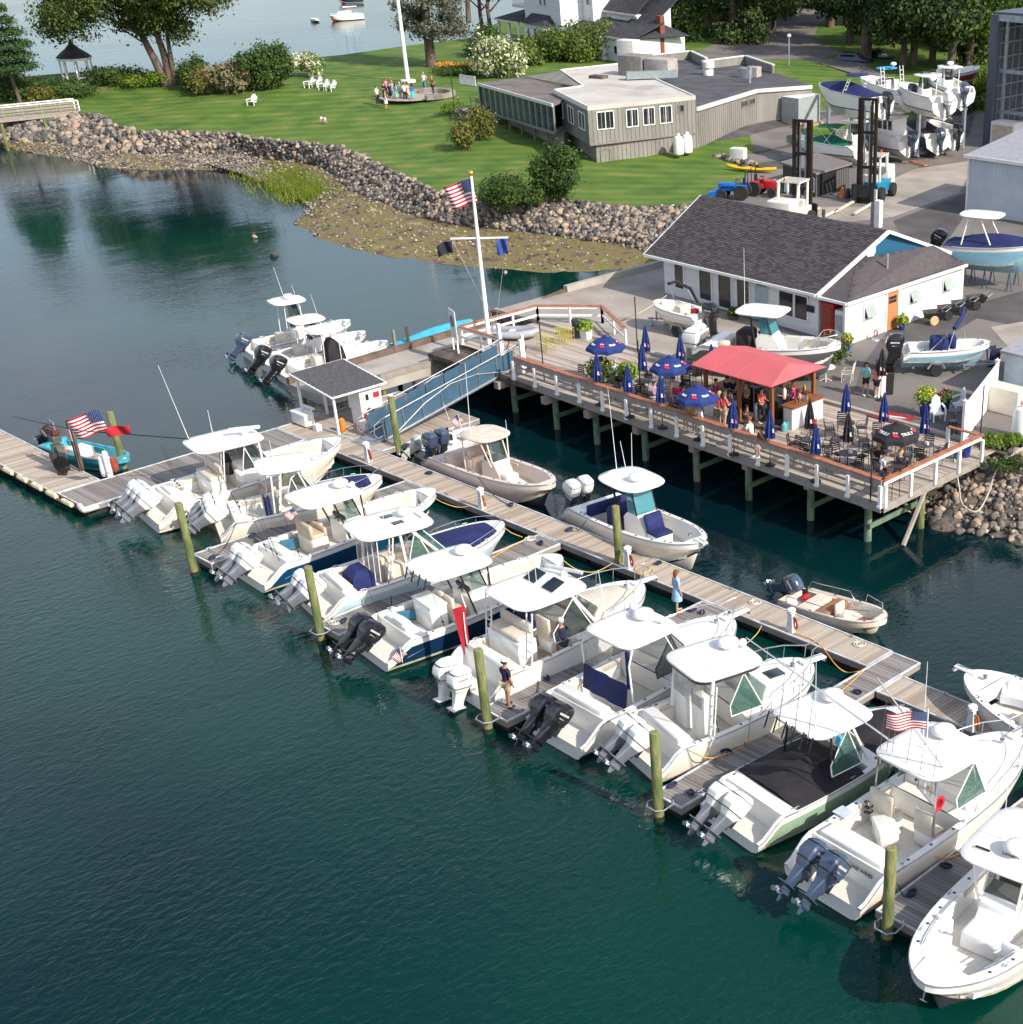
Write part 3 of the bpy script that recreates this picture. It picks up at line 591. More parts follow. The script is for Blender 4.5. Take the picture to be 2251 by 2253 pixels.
# ================================================================ dock hut
ht_=thing('dock_hut','small open dock hut with grey shingled lean-to roof and white posts','hut',(-5.85,.75,.5));ht_.scale=(1,1,.92)
u0,u1,v0,v1=-1.5,2.0,-.7,2.6
X0,X1,Y0,Y1=-1.45,1.55,-.75,1.95
shing=varied('dark shingles',[(.045,.045,.05),(.075,.075,.082),(.10,.10,.108)],.9,vs=4,bump=.5,bs=20,stretch=(1,3,1))
q=MB()
for i in range(10):
 a=i/10;b=(i+1)/10
 x0=X0-.25+(X1-X0+.5)*a;x1=X0-.25+(X1-X0+.5)*b+.03;z0=2.62-.5*a;z1=2.62-.5*b
 q.add([(x0,Y0-.2,z0),(x0,Y1+.2,z0),(x1,Y1+.2,z1-.015),(x1,Y0-.2,z1-.015),(x0,Y0-.2,z0+.025),(x0,Y1+.2,z0+.025),(x1,Y1+.2,z1+.01),(x1,Y0-.2,z1+.01)],[(3,2,1,0),(4,5,6,7),(0,1,5,4),(1,2,6,5),(2,3,7,6),(3,0,4,7)])
q.build('roof',shing,ht_)
for a,b in((((X0-.27,Y0-.22,2.6),(X0-.27,Y1+.22,2.6))),(((X1+.27,Y0-.22,2.1),(X1+.27,Y1+.22,2.1))),(((X0-.27,Y0-.22,2.6),(X1+.27,Y0-.22,2.1))),(((X0-.27,Y1+.22,2.6),(X1+.27,Y1+.22,2.1)))):
 q=MB();d=Vector(b)-Vector(a);q.path([a,b],.055,4);q.build('fascia',wpaint,ht_)
for x,y,h in((X0,Y0,2.5),(X1,Y0,2.05),(X0,Y1,2.5),(X0,.6,2.5)):
 q=MB();q.box((x,y,h/2),(.11,.11,h));q.build('post',wpaint,ht_)
q=MB();q.box((X1-.02,Y1-.62,1.0),(.08,1.25,2.0));q.box((X1-.45,Y1-.02,1.05),(.9,.08,2.1));q.box((X1-.9,Y1-.6,1.05),(.08,1.2,2.15));q.box((X1-.45,Y1-1.22,1.0),(.85,.06,2.0));q.build('cabinet_wall',wpaint,ht_)
for yy in(.0,.18,.36,.54):
 q=MB();q.box((X0+.15+yy*1.2,Y0,.5),(.09,.05,.8));q.build('slat',wpaint,ht_)
q=MB();q.box((X0+.5,Y0,.95),(1.2,.08,.09));q.build('side_rail',wpaint,ht_)
q=MB();q.box((X1+.03,Y1-.3,1.55),(.02,.35,.3));q.build('red_sign',redc,ht_)
q=MB();q.box((X1+.05,Y1-.85,1.55),(.08,.14,.3));q.build('phone_box',black,ht_)
q=MB();q.lathe([(.07,0),(.08,.4),(.03,.48)],(X1+.1,Y1-1.1,.35),8);q.build('fire_extinguisher',red,ht_,smooth=40)
q=MB();q.lathe([(.1,0),(.35,.12),(.36,.16),(.3,.16),(.08,.05)],(X1+.35,Y1-.6,.9),10,sx=.8);q.build('sink_bowl',cream,ht_,smooth=40)
q=MB();q.rbox((0,0,.3),(1.25,.55,.55),.05);q.rbox((0,0,.6),(1.3,.6,.1),.04);tag(q.build('dock_box',gloss_white,None,smooth=40,loc=(-6.9,-.3,.52)),'long white lidded dock box beside the hut','dock box')
q=MB();q.lathe([(.13,0),(.15,.1),(.15,.62),(.05,.7)],n=10);tag(q.build('float_bag',orange,None,smooth=40,loc=(-4.45,.35,.52)),'bright orange cylinder by the front post of the hut','canister')
q=MB();q.box((0,0,.15),(.35,.3,.3));tag(q.build('crate',wpaint,None,loc=(-5.6,-.35,.52)),'small white bait tub at the hut corner','tub')
q=MB();q.box((0,0,.2),(.6,.4,.4));tag(q.build('cooler_box',wpaint,None,loc=(-3.9,1.3,.52)),'white step box in front of the hut cabinet','box')
q=MB();q.lathe([(.02,-.05),(.12,0),(.02,.05)],n=10);tag(q.build('buoy',mat('lime',(.1,.6,.15),.5),None,smooth=40,loc=(-4.1,.2,.57)),'tiny lime green float lying by the hut post','float')
# ================================================================ fuel dispenser
fp=thing('fuel_pump','old grey fuel pump with hose, on the fuel dock','fuel pump',at(140,1032,.52))
q=MB();q.box((0,0,.6),(.5,.42,1.2));q.box((0,0,1.5),(.45,.38,.35));q.build('pump_body',mat('dull pump metal',(.16,.16,.14),.5,.4,var=.3),fp)
q=MB();q.box((0,0,1.85),(.75,.35,.2));q.build('top_sign',mat('maroon',(.10,.03,.03),.5),fp)
q=MB();q.path([(-.2,0,1.95),(-.2,0,2.3),(0,0,2.35),(0,0,1.95)],.03,6);q.path([(.05,0,1.95),(.05,0,2.3),(.25,0,2.3),(.25,0,1.95)],.03,6);q.build('hose_hook',galv,fp,smooth=50)
q=MB();q.path([(.3,-.2,1.2),(.5,-.3,.5),(.3,-.4,.1),(.6,-.5,.03),(.9,-.3,.05),(.6,-.1,.04)],.03,6);q.build('hose',rubber,fp,smooth=50)
q=MB();q.lathe([(.02,-.17),(.3,-.15),(.34,0),(.3,.15),(.02,.17)],n=12);q.build('hose_reel',black,fp,smooth=40,loc=(-.45,-.05,.45),rot=(PI/2,0,0))
q=MB();q.lathe([(.02,-.15),(.36,-.13),(.38,0),(.36,.13),(.02,.15)],n=12);q.build('second_reel',rubber,fp,smooth=40,loc=(.55,-.25,.42),rot=(PI/2,0,.4))
q=MB();q.box((.0,-.23,1.0),(.3,.02,.3));q.build('gauge',mat('green tag',(.05,.3,.12),.5),fp)
sp=thing('sign_post','weathered post with a pinkish notice board on the fuel dock','sign post',at(178,1035,.52))
q=MB();q.box((0,0,1.2),(.17,.14,2.4));q.box((.12,.05,1.0),(.12,.12,2.0));q.build('post',dtimber,sp)
q=MB();q.box((0,-.1,1.75),(.42,.03,.55));q.build('notice_board',mat('faded pink',(.55,.38,.38),.6,var=.1),sp)
wp=thing('bollard_post','white wrapped stub piles at the skiff mooring','bollard',at(243,1048,.52))
q=MB();q.lathe([(.14,0),(.13,1.1),(.1,1.2),(.01,1.22)],n=10);q.build('post',wpaint,wp,smooth=40)
q=MB();q.lathe([(.15,0),(.17,.3),(.13,.75),(.15,.85),(.01,.95)],(-.3,-.1,0),10);q.build('wrapped_post',wpaint,wp,smooth=40)
q=MB();q.lathe([(.02,0),(.16,.1),(.2,.4),(.12,.75),(.02,.8)],n=9,sx=.6);tag(q.build('rope_bundle',mat('brick rope',(.3,.06,.03),.8,var=.3,bump=1),None,smooth=40,loc=at(256,1040,.52)),'brick-red bundle hanging beside the white stub piles','bundle')
# ================================================================ boats
def sm(t):t=max(0,min(1,t));return t*t*(3-2*t)
class Hull:
 def __init__(s,L,W,fs=.95,fb=1.5,drop=.5,aft=.12,stern=.94,full=2.6,flare=.12,draft=.4):
  s.L,s.W,s.fs,s.fb,s.drop,s.aft,s.stern,s.full,s.flare,s.draft=L,W,fs,fb,drop,aft,stern,full,flare,draft
 def b(s,t):
  h=s.W/2
  if t<.42:return h*(s.stern+(1-s.stern)*math.sin(t/.42*PI/2))
  u=(t-.42)/.58;return h*max(0.,1-u**(s.full+.5))**.6
 def z(s,t):
  zz=s.fs+(s.fb-s.fs)*max(0,(t-.15)/.85)**1.6
  if t<s.aft:zz=s.fs*(s.drop+(1-s.drop)*sm(t/s.aft))
  return zz
 def ts(s,a=0,b=1):
  base=[0,.03,.06,.09,.12,.15,.2,.26,.34,.42,.5,.57,.64,.7,.76,.81,.85,.89,.92,.945,.965,.98,.992,1.]
  o=[a]+[t for t in base if a+1e-3<t<b-1e-3]+[b];return o
def hull_parts(h,root,mh,mtop=white,band=True,stripe=None,tc=(.17,.93),floor=.45,g=.19,aftwell=True,fore=None,boot=None):
 """hull shell, gunwale cap with wells, floor; all real thickness surfaces"""
 L=h.L;q=MB();rows=[]
 def sec(t):
  b=h.b(t);z=h.z(t);u=max(0,(t-.5)/.5)
  bc=b*(.9-.35*u**1.5);zc=.10+.55*u**3*z;zk=-h.draft+(h.draft+.15)*u**4
  xs=t*L;xc=L*(t-.05*u**2);xk=L*(t-.085*u**2.5)
  b2=b*(1-.02)+0;zb=z-.22
  return [(xs,b,z),(xs-.0,b*(.985),zb),(L*(t-.025*u**2),b*(.95-.12*u)*1.0,(zb*.55+zc*.45)),(xc,bc,zc+.06),(xc,bc*.985,zc-.03),(xk,0,zk)]
 T=h.ts()
 V=[];n=6
 for t in T:
  s_=sec(t);V+=[p for p in s_]+[(p[0],-p[1],p[2]) for p in s_[:-1]][::-1]
 k=11;F=[];M=[]
 mid={0:0,1:1,2:1,3:2,4:3}
 for i in range(len(T)-1):
  for j in range(k-1):
   F.append((i*k+j,(i+1)*k+j,(i+1)*k+j+1,i*k+j+1));jj=j if j<5 else 9-j
   M.append(mid[jj])
 F.append(tuple(range(k)));M.append(0)
 q.v=[Vector(v) for v in V];q.f=F;q.m=M
 b0=mh if not band else mtop
 q.build('hull',[b0,mh,stripe or mat('waterline stain',(.40,.37,.27),.5,var=.3),boot or mat('antifoul',(.03,.035,.05),.6)],root,smooth=38)
 q=MB();wells=[]
 if aftwell:wells.append((.0,h.aft,.30,.12))
 wells.append((tc[0],tc[1],floor,g))
 def yin(t,gg):return max(.03,h.b(t)-gg-(.10 if t>.8 else 0)*(t-.8)/.2)
 t0=0
 segs=[]
 cur=0
 for (a,b,fl,gg) in wells:
  if a>cur:segs.append((cur,a,None,0))
  segs.append((a,b,fl,gg));cur=b
 if cur<1:segs.append((cur,1,None,0))
 cush=None
 for (a,b,fl,gg) in segs:
  TT=h.ts(a,b)
  if fl is None:
   rows=[]
   for t in TT:
    B=h.b(t);z=h.z(t)
    if a<.3:z=max(z,h.fs*.97)
    cr=.05*min(1,B) if a>.3 else 0.
    rows.append([(t*L,B,z+.03),(t*L,B*.5,z+.03+cr*.8),(t*L,0,z+.03+cr),(t*L,-B*.5,z+.03+cr*.8),(t*L,-B,z+.03)])
   q.rings(rows,0,close=False)
   for t,sgn in((a,1),(b,-1)):
    if 0<t<1:
     B=h.b(t)-.02;z=h.z(t);z=max(z,h.fs*.97) if a<.3 else z
     B2=B*(.93 if t<.5 else .75-.6*max(0,(t-.6)/.4));zl=.25 if t<.5 else max(floor+.02,.25+.55*((t-.5)/.5)**3*h.z(t)+.2)
     q.add([(t*L,B-.01,z+.03),(t*L,-B+.01,z+.03),(t*L,-B2,zl),(t*L,B2,zl)],[(0,1,2,3)] if sgn<0 else [(3,2,1,0)])
  else:
   def fz(t):
    u=max(0,(t-.5)/.5);return max(fl,.10+.55*u**3*h.z(t)+.14)
   def fy(t):
    u=max(0,(t-.5)/.5);return max(.01,min(yin(t,gg)-.05,h.b(t)*(.9-.35*u**1.5)*(.97-.3*u*u)))
   rows=[];rf=[]
   for s_ in(1,-1):
    rr=[]
    for t in TT:
     B=h.b(t);z=h.z(t);y=yin(t,gg)
     rr.append([(t*L,s_*B,z),(t*L,s_*B,z+.035),(t*L,s_*(y+.02),z+.04),(t*L,s_*y,z+.02),(t*L,s_*fy(t),fz(t))])
    q.rings(rr if s_<0 else [r[::-1] for r in rr],0,close=False)
   fr=[[(t*L,fy(t),fz(t)),(t*L,0,fz(t)+.01),(t*L,-fy(t),fz(t))] for t in TT]
   q.rings(fr,1,close=False)
 q.build('deck_cap',[mtop,offw],root,smooth=38)
 q=MB()
 for s_ in(1,-1):q.path([(t*L,s_*(h.b(t)+.012),h.z(t)-.0) for t in h.ts(.0,1)],.022,5)
 q.build('rub_rail',mat('rub rail',(.28,.28,.29),.4,.3),root,smooth=60)
 q=MB();n=int((tc[1]-tc[0])*L/.8)
 for i in range(n):
  t=tc[0]+.03+(tc[1]-tc[0]-.08)*i/max(1,n-1)
  for s_ in(1,-1):q.lathe([(.05,0),(.045,.012),(.001,.013)],(t*L,s_*(h.b(t)-g*.55),h.z(t)+.04),7)
 q.build('rod_holder_caps',mat('dark cap',(.05,.06,.08),.3),root)['kind']='stuff'
 for t,a,b in((tc[0]+.05,.5,.9),(tc[0]+.13,.45,.45)):
  q=MB();q.rbox((t*L,0,floor+.018),(a,b,.02),.06);q.build('floor_hatch',white,root)
 for s_ in(1,-1):
  q=MB();q.rings([[(t*L,s_*(h.b(t)-g-.005),h.z(t)-.05),(t*L,s_*(h.b(t)-g-.06),h.z(t)-.07),(t*L,s_*(h.b(t)-g-.06),h.z(t)-.2),(t*L,s_*(h.b(t)-g-.02),h.z(t)-.24)] for t in h.ts(tc[0]+.01,min(.55,tc[1]))]);q.build('coaming_pad',tanl if L>6 else mtop,root,smooth=50)
def outboard_mesh(cm,lm,sc=1.,decal=None):
 q=MB()
 def se(cx,cz,a,b,tw=0,n=14):
  o=[]
  for j in range(n):
   t=2*PI*j/n;c,s_=math.cos(t),math.sin(t);e=.42
   o.append((cx+a*(abs(c)**e)*(1 if c>0 else -1),b*(abs(s_)**e)*(1 if s_>0 else -1),cz+tw*c))
  return o
 R=[se(-.36,-.12,.24,.17),se(-.37,.04,.33,.23),se(-.39,.28,.41,.285),se(-.37,.52,.40,.28,.03),se(-.33,.69,.33,.25,.03),se(-.30,.775,.22,.18,.02),se(-.30,.795,.12,.1,.01)]
 q.rings([[tuple(x*sc for x in p) for p in r] for r in R],0)
 R2=[se(-.36,-.08,.25,.18),se(-.38,-.25,.23,.15),se(-.42,-.48,.2,.11),se(-.44,-.68,.21,.07),se(-.44,-.86,.21,.045)]
 q.rings([[tuple(x*sc for x in p) for p in r] for r in R2],1)
 q.box((-.50*sc,0,-.70*sc),(.58*sc,.34*sc,.03*sc),1)            # anti-ventilation plate
 q.path([(-.16*sc,0,-.93*sc),(-.24*sc,0,-.93*sc),(-.5*sc,0,-.93*sc),(-.68*sc,0,-.93*sc)],[.02*sc,.085*sc,.085*sc,.05*sc],10,1)
 q.add([(x*sc,y*sc,z*sc) for x,y,z in((-.30,.015,-.96),(-.58,.015,-.96),(-.5,.01,-1.2),(-.40,.01,-1.2),(-.30,-.015,-.96),(-.58,-.015,-.96),(-.5,-.01,-1.2),(-.40,-.01,-1.2))],[(0,1,2,3),(7,6,5,4),(0,4,5,1),(1,5,6,2),(2,6,7,3),(3,7,4,0)],1)
 q.box((-.10*sc,0,-.12*sc),(.16*sc,.26*sc,.36*sc),2);q.box((-.22*sc,0,-.35*sc),(.14*sc,.18*sc,.16*sc),2)
 if decal:
  for s_ in(1,-1):
   q.box((-.40*sc,s_*.282*sc,.42*sc),(.42*sc,.012*sc,.07*sc),3,ry=-.12);q.box((-.34*sc,s_*.275*sc,.28*sc),(.36*sc,.012*sc,.03*sc),3,ry=-.12)
 for z,a,b in((.10,.385,.262),(.60,.385,.272)):q.rings([[tuple(x*sc for x in p) for p in se(-.375 if z<.5 else -.35,z,a if z<.5 else .372,b)],[tuple(x*sc for x in p) for p in se(-.375 if z<.5 else -.35,z+.022,(a if z<.5 else .372)+.002,b+.002)]],2)
 return q.mesh('outboard_motor',[cm,lm,black,decal or white],smooth=30)
def prop_mesh(sc=1.,m=steel):
 q=MB();q.path([(.02*sc,0,0),(-.14*sc,0,0)],[.055*sc,.045*sc],8)
 for k in range(3):
  a=2*PI*k/3;c,s_=math.cos(a),math.sin(a)
  def r(x,y,z):return (x*sc,(y*c-z*s_)*sc,(y*s_+z*c)*sc)
  q.add([r(-.01,.03,.03),r(.02,.06,.14),r(-.05,.03,.21),r(-.12,-.06,.17),r(-.10,-.04,.05),r(-.025,.03,.03),r(.0,.06,.14),r(-.065,.03,.21),r(-.135,-.06,.17),r(-.115,-.04,.05)],[(0,1,2,3,4),(9,8,7,6,5),(0,5,6,1),(1,6,7,2),(2,7,8,3),(3,8,9,4)])
 return q.mesh('propeller',m,smooth=30)
OM={};PM={}
def motors(root,h,n,kind,tilt,sc=1.,z=None,spacing=None,x=None):
 key=(kind,sc)
 if key not in OM:
  cm,lm,dc={'white':(gloss_white,greymetal,None),'whiteall':(gloss_white,gloss_white,mat('blue decal',(.25,.32,.40),.3)),'black':(gloss_black,gloss_black,mat('silver decal',(.45,.45,.45),.3)),
   'slate':(gloss_blue,gloss_blue,mat('silver decal',(.45,.45,.45),.3)),'greyold':(mat('old grey cowl',(.42,.44,.42),.3),mat('old grey leg',(.45,.47,.42),.4),None)}[kind]
  OM[key]=outboard_mesh(cm,lm,sc,dc);PM[key]=prop_mesh(sc)
 z=(h.fs*.72) if z is None else z;sp=spacing or .68*sc;x=-.02 if x is None else x
 for i in range(n):
  y=(i-(n-1)/2)*sp
  o=mk('outboard_motor',OM[key],root,loc=(x,y,z),rot=(0,R_(tilt),0))
  mk('propeller',PM[key],o,loc=(-.72*sc,0,-.93*sc))
def superel(lx,ly,z,cx=0,e=.55,n=28,crown=0):
 o=[]
 for j in range(n):
  t=2*PI*j/n;c,s_=math.cos(t),math.sin(t)
  o.append((cx+lx/2*(abs(c)**e)*(1 if c>0 else -1),ly/2*(abs(s_)**e)*(1 if s_>0 else -1),z))
 return o
def hardtop(root,cx,lx,ly,z,m=white,mu=None,name='hardtop',th=.10,e=.42,dark_edge=None,slope=0):
 def S_(r):return [(x,y,zz+slope*(x-cx)) for x,y,zz in r]
 q=MB();rs_=[superel(lx*.94,ly*.92,z-th,cx,e),superel(lx*.99,ly*.985,z-th*.6,cx,e),superel(lx,ly,z-.02,cx,e),superel(lx*.985,ly*.97,z+.015,cx,e),superel(lx*.8,ly*.78,z+.045,cx,e),superel(lx*.5,ly*.45,z+.055,cx,.5)]
 q.rings([S_(r) for r in rs_]);o=q.build(name,m,root,smooth=50)
 if dark_edge:
  q=MB();q.rings([S_(superel(lx*.95,ly*.94,z-th-.09,cx,e)),S_(superel(lx*.96,ly*.95,z-th,cx,e))]);q.build('top_skirt',dark_edge,root,smooth=50)
 return o
def dome(root,x,y,z,r=.3,mast=.08,name='radar_dome'):
 q=MB();q.lathe([(r*.3,0),(r*.35,mast),(r*.85,mast+.02),(r,mast+.06),(r,mast+.16),(r*.85,mast+.22),(r*.4,mast+.25),(.01,mast+.255)],(0,0,0),16);return q.build(name,white,root,smooth=50,loc=(x,y,z))
def antenna(root,x,y,z,h=2.4,lean=(0,0),m=None):
 q=MB();q.path([(0,0,0),(lean[0]*.1,lean[1]*.1,h*.1),(lean[0],lean[1],h)],[.02,.014,.007],5);q.build('antenna',m or wpaint,root,loc=(x,y,z))
def rods(root,xs,z,h=1.5,m=None,lean=-.5):
 m=m or mat('rod',(.05,.035,.03),.4)
 for (x,y) in xs:
  q=MB();q.path([(0,0,-.15),(lean*.15,0,.2),(lean,0.05,h)],[.016,.011,.005],5);q.lathe([(.01,0),(.045,.01),(.045,.07),(.01,.08)],(-.02,.05,.1),6);q.build('fishing_rod',m,root,loc=(x,y,z))
def legs(root,pts,m=white,r=.03,name='top_support'):
 for p in pts:
  q=MB();q.path(p,r,6);q.build(name,m,root,smooth=50)
def seat(root,x,y,z,w=.6,m=tan,ry=0,name='helm_seat',back=.65):
 q=MB();q.rbox((0,0,.28),(.5,w,.5),.06,1);q.rbox((0,0,.57),(.56,w,.14),.06,0);q.rbox((-.22,0,.57+back/2),(.14,w,back),.06,0);q.build(name,[m,white],root,smooth=45,loc=(x,y,z),rot=(0,0,ry))
def cushion_u(root,h,t0,t1,z,m=tan,w=.42,name='bow_cushion'):
 """U shaped bow seating that follows the hull"""
 q=MB();L=h.L
 T=[t0+(t1-t0)*i/7 for i in range(8)]
 for s_ in(1,-1):
  rr=[]
  for t in T:
   y=max(.12,h.b(t)-.26-(.10 if t>.8 else 0)*(t-.8)/.2);y2=max(0.0,y-w)
   rr.append([(t*L,s_*y,z-.3),(t*L,s_*y,z),(t*L,s_*y2,z),(t*L,s_*y2,z-.3)])
  q.rings(rr if s_>0 else [r[::-1] for r in rr])
 q.build(name,m,root,smooth=40)
 for s_ in(1,-1):
  q=MB();rr=[]
  for t in T:
   y=max(.1,h.b(t)-.2-(.10 if t>.8 else 0)*(t-.8)/.2);zt=h.z(t)
   rr.append([(t*L,s_*y,z),(t*L,s_*(y+.0),zt-.02),(t*L,s_*(y-.09),zt-.04),(t*L,s_*(y-.11),z)])
  q.rings(rr if s_>0 else [r[::-1] for r in rr])
  q.build('bolster',m,root,smooth=40)
def fabric_cover(root,h,t0,t1,m,dz=.06,g=.08,peak=.12,name='boat_cover',folds=.0):
 q=MB();rows=[];L=h.L;N=16
 for i in range(N+1):
  t=t0+(t1-t0)*i/N;B=max(.03,h.b(t)-g);z=h.z(t)+.045;e=math.sin(PI*i/N)
  rows.append([(t*L,B*f,z+dz*(1-f*f)+peak*e*(1-abs(f))**1.2+folds*noise.noise(Vector((t*14,f*3,0)))*(1-f*f)) for f in(1,.75,.5,.25,0,-.25,-.5,-.75,-1)])
 q.rings([r for r in rows],0,close=False)
 B0=[(x,y,z-.03) for x,y,z in rows[0]];q.add(rows[0]+B0,[(i,i+1,i+10,i+9) for i in range(8)])
 q.build(name,m,root,smooth=60)
def windshield(root,x0,x1,w0,w1,z0,z1,gm=glass,frame=white,name='windshield',rake=.35,side=.8):
 """wrap-round screen: front panes plus side panes running aft"""
 pts=[(x1,-w1*.35),(x1,w1*.35)]
 f=[(x0-side,-w0),(x0,-w0*.98),(x1,-w1*.45),(x1,w1*.45),(x0,w0*.98),(x0-side,w0)]
 q=MB();n=len(f)
 t=[(x-rake*(1 if 1<i<4 else (.5 if i in(1,4) else .0)),y*.94) for i,(x,y) in enumerate(f)]
 for i in range(n-1):
  a,b=f[i],f[i+1];c,d=t[i+1],t[i]
  zt=z1
  q=MB();P0=Vector((*a,z0));P1=Vector((*b,z0));P2=Vector((*c,zt if i+1<n-1 else z0+(zt-z0)*.25));P3=Vector((*d,zt if i>0 else z0+(zt-z0)*.25))
  nn=(P1-P0).cross(P3-P0).normalized()*.012
  q.add([P0,P1,P2,P3,P0+nn,P1+nn,P2+nn,P3+nn],[(3,2,1,0),(4,5,6,7),(0,1,5,4),(1,2,6,5),(2,3,7,6),(3,0,4,7)]);q.build('windscreen_pane',gm,root)
  legs(root,[[P0,P3]],frame,.024,'windscreen_frame')
 legs(root,[[(*p,z1 if 0<k<n-1 else z0+(z1-z0)*.25) for k,p in enumerate(t)],[(*p,z0) for p in f]],frame,.024,'windscreen_frame')
def rail(root,h,t0,t1,hh=.55,n=5,m=steel,inset=.1,split=.0,name='bow_rail',pulpit=0):
 L=h.L
 for s_ in(1,-1):
  T=[t0+(t1-t0)*i/n for i in range(n+1)]
  q=MB();pts=[(t*L,s_*max(.05,h.b(t)-inset),h.z(t)+hh*(sm((t-t0)/(t1-t0)*3.))) for t in T]
  if pulpit:pts.append((L+pulpit,s_*.12,h.z(1)+hh+.05))
  q.path(pts,.018,6);q.build(name,m,root,smooth=60)
  for t in T[1:]:
   q=MB();q.cyl((t*L+ .0,s_*max(.05,h.b(t)-inset),h.z(t)+.02),(t*L+.06,s_*max(.05,h.b(t)-inset),h.z(t)+hh*sm((t-t0)/(t1-t0)*3.)),.013,n=5);q.build('rail_stanchion',m,root)
def pulpit(root,h,l=.55,w=.34):
 q=MB();x=h.L-.25;z=h.fb+.05;q.rbox((x+l/2+.1,0,z),(l+.5,w,.08),.06,n=3);q.build('pulpit',white,root,smooth=45)
 q=MB();q.path([(x+l+.25,0,z+.06),(x+l+.05,0,z+.08),(x+.1,0,z+.1)],.022,5);q.box((x+l+.3,0,z-.02),(.22,.05,.08),ry=.6);q.box((x+l+.33,0,z-.12),(.06,.26,.12),ry=.5);q.build('anchor',steel,root)
 q=MB();q.lathe([(.09,0),(.07,.08),(.09,.1),(.01,.13)],(h.L-.75,0,h.fb+.06),8);q.build('windlass',steel,root,smooth=40)
def hatch(root,x,y,z,a=.5,b=.5,rz=0,m=dglass,ry=0):
 q=MB();q.rbox((0,0,.015),(a,b,.05),.06,1,n=2);q.rbox((0,0,.045),(a*.84,b*.84,.02),.05,0,n=2);q.build('deck_hatch',[m,white],root,smooth=40,loc=(x,y,z),rot=(0,ry,rz))
def ladder(root,x,y,z0,z1,m=white,w=.32,dx=.3):
 q=MB();q.path([(x,y-w/2,z0),(x+dx,y-w/2,z1)],.03,6);q.path([(x,y+w/2,z0),(x+dx,y+w/2,z1)],.03,6)
 for k in range(1,5):
  f=k/5;q.cyl((x+dx*f,y-w/2,z0+(z1-z0)*f),(x+dx*f,y+w/2,z0+(z1-z0)*f),.022,n=6)
 q.build('ladder',m,root,smooth=50)
def console(root,x,z,w=.95,l=.9,hh=1.15,m=white,gm=glass,fr=black,cover=None,wtop=2.75):
 if cover is not None:
  q=MB();q.rings([[(x-.55,-w*.55,z),(x+.55,-w*.55,z),(x+.55,w*.55,z),(x-.55,w*.55,z)],[(x-.5,-w*.5,z+hh),(x+.35,-w*.5,z+hh),(x+.35,w*.5,z+hh),(x-.5,w*.5,z+hh)],[(x-.25,-w*.4,z+hh+.45),(x+.0,-w*.4,z+hh+.45),(x+.0,w*.4,z+hh+.45),(x-.25,w*.4,z+hh+.45)]]);q.build('console_cover',cover,root,smooth=30);return
 q=MB();q.rings([[(x-l/2,-w/2,z),(x+l*.7,-w/2*.8,z),(x+l*.7,w/2*.8,z),(x-l/2,w/2,z)],[(x-l/2,-w/2,z+hh*.8),(x+l*.62,-w/2*.8,z+hh*.5),(x+l*.62,w/2*.8,z+hh*.5),(x-l/2,w/2,z+hh*.8)],[(x-l*.3,-w/2*.95,z+hh),(x+l*.25,-w/2*.85,z+hh),(x+l*.25,w/2*.85,z+hh),(x-l*.3,w/2*.95,z+hh)]]);q.build('console',m,root,smooth=25)
 q=MB();q.add([(x+l*.25,-w/2*.85,z+hh),(x+l*.25,w/2*.85,z+hh),(x-.05,w/2*.8,wtop-.08),(x-.05,-w/2*.8,wtop-.08),(x+l*.25+.015,-w/2*.85,z+hh),(x+l*.25+.015,w/2*.85,z+hh),(x-.035,w/2*.8,wtop-.08),(x-.035,-w/2*.8,wtop-.08)],[(0,1,2,3),(7,6,5,4)]);q.build('windscreen_pane',gm,root)
 for s_ in(1,-1):
  legs(root,[[(x+l*.25,s_*w/2*.88,z+hh),(x-.05,s_*w/2*.84,wtop-.08)]],fr,.035,'windscreen_frame')
  q=MB();q.add([(x+l*.2,s_*w/2*.87,z+hh),(x-.08,s_*w/2*.83,wtop-.1),(x-l*.4,s_*w/2*.87,wtop-.1),(x-l*.3,s_*w/2*.9,z+hh)],[(0,1,2,3)]);q.build('windscreen_pane',gm,root)
 q=MB();q.rings([[(x-l*.42+.02*math.cos(a)+.0,.18*math.cos(a)+.1,z+hh*.82+.18*math.sin(a)) for a in [2*PI*k/10 for k in range(10)]],[(x-l*.45-.02,.15*math.cos(a)+.1,z+hh*.84+.15*math.sin(a)) for a in [2*PI*k/10 for k in range(10)]]],caps=(False,False));q.build('steering_wheel',black,root,smooth=40)
 q=MB();q.box((x-l*.35,0,z+hh*.98),(.12,w*.7,.28),ry=-.4);q.build('instrument_panel',black,root)
def cleats(root,h,ts=(.2,.5,.85)):
 for t in ts:
  for s_ in(1,-1):mk('cleat',cleat_me,root,loc=(t*h.L,s_*(h.b(t)-.09),h.z(t)+.045)).scale=(.8,)*3
def solve(corner,bow,W,zb,zc=.2):
 c=at(*corner,zc);b=at(*bow,zb);a=math.atan2(b.y-c.y,b.x-c.x)
 for _ in range(8):
  s_=Vector((math.sin(a),-math.cos(a),0));sc=c-s_*(W*.47);a=math.atan2(b.y-sc.y,b.x-sc.x)
 L=math.hypot(b.x-sc.x,b.y-sc.y);return Vector((sc.x,sc.y,0)),a,L
def solvep(corner,bow,W,zb,zc=.2):
 """port corner known"""
 c=at(*corner,zc);b=at(*bow,zb);a=math.atan2(b.y-c.y,b.x-c.x)
 for _ in range(8):
  s_=Vector((math.sin(a),-math.cos(a),0));sc=c+s_*(W*.47);a=math.atan2(b.y-sc.y,b.x-sc.x)
 L=math.hypot(b.x-sc.x,b.y-sc.y);return Vector((sc.x,sc.y,0)),a,L
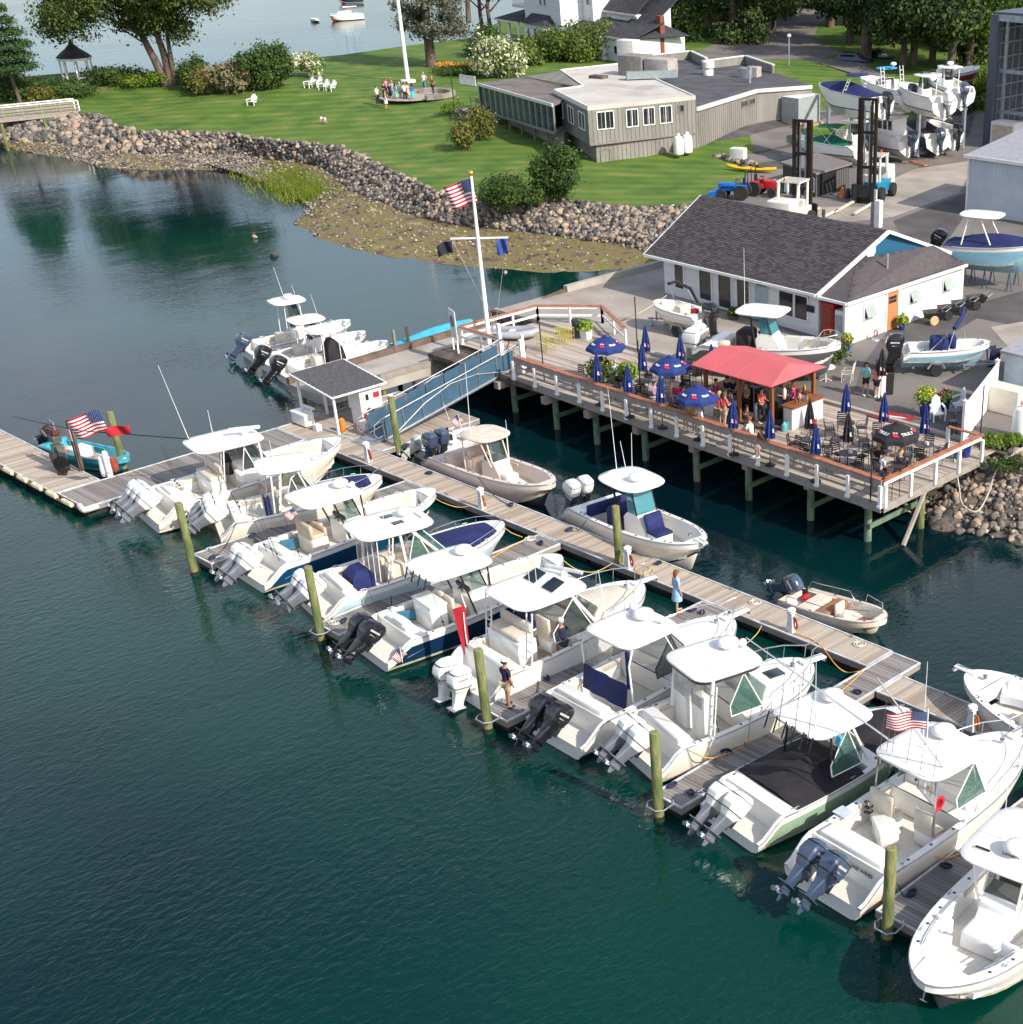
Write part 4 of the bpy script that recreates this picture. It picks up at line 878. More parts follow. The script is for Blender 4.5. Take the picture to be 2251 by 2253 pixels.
def boat(label,pose,W,cat='boat',name='motorboat',group=None):
 p,a,L=pose;return thing(name,label,cat,p,a,group),L
shade=mat('shadow liner',(.50,.46,.40),.6)
bluehull=mat('blue hull',(.006,.055,.13),.12,var=.05,coat=.8)
navyhull=mat('dark blue hull',(.006,.030,.075),.12,var=.05,coat=.8)
palehull=mat('pale blue hull',(.42,.55,.60),.15,var=.04,coat=.6)
sagehull=mat('sage hull',(.30,.42,.30),.15,var=.04,coat=.6)
pinkhull=mat('beige hull',(.58,.50,.45),.25,var=.04)
greyhull=mat('grey hull',(.15,.16,.18),.25,var=.04,coat=.4)
logo_b=mat('logo dark',(.02,.05,.09),.4);logo_w=mat('logo pale',(.55,.6,.62),.4)
pinktop=mat('pinkish gelcoat',(.68,.59,.53),.3,var=.04)
def hull_text(root,h,t,s,size,m,z=.65,side=-1):
 b=h.b(t)*1.0;
 text(s,size,m,root,(t*h.L,side*(b+.03),z),(PI/2,0,0 if side<0 else PI),name='lettering',bold=True)
def shear_logo(root,h,x,z,m,w=.8):
 q=MB();y=-(h.b(x/h.L)+.02)
 q.add([(x-w/2,y,z-.07),(x+w/2,y,z+.1),(x-w/2+.05,y,z-.05)],[(0,1,2)]);q.build('logo_swoosh',m,root)
W=3.1;pose=solve((352,1167),(749,964),W,1.75,.25);t,L=boat('large cream-white boat with triple white outboards and open-array radar, nearest the fuel dock',pose,W)
h=Hull(L,W,1.1,1.75,.45,.11);hull_parts(h,t,cream,band=True,tc=(.18,.93),floor=.55,stripe=cream)
motors(t,h,3,'white',58,1.0,.95,.66)
cushion_u(t,h,.68,.9,1.05,tanl)
hardtop(t,L*.425,3.1,2.5,2.95)
q=MB();q.lathe([(.16,0),(.13,.12),(.2,.2),(.01,.26)],n=10);q.build('radar_base',white,t,smooth=40,loc=(L*.425+.9,-.3,3.0))
q=MB();q.rbox((0,0,0),(.2,1.35,.14),.06,n=3);q.build('radar_array',white,t,smooth=40,loc=(L*.425+.9,-.3,3.33),rot=(0,0,1.2))
q=MB();q.rbox((L*.5,.0,1.15),(.9,2.4,1.25),.12);q.rbox((L*.47,-.75,1.45),(.8,.7,.5),.1);q.build('helm_console',[white],t,smooth=40)
windshield(t,L*.52,L*.62,1.05,1.0,1.6,2.75,frame=white,rake=.75,side=.6)
q=MB();q.rings([[(L*.42,.3,1.2),(L*.47,.3,1.2),(L*.47,.9,1.2),(L*.42,.9,1.2)],[(L*.42,.4,2.1),(L*.45,.4,2.1),(L*.45,.8,2.1),(L*.42,.8,2.1)]]);q.build('black_cover',blackc,t,smooth=30)
ladder(t,L*.34,-1.05,1.1,2.9)
legs(t,[[(L*.35,1.1,1.1),(L*.37,1.0,2.85)],[(L*.55,-1.15,1.4),(L*.55,-1.0,2.85)],[(L*.55,1.15,1.4),(L*.55,1.0,2.85)]],white,.05)
q=MB();q.rbox((0,0,.45),(.65,1.9,.9),.08,1);q.rbox((-.05,0,.98),(.5,1.7,.16),.06);q.rbox((.25,0,1.2),(.14,1.7,.55),.06);q.build('mezzanine_seat',[tanl,white],t,smooth=45,loc=(L*.335,.2,.55))
q=MB();q.rbox((0,0,.38),(.5,1.3,.75),.07);q.build('transom_box',white,t,smooth=45,loc=(L*.15,.4,.5))
for k in(0,1):
 q=MB();q.rbox((0,0,0),(.3,.02,.16),.05);q.build('tan_patch',mat('patch',(.3,.23,.17),.6),t,loc=(L*.22,W/2-.28,.75+.0*k),rot=(0,0,0)) if k else None
antenna(t,L*.3,.9,2.9,3.4,(-.5,.3));antenna(t,L*.4,.5,3.0,1.2)
rods(t,[(L*.18,.5),(L*.18,.2),(L*.18,-.1)],1.3,1.9,lean=-.25)
q=MB();q.path([(L*.3,.9,3.0),(-1.2,3.0,3.75),(-3.2,4.6,4.4)],[.03,.022,.012],6);q.build('outrigger',black,t)
rail(t,h,.8,.98,.08,3)
hull_text(t,h,.50,'R',.35,redc,1.05)
cleats(t,h)
W=2.75;pose=solve((487,1193),(840,1048),W,1.45,.25);t,L=boat('white boat with a navy bow cover and wrapped white outboards, second from the fuel dock',pose,W)
h=Hull(L,W,.95,1.45,.45,.1);hull_parts(h,t,cream,tc=(.17,.6),floor=.5)
motors(t,h,3,'white',58,.98,.85,.58)
fabric_cover(t,h,.62,.92,navy,.05,.16,.12,'bow_cover')
hardtop(t,L*.44,2.3,2.15,2.75)
windshield(t,L*.5,L*.6,1.05,.95,1.35,2.4,gm=glass,frame=white,rake=.6,side=.6)
ladder(t,L*.36,-1.0,1.0,2.7)
legs(t,[[(L*.33,1.0,1.0),(L*.35,.9,2.65)],[(L*.33,-1.0,1.0),(L*.35,-.9,2.65)],[(L*.56,-1.05,1.3),(L*.5,-.9,2.65)],[(L*.56,1.05,1.3),(L*.5,.9,2.65)]],white,.035)
q=MB();rows=[[(L*.30+.04*math.sin(j*1.3),-1.0+.25*j,z) for j in range(9)] for z in(.75,1.2,1.7,2.2,2.68)];q.rings(rows,0,close=False);q.build('clear_curtain',clearv,t,smooth=60)
q=MB();q.rbox((L*.3,-.1,.95),(.12,.6,1.1),.04);q.rbox((L*.31,-.95,1.1),(.1,.35,1.3),.04);q.build('navy_curtain',navy,t)
seat(t,L*.4,.45,.5,.6,tanl);seat(t,L*.4,-.45,.5,.6,tanl)
rail(t,h,.6,.99,.45,4);antenna(t,L*.38,-.9,2.8,1.3);rods(t,[(L*.15,-.5),(L*.15,0)],1.2,1.7);cleats(t,h)
W=2.75;pose=solve((584,1300),(956,1076),W,1.55,.2);t,L=boat('blue-hulled centre console with twin white outboards and tan seats, third boat along',pose,W)
h=Hull(L,W,1.0,1.55,.4,.13);hull_parts(h,t,bluehull,tc=(.2,.93),floor=.48,boot=bluehull)
motors(t,h,2,'white',55,.98,.8,.66)
cushion_u(t,h,.68,.9,.95,tanl);console(t,L*.53,.48,1.2,1.1,1.2,gm=glassg,wtop=2.75)
q=MB();q.rbox((0,0,.27),(1.0,.95,.5),.08,1);q.rbox((0,0,.55),(1.0,.95,.12),.05);q.build('bow_lounge',[tan,white],t,smooth=40,loc=(L*.68,0,.45))
hardtop(t,L*.425,2.7,2.35,2.8);dome(t,L*.425+.8,0,2.84,.33);dome(t,L*.425+1.1,-.45,2.84,.1,.05)
legs(t,[[(L*.50,s_*.62,.5),(L*.42,s_*.8,2.7)] for s_ in(1,-1)]+[[(L*.58,s_*.55,1.2),(L*.56,s_*.8,2.7)] for s_ in(1,-1)],black,.035)
q=MB();q.rbox((0,0,.4),(.75,1.3,.8),.1,1);q.rbox((-.05,0,.86),(.6,1.2,.16),.06);q.rbox((-.3,0,1.1),(.16,1.2,.55),.06);q.rbox((.3,0,.95),(.14,1.2,.4),.06);q.build('leaning_post',[tan,tanl],t,smooth=45,loc=(L*.34,.05,.48))
q=MB();q.rbox((0,0,0),(.1,.9,.45),.04);q.build('blue_bolster',mat('teal vinyl',(.03,.14,.22),.5),t,loc=(L*.27,.75,.8),rot=(0,0,1.2))
q=MB();q.rbox((0,0,.35),(.42,1.5,.7),.06);q.build('transom_box',white,t,smooth=45,loc=(L*.165,0,.5))
rods(t,[(L*.12,-.7),(L*.13,-.1),(L*.13,.5),(L*.2,-1.1)],1.1,1.9,lean=-.35);antenna(t,L*.35,-.9,2.85,1.6);cleats(t,h)
shear_logo(t,h,L*.14,.5,logo_w,.8)
W=2.9;pose=solve((715,1371),(1108,1149),W,1.6,.22);t,L=boat('pale blue hardtop boat with a navy bow cover and a navy seat cover aft',pose,W)
h=Hull(L,W,1.0,1.6,.4,.12);hull_parts(h,t,palehull,tc=(.18,.6),floor=.5)
motors(t,h,2,'white',60,1.0,.85,.72)
fabric_cover(t,h,.66,.93,navy,.05,.18,.10,'bow_cover')
hardtop(t,L*.425,3.1,2.5,2.85);dome(t,L*.425+.75,.1,2.9,.3,.1)
q=MB();q.path([(0,-.35,0),(0,.35,0)],.05,8);q.build('light_bar',white,t,loc=(L*.425+1.2,-.2,2.95))
hatch(t,L*.425+.15,.45,2.885,.55,.4);hatch(t,L*.425+.25,-.35,2.885,.55,.4)
windshield(t,L*.56,L*.66,1.15,1.0,1.4,2.75,gm=glassg,frame=white,rake=1.1,side=.9)
ladder(t,L*.34,-1.15,1.05,2.8);legs(t,[[(L*.62,s_*1.15,1.4),(L*.48,s_*1.05,2.75)] for s_ in(1,-1)]+[[(L*.33,1.15,1.05),(L*.35,1.05,2.75)],[(L*.43,-1.2,1.1),(L*.42,-1.1,2.8)]],white,.06)
q=MB();rows=[[(L*.30+.05*math.sin(j*1.7),-1.1+.275*j,z) for j in range(9)] for z in(1.3,1.7,2.2,2.75)];q.rings(rows,0,close=False);q.build('clear_curtain',clearv,t,smooth=60)
for j in range(5):legs(t,[[(L*.30,-1.05+.52*j,.9),(L*.31,-1.05+.52*j,2.75)]],white,.02,'curtain_pole')
q=MB();q.rings([[(L*.19,-.5,.55),(L*.3,-.5,.55),(L*.3,.7,.55),(L*.19,.7,.55)],[(L*.2,-.4,1.1),(L*.3,-.45,1.2),(L*.3,.6,1.2),(L*.2,.6,1.1)],[(L*.23,-.2,1.35),(L*.28,-.3,1.4),(L*.28,.5,1.4),(L*.23,.5,1.35)]]);q.build('seat_cover',navy,t,smooth=30)
q=MB();q.rbox((L*.42,.4,1.0),(1.0,.8,1.0),.1);q.rbox((L*.4,-.55,1.0),(.7,.6,.9),.1);q.rbox((L*.54,-.5,1.15),(.7,.9,1.2),.1);q.build('helm_deck',tanl,t,smooth=40)
q=MB();q.rbox((0,0,.35),(.42,1.9,.7),.06);q.build('transom_box',white,t,smooth=45,loc=(L*.15,0,.5))
rail(t,h,.62,.99,.3,4);antenna(t,L*.36,-1.0,2.9,1.5);cleats(t,h);shear_logo(t,h,L*.14,.55,logo_b,.8)
W=2.9;pose=solve((855,1474),(1235,1222),W,1.6,.2);t,L=boat('dark-blue-hulled centre console with twin black outboards, stern toward the camera',pose,W)
h=Hull(L,W,1.0,1.6,.4,.13);hull_parts(h,t,navyhull,tc=(.2,.93),floor=.48,boot=cream)
motors(t,h,2,'black',52,1.02,.8,.7)
cushion_u(t,h,.68,.9,.95,tanl);console(t,L*.53,.48,1.2,1.1,1.2,gm=glassg,wtop=2.75)
q=MB();q.rbox((0,0,.27),(1.1,1.0,.5),.08,1);q.rbox((0,0,.55),(1.05,.9,.12),.05);q.build('bow_lounge',[tan,tanl],t,smooth=40,loc=(L*.68,0,.45))
hardtop(t,L*.425,2.8,2.4,2.8);dome(t,L*.425+.75,.15,2.84,.34)
legs(t,[[(L*.50,s_*.62,.5),(L*.42,s_*.8,2.7)] for s_ in(1,-1)]+[[(L*.58,s_*.55,1.2),(L*.56,s_*.8,2.7)] for s_ in(1,-1)],black,.035)
q=MB();q.rbox((0,0,.5),(.7,1.35,1.0),.08,1);q.rbox((0,0,1.03),(.74,1.4,.1),.04,1);q.build('bait_station',[tanl,white],t,smooth=45,loc=(L*.32,.15,.48))
seat(t,L*.41,.35,.5,.6,tanl,back=.6);seat(t,L*.41,-.35,.5,.6,tanl,back=.6)
q=MB();q.rbox((0,0,0),(.1,.9,.45),.04);q.build('blue_bolster',mat('teal vinyl',(.03,.14,.22),.5),t,loc=(L*.25,.85,.8),rot=(0,0,1.2))
q=MB();q.rbox((0,0,.35),(.42,1.5,.7),.06);q.rbox((0,-.1,.72),(.36,.7,.08),.03);q.build('transom_box',white,t,smooth=45,loc=(L*.165,0,.5))
q=MB();q.rbox((0,0,.0),(.9,.32,.12),.05);q.build('fish_box_lid',tanl,t,smooth=45,loc=(L*.27,-W/2+.35,.85),rot=(0,0,0))
rods(t,[(L*.05,.3),(L*.08,-.1),(L*.3,-1.1)],1.0,1.8,lean=-.35);cleats(t,h);shear_logo(t,h,L*.14,.5,logo_w,.9)
for k in range(4):legs(t,[[(L*.425-1.4,-.9+.45*k,2.9),(L*.425-1.55,-.9+.45*k,2.5)]],black,.03,'rod_holder')
W=3.15;pose=solve((1075,1563),(1411,1276),W,1.85,.2);t,L=boat('large white express cruiser with two tilted dark roof hatches and upright white outboards',pose,W)
h=Hull(L,W,1.15,1.75,.45,.13);hull_parts(h,t,white,tc=(.2,.5),floor=.5)
motors(t,h,2,'whiteall',8,.98,.72,.85)
def cabin(t,h,t0,t1,z0,hh,m=white,m2=None):
 q=MB();rows=[];L=h.L;N=8
 for i in range(N+1):
  f=i/N;tt=t0+(t1-t0)*f;B=max(.08,h.b(tt)-.32-.1*f);zz=h.z(tt)+.03;H=hh*math.cos(f*PI/2)**.7+.02
  rows.append([(tt*L,B,zz),(tt*L,B*.93,zz+H*.7),(tt*L,B*.7,zz+H),(tt*L,0,zz+H+.04),(tt*L,-B*.7,zz+H),(tt*L,-B*.93,zz+H*.7),(tt*L,-B,zz)])
 q.rings(rows,0,close=False);q.add(rows[0],[tuple(range(7))]);q.build('cabin_top',m,t,smooth=50)
cabin(t,h,.6,.93,0,.30,tanl)
hardtop(t,L*.42,3.0,2.7,3.1)
for y in(.5,-.55):
 q=MB();q.box((0,0,0),(.6,.62,.03),0);q.box((0,0,-.022),(.66,.68,.03),1);q.build('roof_hatch',[dglass,white],t,loc=(L*.42+.35,y,3.30),rot=(0,-.35,0))
q=MB();q.path([(0,-.75,0),(0,.75,0)],.075,8);q.build('radar_array',mat('pale grey',(.5,.52,.55),.4),t,loc=(L*.42+1.25,.0,3.42),rot=(0,0,.35))
q=MB();q.lathe([(.15,0),(.12,.2),(.05,.28)],n=8);q.build('radar_base',white,t,loc=(L*.42+1.25,0,3.14))
windshield(t,L*.6,L*.74,1.25,.95,1.5,2.85,gm=glass,frame=white,rake=1.5,side=1.7)
ladder(t,L*.25,-1.2,1.2,3.0,dx=.2);ladder(t,L*.25,1.2,1.2,3.0,dx=.2)
legs(t,[[(L*.62,s_*1.2,1.6),(L*.5,s_*1.15,3.0)] for s_ in(1,-1)],white,.06)
q=MB();q.rbox((0,0,.55),(.8,1.9,1.1),.08,0);q.rbox((-.05,0,1.2),(.6,1.8,.2),.08,1);q.rbox((.25,0,1.4),(.16,1.8,.5),.07,1);q.build('mezzanine_seat',[white,tanl],t,smooth=45,loc=(L*.3,.35,.5))
seat(t,L*.42,-.55,.9,.75,tanl,back=.8);seat(t,L*.42,.65,.9,.75,navy,back=.8)
q=MB();q.rbox((L*.53,0,1.2),(.8,2.3,1.2),.1);q.build('helm_console',white,t,smooth=40)
q=MB();q.rbox((0,0,.3),(.45,2.4,.6),.08);q.build('transom_box',white,t,smooth=45,loc=(L*.16,0,.75))
for tt in(.63,.7):
 q=MB();q.rbox((0,0,0),(1.1 if tt>.65 else .3,.03,.17),.08,n=2);q.build('hull_window',dglass,t,loc=(tt*L,-(h.b(tt)+.004),h.z(tt)-.26),rot=(0,-.08,-.14 if tt<.65 else -.28))
rail(t,h,.55,.985,.6,6,pulpit=.3);pulpit(t,h);antenna(t,L*.3,-1.1,3.15,1.8);antenna(t,L*.36,-.8,3.15,1.5);cleats(t,h)
bn=thing('banner','long red banner hanging from the stern quarter of the roof','banner',at(1022,1330,2.9))
q=MB();rows=[[(.02*math.sin(j*1.2+i*.3),-.0-.42*j/4*(1-i/9)**.5,-2.3*i/8+ -.15*j/4) for j in range(5)] for i in range(9)];q.rings(rows,0,close=False);q.build('cloth',redc,bn,smooth=60,rot=(0,.12,-.6));q=MB();q.cyl((-.25,.1,.25),(.05,0,-.1),.02,n=5);q.build('staff',wpaint,bn)
q=MB();q.path([(.03,-.07,-.3),(.03,-.09,-1.2),(.03,-.07,-1.9)],.025,4);q.build('white_lettering',whitecl,bn,rot=(0,.12,-.6))
W=3.05;pose=solve((1281,1668),(1609,1352),W,1.85,.2);t,L=boat('white walkaround boat with a navy cockpit curtain and twin black outboards',pose,W)
h=Hull(L,W,1.1,1.75,.45,.13);hull_parts(h,t,white,tc=(.2,.5),floor=.5,stripe=mat('black stripe',(.03,.03,.04),.4))
motors(t,h,2,'black',50,1.02,.85,.72)
cabin(t,h,.58,.93,0,.34)
hardtop(t,L*.44,2.5,2.45,3.05);dome(t,L*.44+.6,.1,3.1,.36);dome(t,L*.44+.75,.75,3.1,.16,.05);dome(t,L*.44+.75,-.65,3.1,.08,.05)
windshield(t,L*.6,L*.7,1.15,.9,1.55,2.8,gm=glass,frame=black,rake=1.1,side=1.3)
q=MB();rows=[[(L*.32+.03*math.sin(j*1.3)-.25*(2.9-z)/2,-1.1+.275*j,z) for j in range(9)] for z in(1.75,2.1,2.5,2.9)];q.rings(rows,0,close=False);q.build('clear_curtain',clearv,t,smooth=60)
q=MB();rows=[[(L*.32-.29-.3*(1.75-z)/2+.03*math.sin(j*1.9),-1.13+.2825*j,z) for j in range(9)] for z in(.9,1.3,1.78)];q.rings(rows,0,close=False)
q.build('navy_curtain',navy,t,smooth=60)
q=MB();q.rbox((L*.31,-.95,2.2),(.1,.16,1.4),.03);q.build('curtain_edge',navy,t)
legs(t,[[(L*.3,s_*1.2,1.1),(L*.29,s_*1.2,2.5),(L*.33,s_*1.05,3.0)] for s_ in(1,-1)]+[[(L*.58,s_*1.1,1.6),(L*.5,s_*1.05,2.95)] for s_ in(1,-1)],white,.035)
q=MB();q.rbox((0,0,.3),(.45,2.3,.65),.08);q.build('transom_box',white,t,smooth=45,loc=(L*.165,0,.7))
for tt in(.56,.64):hatch(t,tt*L,-(h.b(tt)+.005),h.z(tt)-.25,.3,.02,0)
rail(t,h,.55,.985,.55,6,pulpit=.35);pulpit(t,h,.7);antenna(t,L*.35,-.6,3.1,1.4);antenna(t,L*.4,.9,3.1,1.9,(-.2,0));cleats(t,h)
W=3.0;pose=solve((1452,1722),(1784,1449),W,1.85,.2);t,L=boat('white cabin boat with a dark skirt under its hardtop and tilted white outboards',pose,W)
h=Hull(L,W,1.1,1.75,.45,.13);hull_parts(h,t,cream,tc=(.2,.5),floor=.5)
motors(t,h,2,'white',52,.98,.85,.7)
cabin(t,h,.6,.92,0,.25)
hardtop(t,L*.44,2.6,2.45,3.05,dark_edge=mat('dark brown skirt',(.05,.04,.045),.6));dome(t,L*.44+.7,.25,3.1,.36);dome(t,L*.44+1.1,.0,3.1,.12,.05)
windshield(t,L*.6,L*.72,1.15,.9,1.5,2.85,gm=glassg,frame=white,rake=1.3,side=1.2)
legs(t,[[(L*.3,s_*1.15,1.1),(L*.33,s_*1.1,3.0)] for s_ in(1,-1)],white,.08);ladder(t,L*.3,-1.25,1.1,2.9,dx=.15)
q=MB();q.rbox((L*.33,.75,1.35),(.3,.7,1.7),.06,0);q.rbox((L*.33,-.35,1.35),(.3,.8,1.7),.06,0);q.build('cabin_bulkhead',white,t,smooth=40)
for y in(.75,.2,-.35):
 q=MB();q.box((L*.33-.16,y,2.3),(.02,.6,1.1));q.build('clear_curtain',clearv,t)
q=MB();q.rbox((0,0,.3),(.45,2.3,.65),.08);q.build('transom_box',white,t,smooth=45,loc=(L*.165,0,.7))
q=MB();q.rbox((0,0,0),(.6,.5,.05),.12,n=3);q.build('deck_hatch',dglass,t,smooth=40,loc=(L*.78,.0,h.z(.78)+.27))
hatch(t,.62*L,-(h.b(.62)+.005),h.z(.62)-.25,.35,.02,0)
rail(t,h,.55,.985,.55,6,pulpit=.3);pulpit(t,h,.45);antenna(t,L*.33,-.7,3.1,1.4);antenna(t,L*.42,-.9,3.1,1.0);cleats(t,h)
W=2.95;pose=solve((1669,1875),(1999,1560),W,1.6,.2);t,L=boat('sage-green boat under a black cockpit cover, with two tall white outriggers',pose,W)
h=Hull(L,W,1.0,1.6,.4,.13);hull_parts(h,t,sagehull,tc=(.2,.6),floor=.5)
motors(t,h,2,'white',52,.98,.8,.7)
fabric_cover(t,h,.2,.56,blackc,.12,.02,.30,'cockpit_cover',.05);fabric_cover(t,h,.68,.93,blackc,.05,.2,.06,'bow_cover')
hardtop(t,L*.5,2.5,2.4,2.85);dome(t,L*.5+.65,.3,2.9,.34,.1)
windshield(t,L*.58,L*.68,1.15,.95,1.4,2.75,gm=glassg,frame=white,rake=1.1,side=1.2)
legs(t,[[(L*.42,s_*1.1,1.15),(L*.43,s_*.95,2.75)] for s_ in(1,-1)],black,.04);legs(t,[[(L*.62,s_*1.1,1.4),(L*.54,s_*.95,2.75)] for s_ in(1,-1)],white,.05)
for k in range(6):legs(t,[[(L*.5-1.25,-1.0+.4*k,2.95),(L*.5-1.45,-1.0+.4*k,2.45)]],black,.03,'rod_holder')
rods(t,[(L*.5-1.3,-.8),(L*.5-1.3,-.2),(L*.5-1.3,.5),(L*.1,0)],2.8,1.7,lean=.3)
antenna(t,L*.4,-.5,2.9,2.2);antenna(t,L*.45,.6,2.9,1.6)
rail(t,h,.62,.99,.12,3);cleats(t,h);shear_logo(t,h,L*.14,.5,logo_b,.9)
q=MB();q.rbox((0,0,.4),(.09,.2,.36),.04,n=2);q.path([(0,0,.2),(.1,0,-.9)],.02,5,1);q.build('landing_net',[mat('cyan',(.05,.4,.6),.5),black],t,loc=(L*.42,-1.25,2.4),rot=(.3,0,0))
W=3.1;pose=solve((1892,2023),(2239,1609),W,1.85,.2);t,L=boat('white fishing boat with twin slate-blue outboards and a white cooler in its cockpit',pose,W)
h=Hull(L,W,1.1,1.75,.45,.12);hull_parts(h,t,cream,tc=(.2,.5),floor=.5,g=.22)
motors(t,h,2,'slate',55,1.05,.85,.78)
cabin(t,h,.55,.92,0,.32)
hardtop(t,L*.52,2.7,2.5,3.0);dome(t,L*.52+.75,.2,3.05,.36)
windshield(t,L*.66,L*.74,1.15,.9,1.55,2.8,gm=glassg,frame=white,rake=1.1,side=1.3)
legs(t,[[(L*.39,s_*1.15,1.1),(L*.4,s_*1.05,2.95)] for s_ in(1,-1)],steel,.035);legs(t,[[(L*.62,s_*1.1,1.6),(L*.58,s_*1.05,2.95)] for s_ in(1,-1)],steel,.03)
q=MB();q.rbox((0,0,.3),(.9,.6,.5),.08);q.rbox((0,0,.58),(.94,.64,.1),.04);o=q.build('cooler',gloss_white,None,smooth=45,loc=t.matrix_basis@Vector((L*.33,.2,.52)),rot=(0,0,pose[1]+1.0));tag(o,'white hard-sided fishing cooler standing in the cockpit','cooler')
seat(t,L*.4,.7,.5,.9,tanl,back=.75);seat(t,L*.42,-.75,.5,.7,tanl,back=.7)
q=MB();q.rbox((0,0,.3),(.7,2.4,.6),.08);q.build('transom_box',white,t,smooth=45,loc=(L*.17,0,.68))
q=MB();q.rbox((0,0,0),(.3,1.0,.03),.14,n=4);q.build('green_pad',mat('olive pad',(.20,.25,.09),.6),t,smooth=40,loc=(L*.17,.1,1.0))
q=MB();q.lathe([(.2,-.03),(.26,0),(.2,.03),(.14,0),(.2,-.03)],n=16);q.build('life_ring',redc,t,smooth=60,loc=(L*.43,-1.0,2.0),rot=(PI/2,.2,0))
q=MB();q.rbox((0,0,0),(.45,.55,.04),.04);q.build('bait_board',mat('pale blue board',(.5,.56,.62),.4),t,loc=(L*.27,1.35,1.22))
q=MB();q.path([(.1*math.cos(a),.13*math.sin(a),.02*k) for k,a in enumerate([i*.7 for i in range(24)])],.025,5);q.build('coiled_hose',black,t,loc=(L*.36,1.1,.9))
rods(t,[(L*.38,-1.0),(L*.385,-.5),(L*.385,0),(L*.39,.8),(L*.39,1.05),(L*.39,.6)],2.6,1.9,mat('rod tan',(.2,.13,.06),.4),lean=.35)
for y,e in((.9,(-1.9,4.2,2.6)),(-.9,(-1.5,1.3,3.0))):
 q=MB();q.path([(0,0,0),(e[0]*.5,e[1]*.5,e[2]*.5),e],[.035,.03,.02],6);q.build('outrigger',alu,t,loc=(L*.46,y,3.0))
antenna(t,L*.5,.2,3.05,2.8)
rail(t,h,.55,.985,.5,6,pulpit=.3);pulpit(t,h,.6);cleats(t,h)
text('ONE WIND',.17,logo_b,t,(L*.115,-.55,.82),(PI/2,0,-PI/2),bold=True)
W=3.1;bw=at(2035,2170,1.45);a=R_(-84);L=9.4;st=bw-Vector((math.cos(a),math.sin(a),0))*L;st.z=0
t=thing('motorboat','big white centre console in the lower right corner, bow pointing at the camera','boat',st,a)
h=Hull(L,W,1.0,1.5,.45,.12,full=2.9);hull_parts(h,t,white,tc=(.2,.9),floor=.5,g=.3)
cushion_u(t,h,.72,.88,.9,whitecl,.5);console(t,L*.56,.5,1.15,1.2,1.2,wtop=2.75,fr=white)
q=MB();q.rbox((0,0,.3),(1.0,1.1,.6),.1);q.rbox((-.45,0,.75),(.2,1.05,.6),.08);q.build('console_seat',whitecl,t,smooth=45,loc=(L*.655,0,.5))
q=MB();q.rbox((0,0,.0),(.14,.5,.45),.06);q.build('seat_back',whitecl,t,smooth=45,loc=(L*.72,-.95,1.2));q=MB();q.rbox((0,0,.0),(.14,.5,.45),.06);q.build('seat_back',whitecl,t,smooth=45,loc=(L*.72,.95,1.2))
hardtop(t,L*.48,3.0,2.6,2.8);dm=dome(t,L*.48+.55,.1,2.85,.36,.1);text('GARMIN',.13,logo_b,t,(L*.48+.925,.1,3.02),(PI/2,0,PI/2),bold=True);hatch(t,L*.48+.9,-.7,2.85,.12,.5)
legs(t,[[(L*.5,s_*.6,.6),(L*.45,s_*.85,2.7)] for s_ in(1,-1)]+[[(L*.6,s_*.55,1.2),(L*.6,s_*.85,2.7)] for s_ in(1,-1)],white,.035)
antenna(t,L*.5,-.5,2.85,2.4);motors(t,h,2,'white',20,.98,.8,.7)
q=MB();q.rbox((0,0,0),(.9,1.0,.02),.1);q.build('anchor_locker_lid',white,t,loc=(L*.945-.2,0,h.z(.93)+.08))
q=MB();q.path([(L-.05,0,h.fb-.1),(L+.06,0,h.fb-.45)],.02,5);q.path([(L+.02,-.1,h.fb-.5),(L+.08,0,h.fb-.45),(L+.02,.1,h.fb-.5)],.02,5);q.build('anchor',steel,t);cleats(t,h,(.3,.6,.8))
q=MB()
for s_ in(1,-1):q.path([(tt*L,s_*(h.b(tt)-.33),h.z(tt)+.10) for tt in(.6,.68,.76,.82,.86)],.018,5)
q.build('grab_rail',steel,t,smooth=60)
W=2.5;pose=(Vector((1.75,1.55,0)),R_(1.5),8.0);t,L=boat('pinkish-beige centre console lying along the far side of the walkway',pose,W)
bw=at(1215,1065,1.35);pose=(Vector((1.9,1.45,0)),0,bw.x-1.9);t.location=pose[0];t.rotation_euler[2]=math.atan2(bw.y-1.45,bw.x-1.9);L=math.hypot(bw.y-1.45,bw.x-1.9)
h=Hull(L,W,.95,1.35,.5,.1);hull_parts(h,t,pinkhull,mtop=pinktop,tc=(.2,.94),floor=.45)
motors(t,h,2,'slate',12,.95,.9,.66);console(t,L*.53,.45,1.0,1.0,1.05,m=pinktop,gm=glass,fr=pinktop,wtop=2.5)
hardtop(t,L*.45,2.1,2.0,2.55,m=mat('beige canvas',(.60,.52,.44),.8),e=.7);legs(t,[[(L*.36,s_*.75,.5),(L*.36,s_*.75,2.5)] for s_ in(1,-1)]+[[(L*.56,s_*.5,1.3),(L*.52,s_*.75,2.5)] for s_ in(1,-1)],pinktop,.03)
q=MB();q.rbox((0,0,.45),(.7,1.2,.9),.1);q.rbox((-.0,0,1.1),(.25,1.1,.5),.08);q.build('leaning_post',mat('blush vinyl',(.62,.50,.42),.5),t,smooth=45,loc=(L*.36,0,.45))
q=MB();q.rbox((0,0,.4),(.4,1.8,.8),.1);q.build('stern_seat',mat('blush vinyl',(.62,.50,.42),.5),t,smooth=45,loc=(L*.2,.0,.4));q=MB();q.rbox((0,0,.3),(.6,.7,.6),.1);q.build('console_seat',pinktop,t,smooth=45,loc=(L*.63,0,.45))
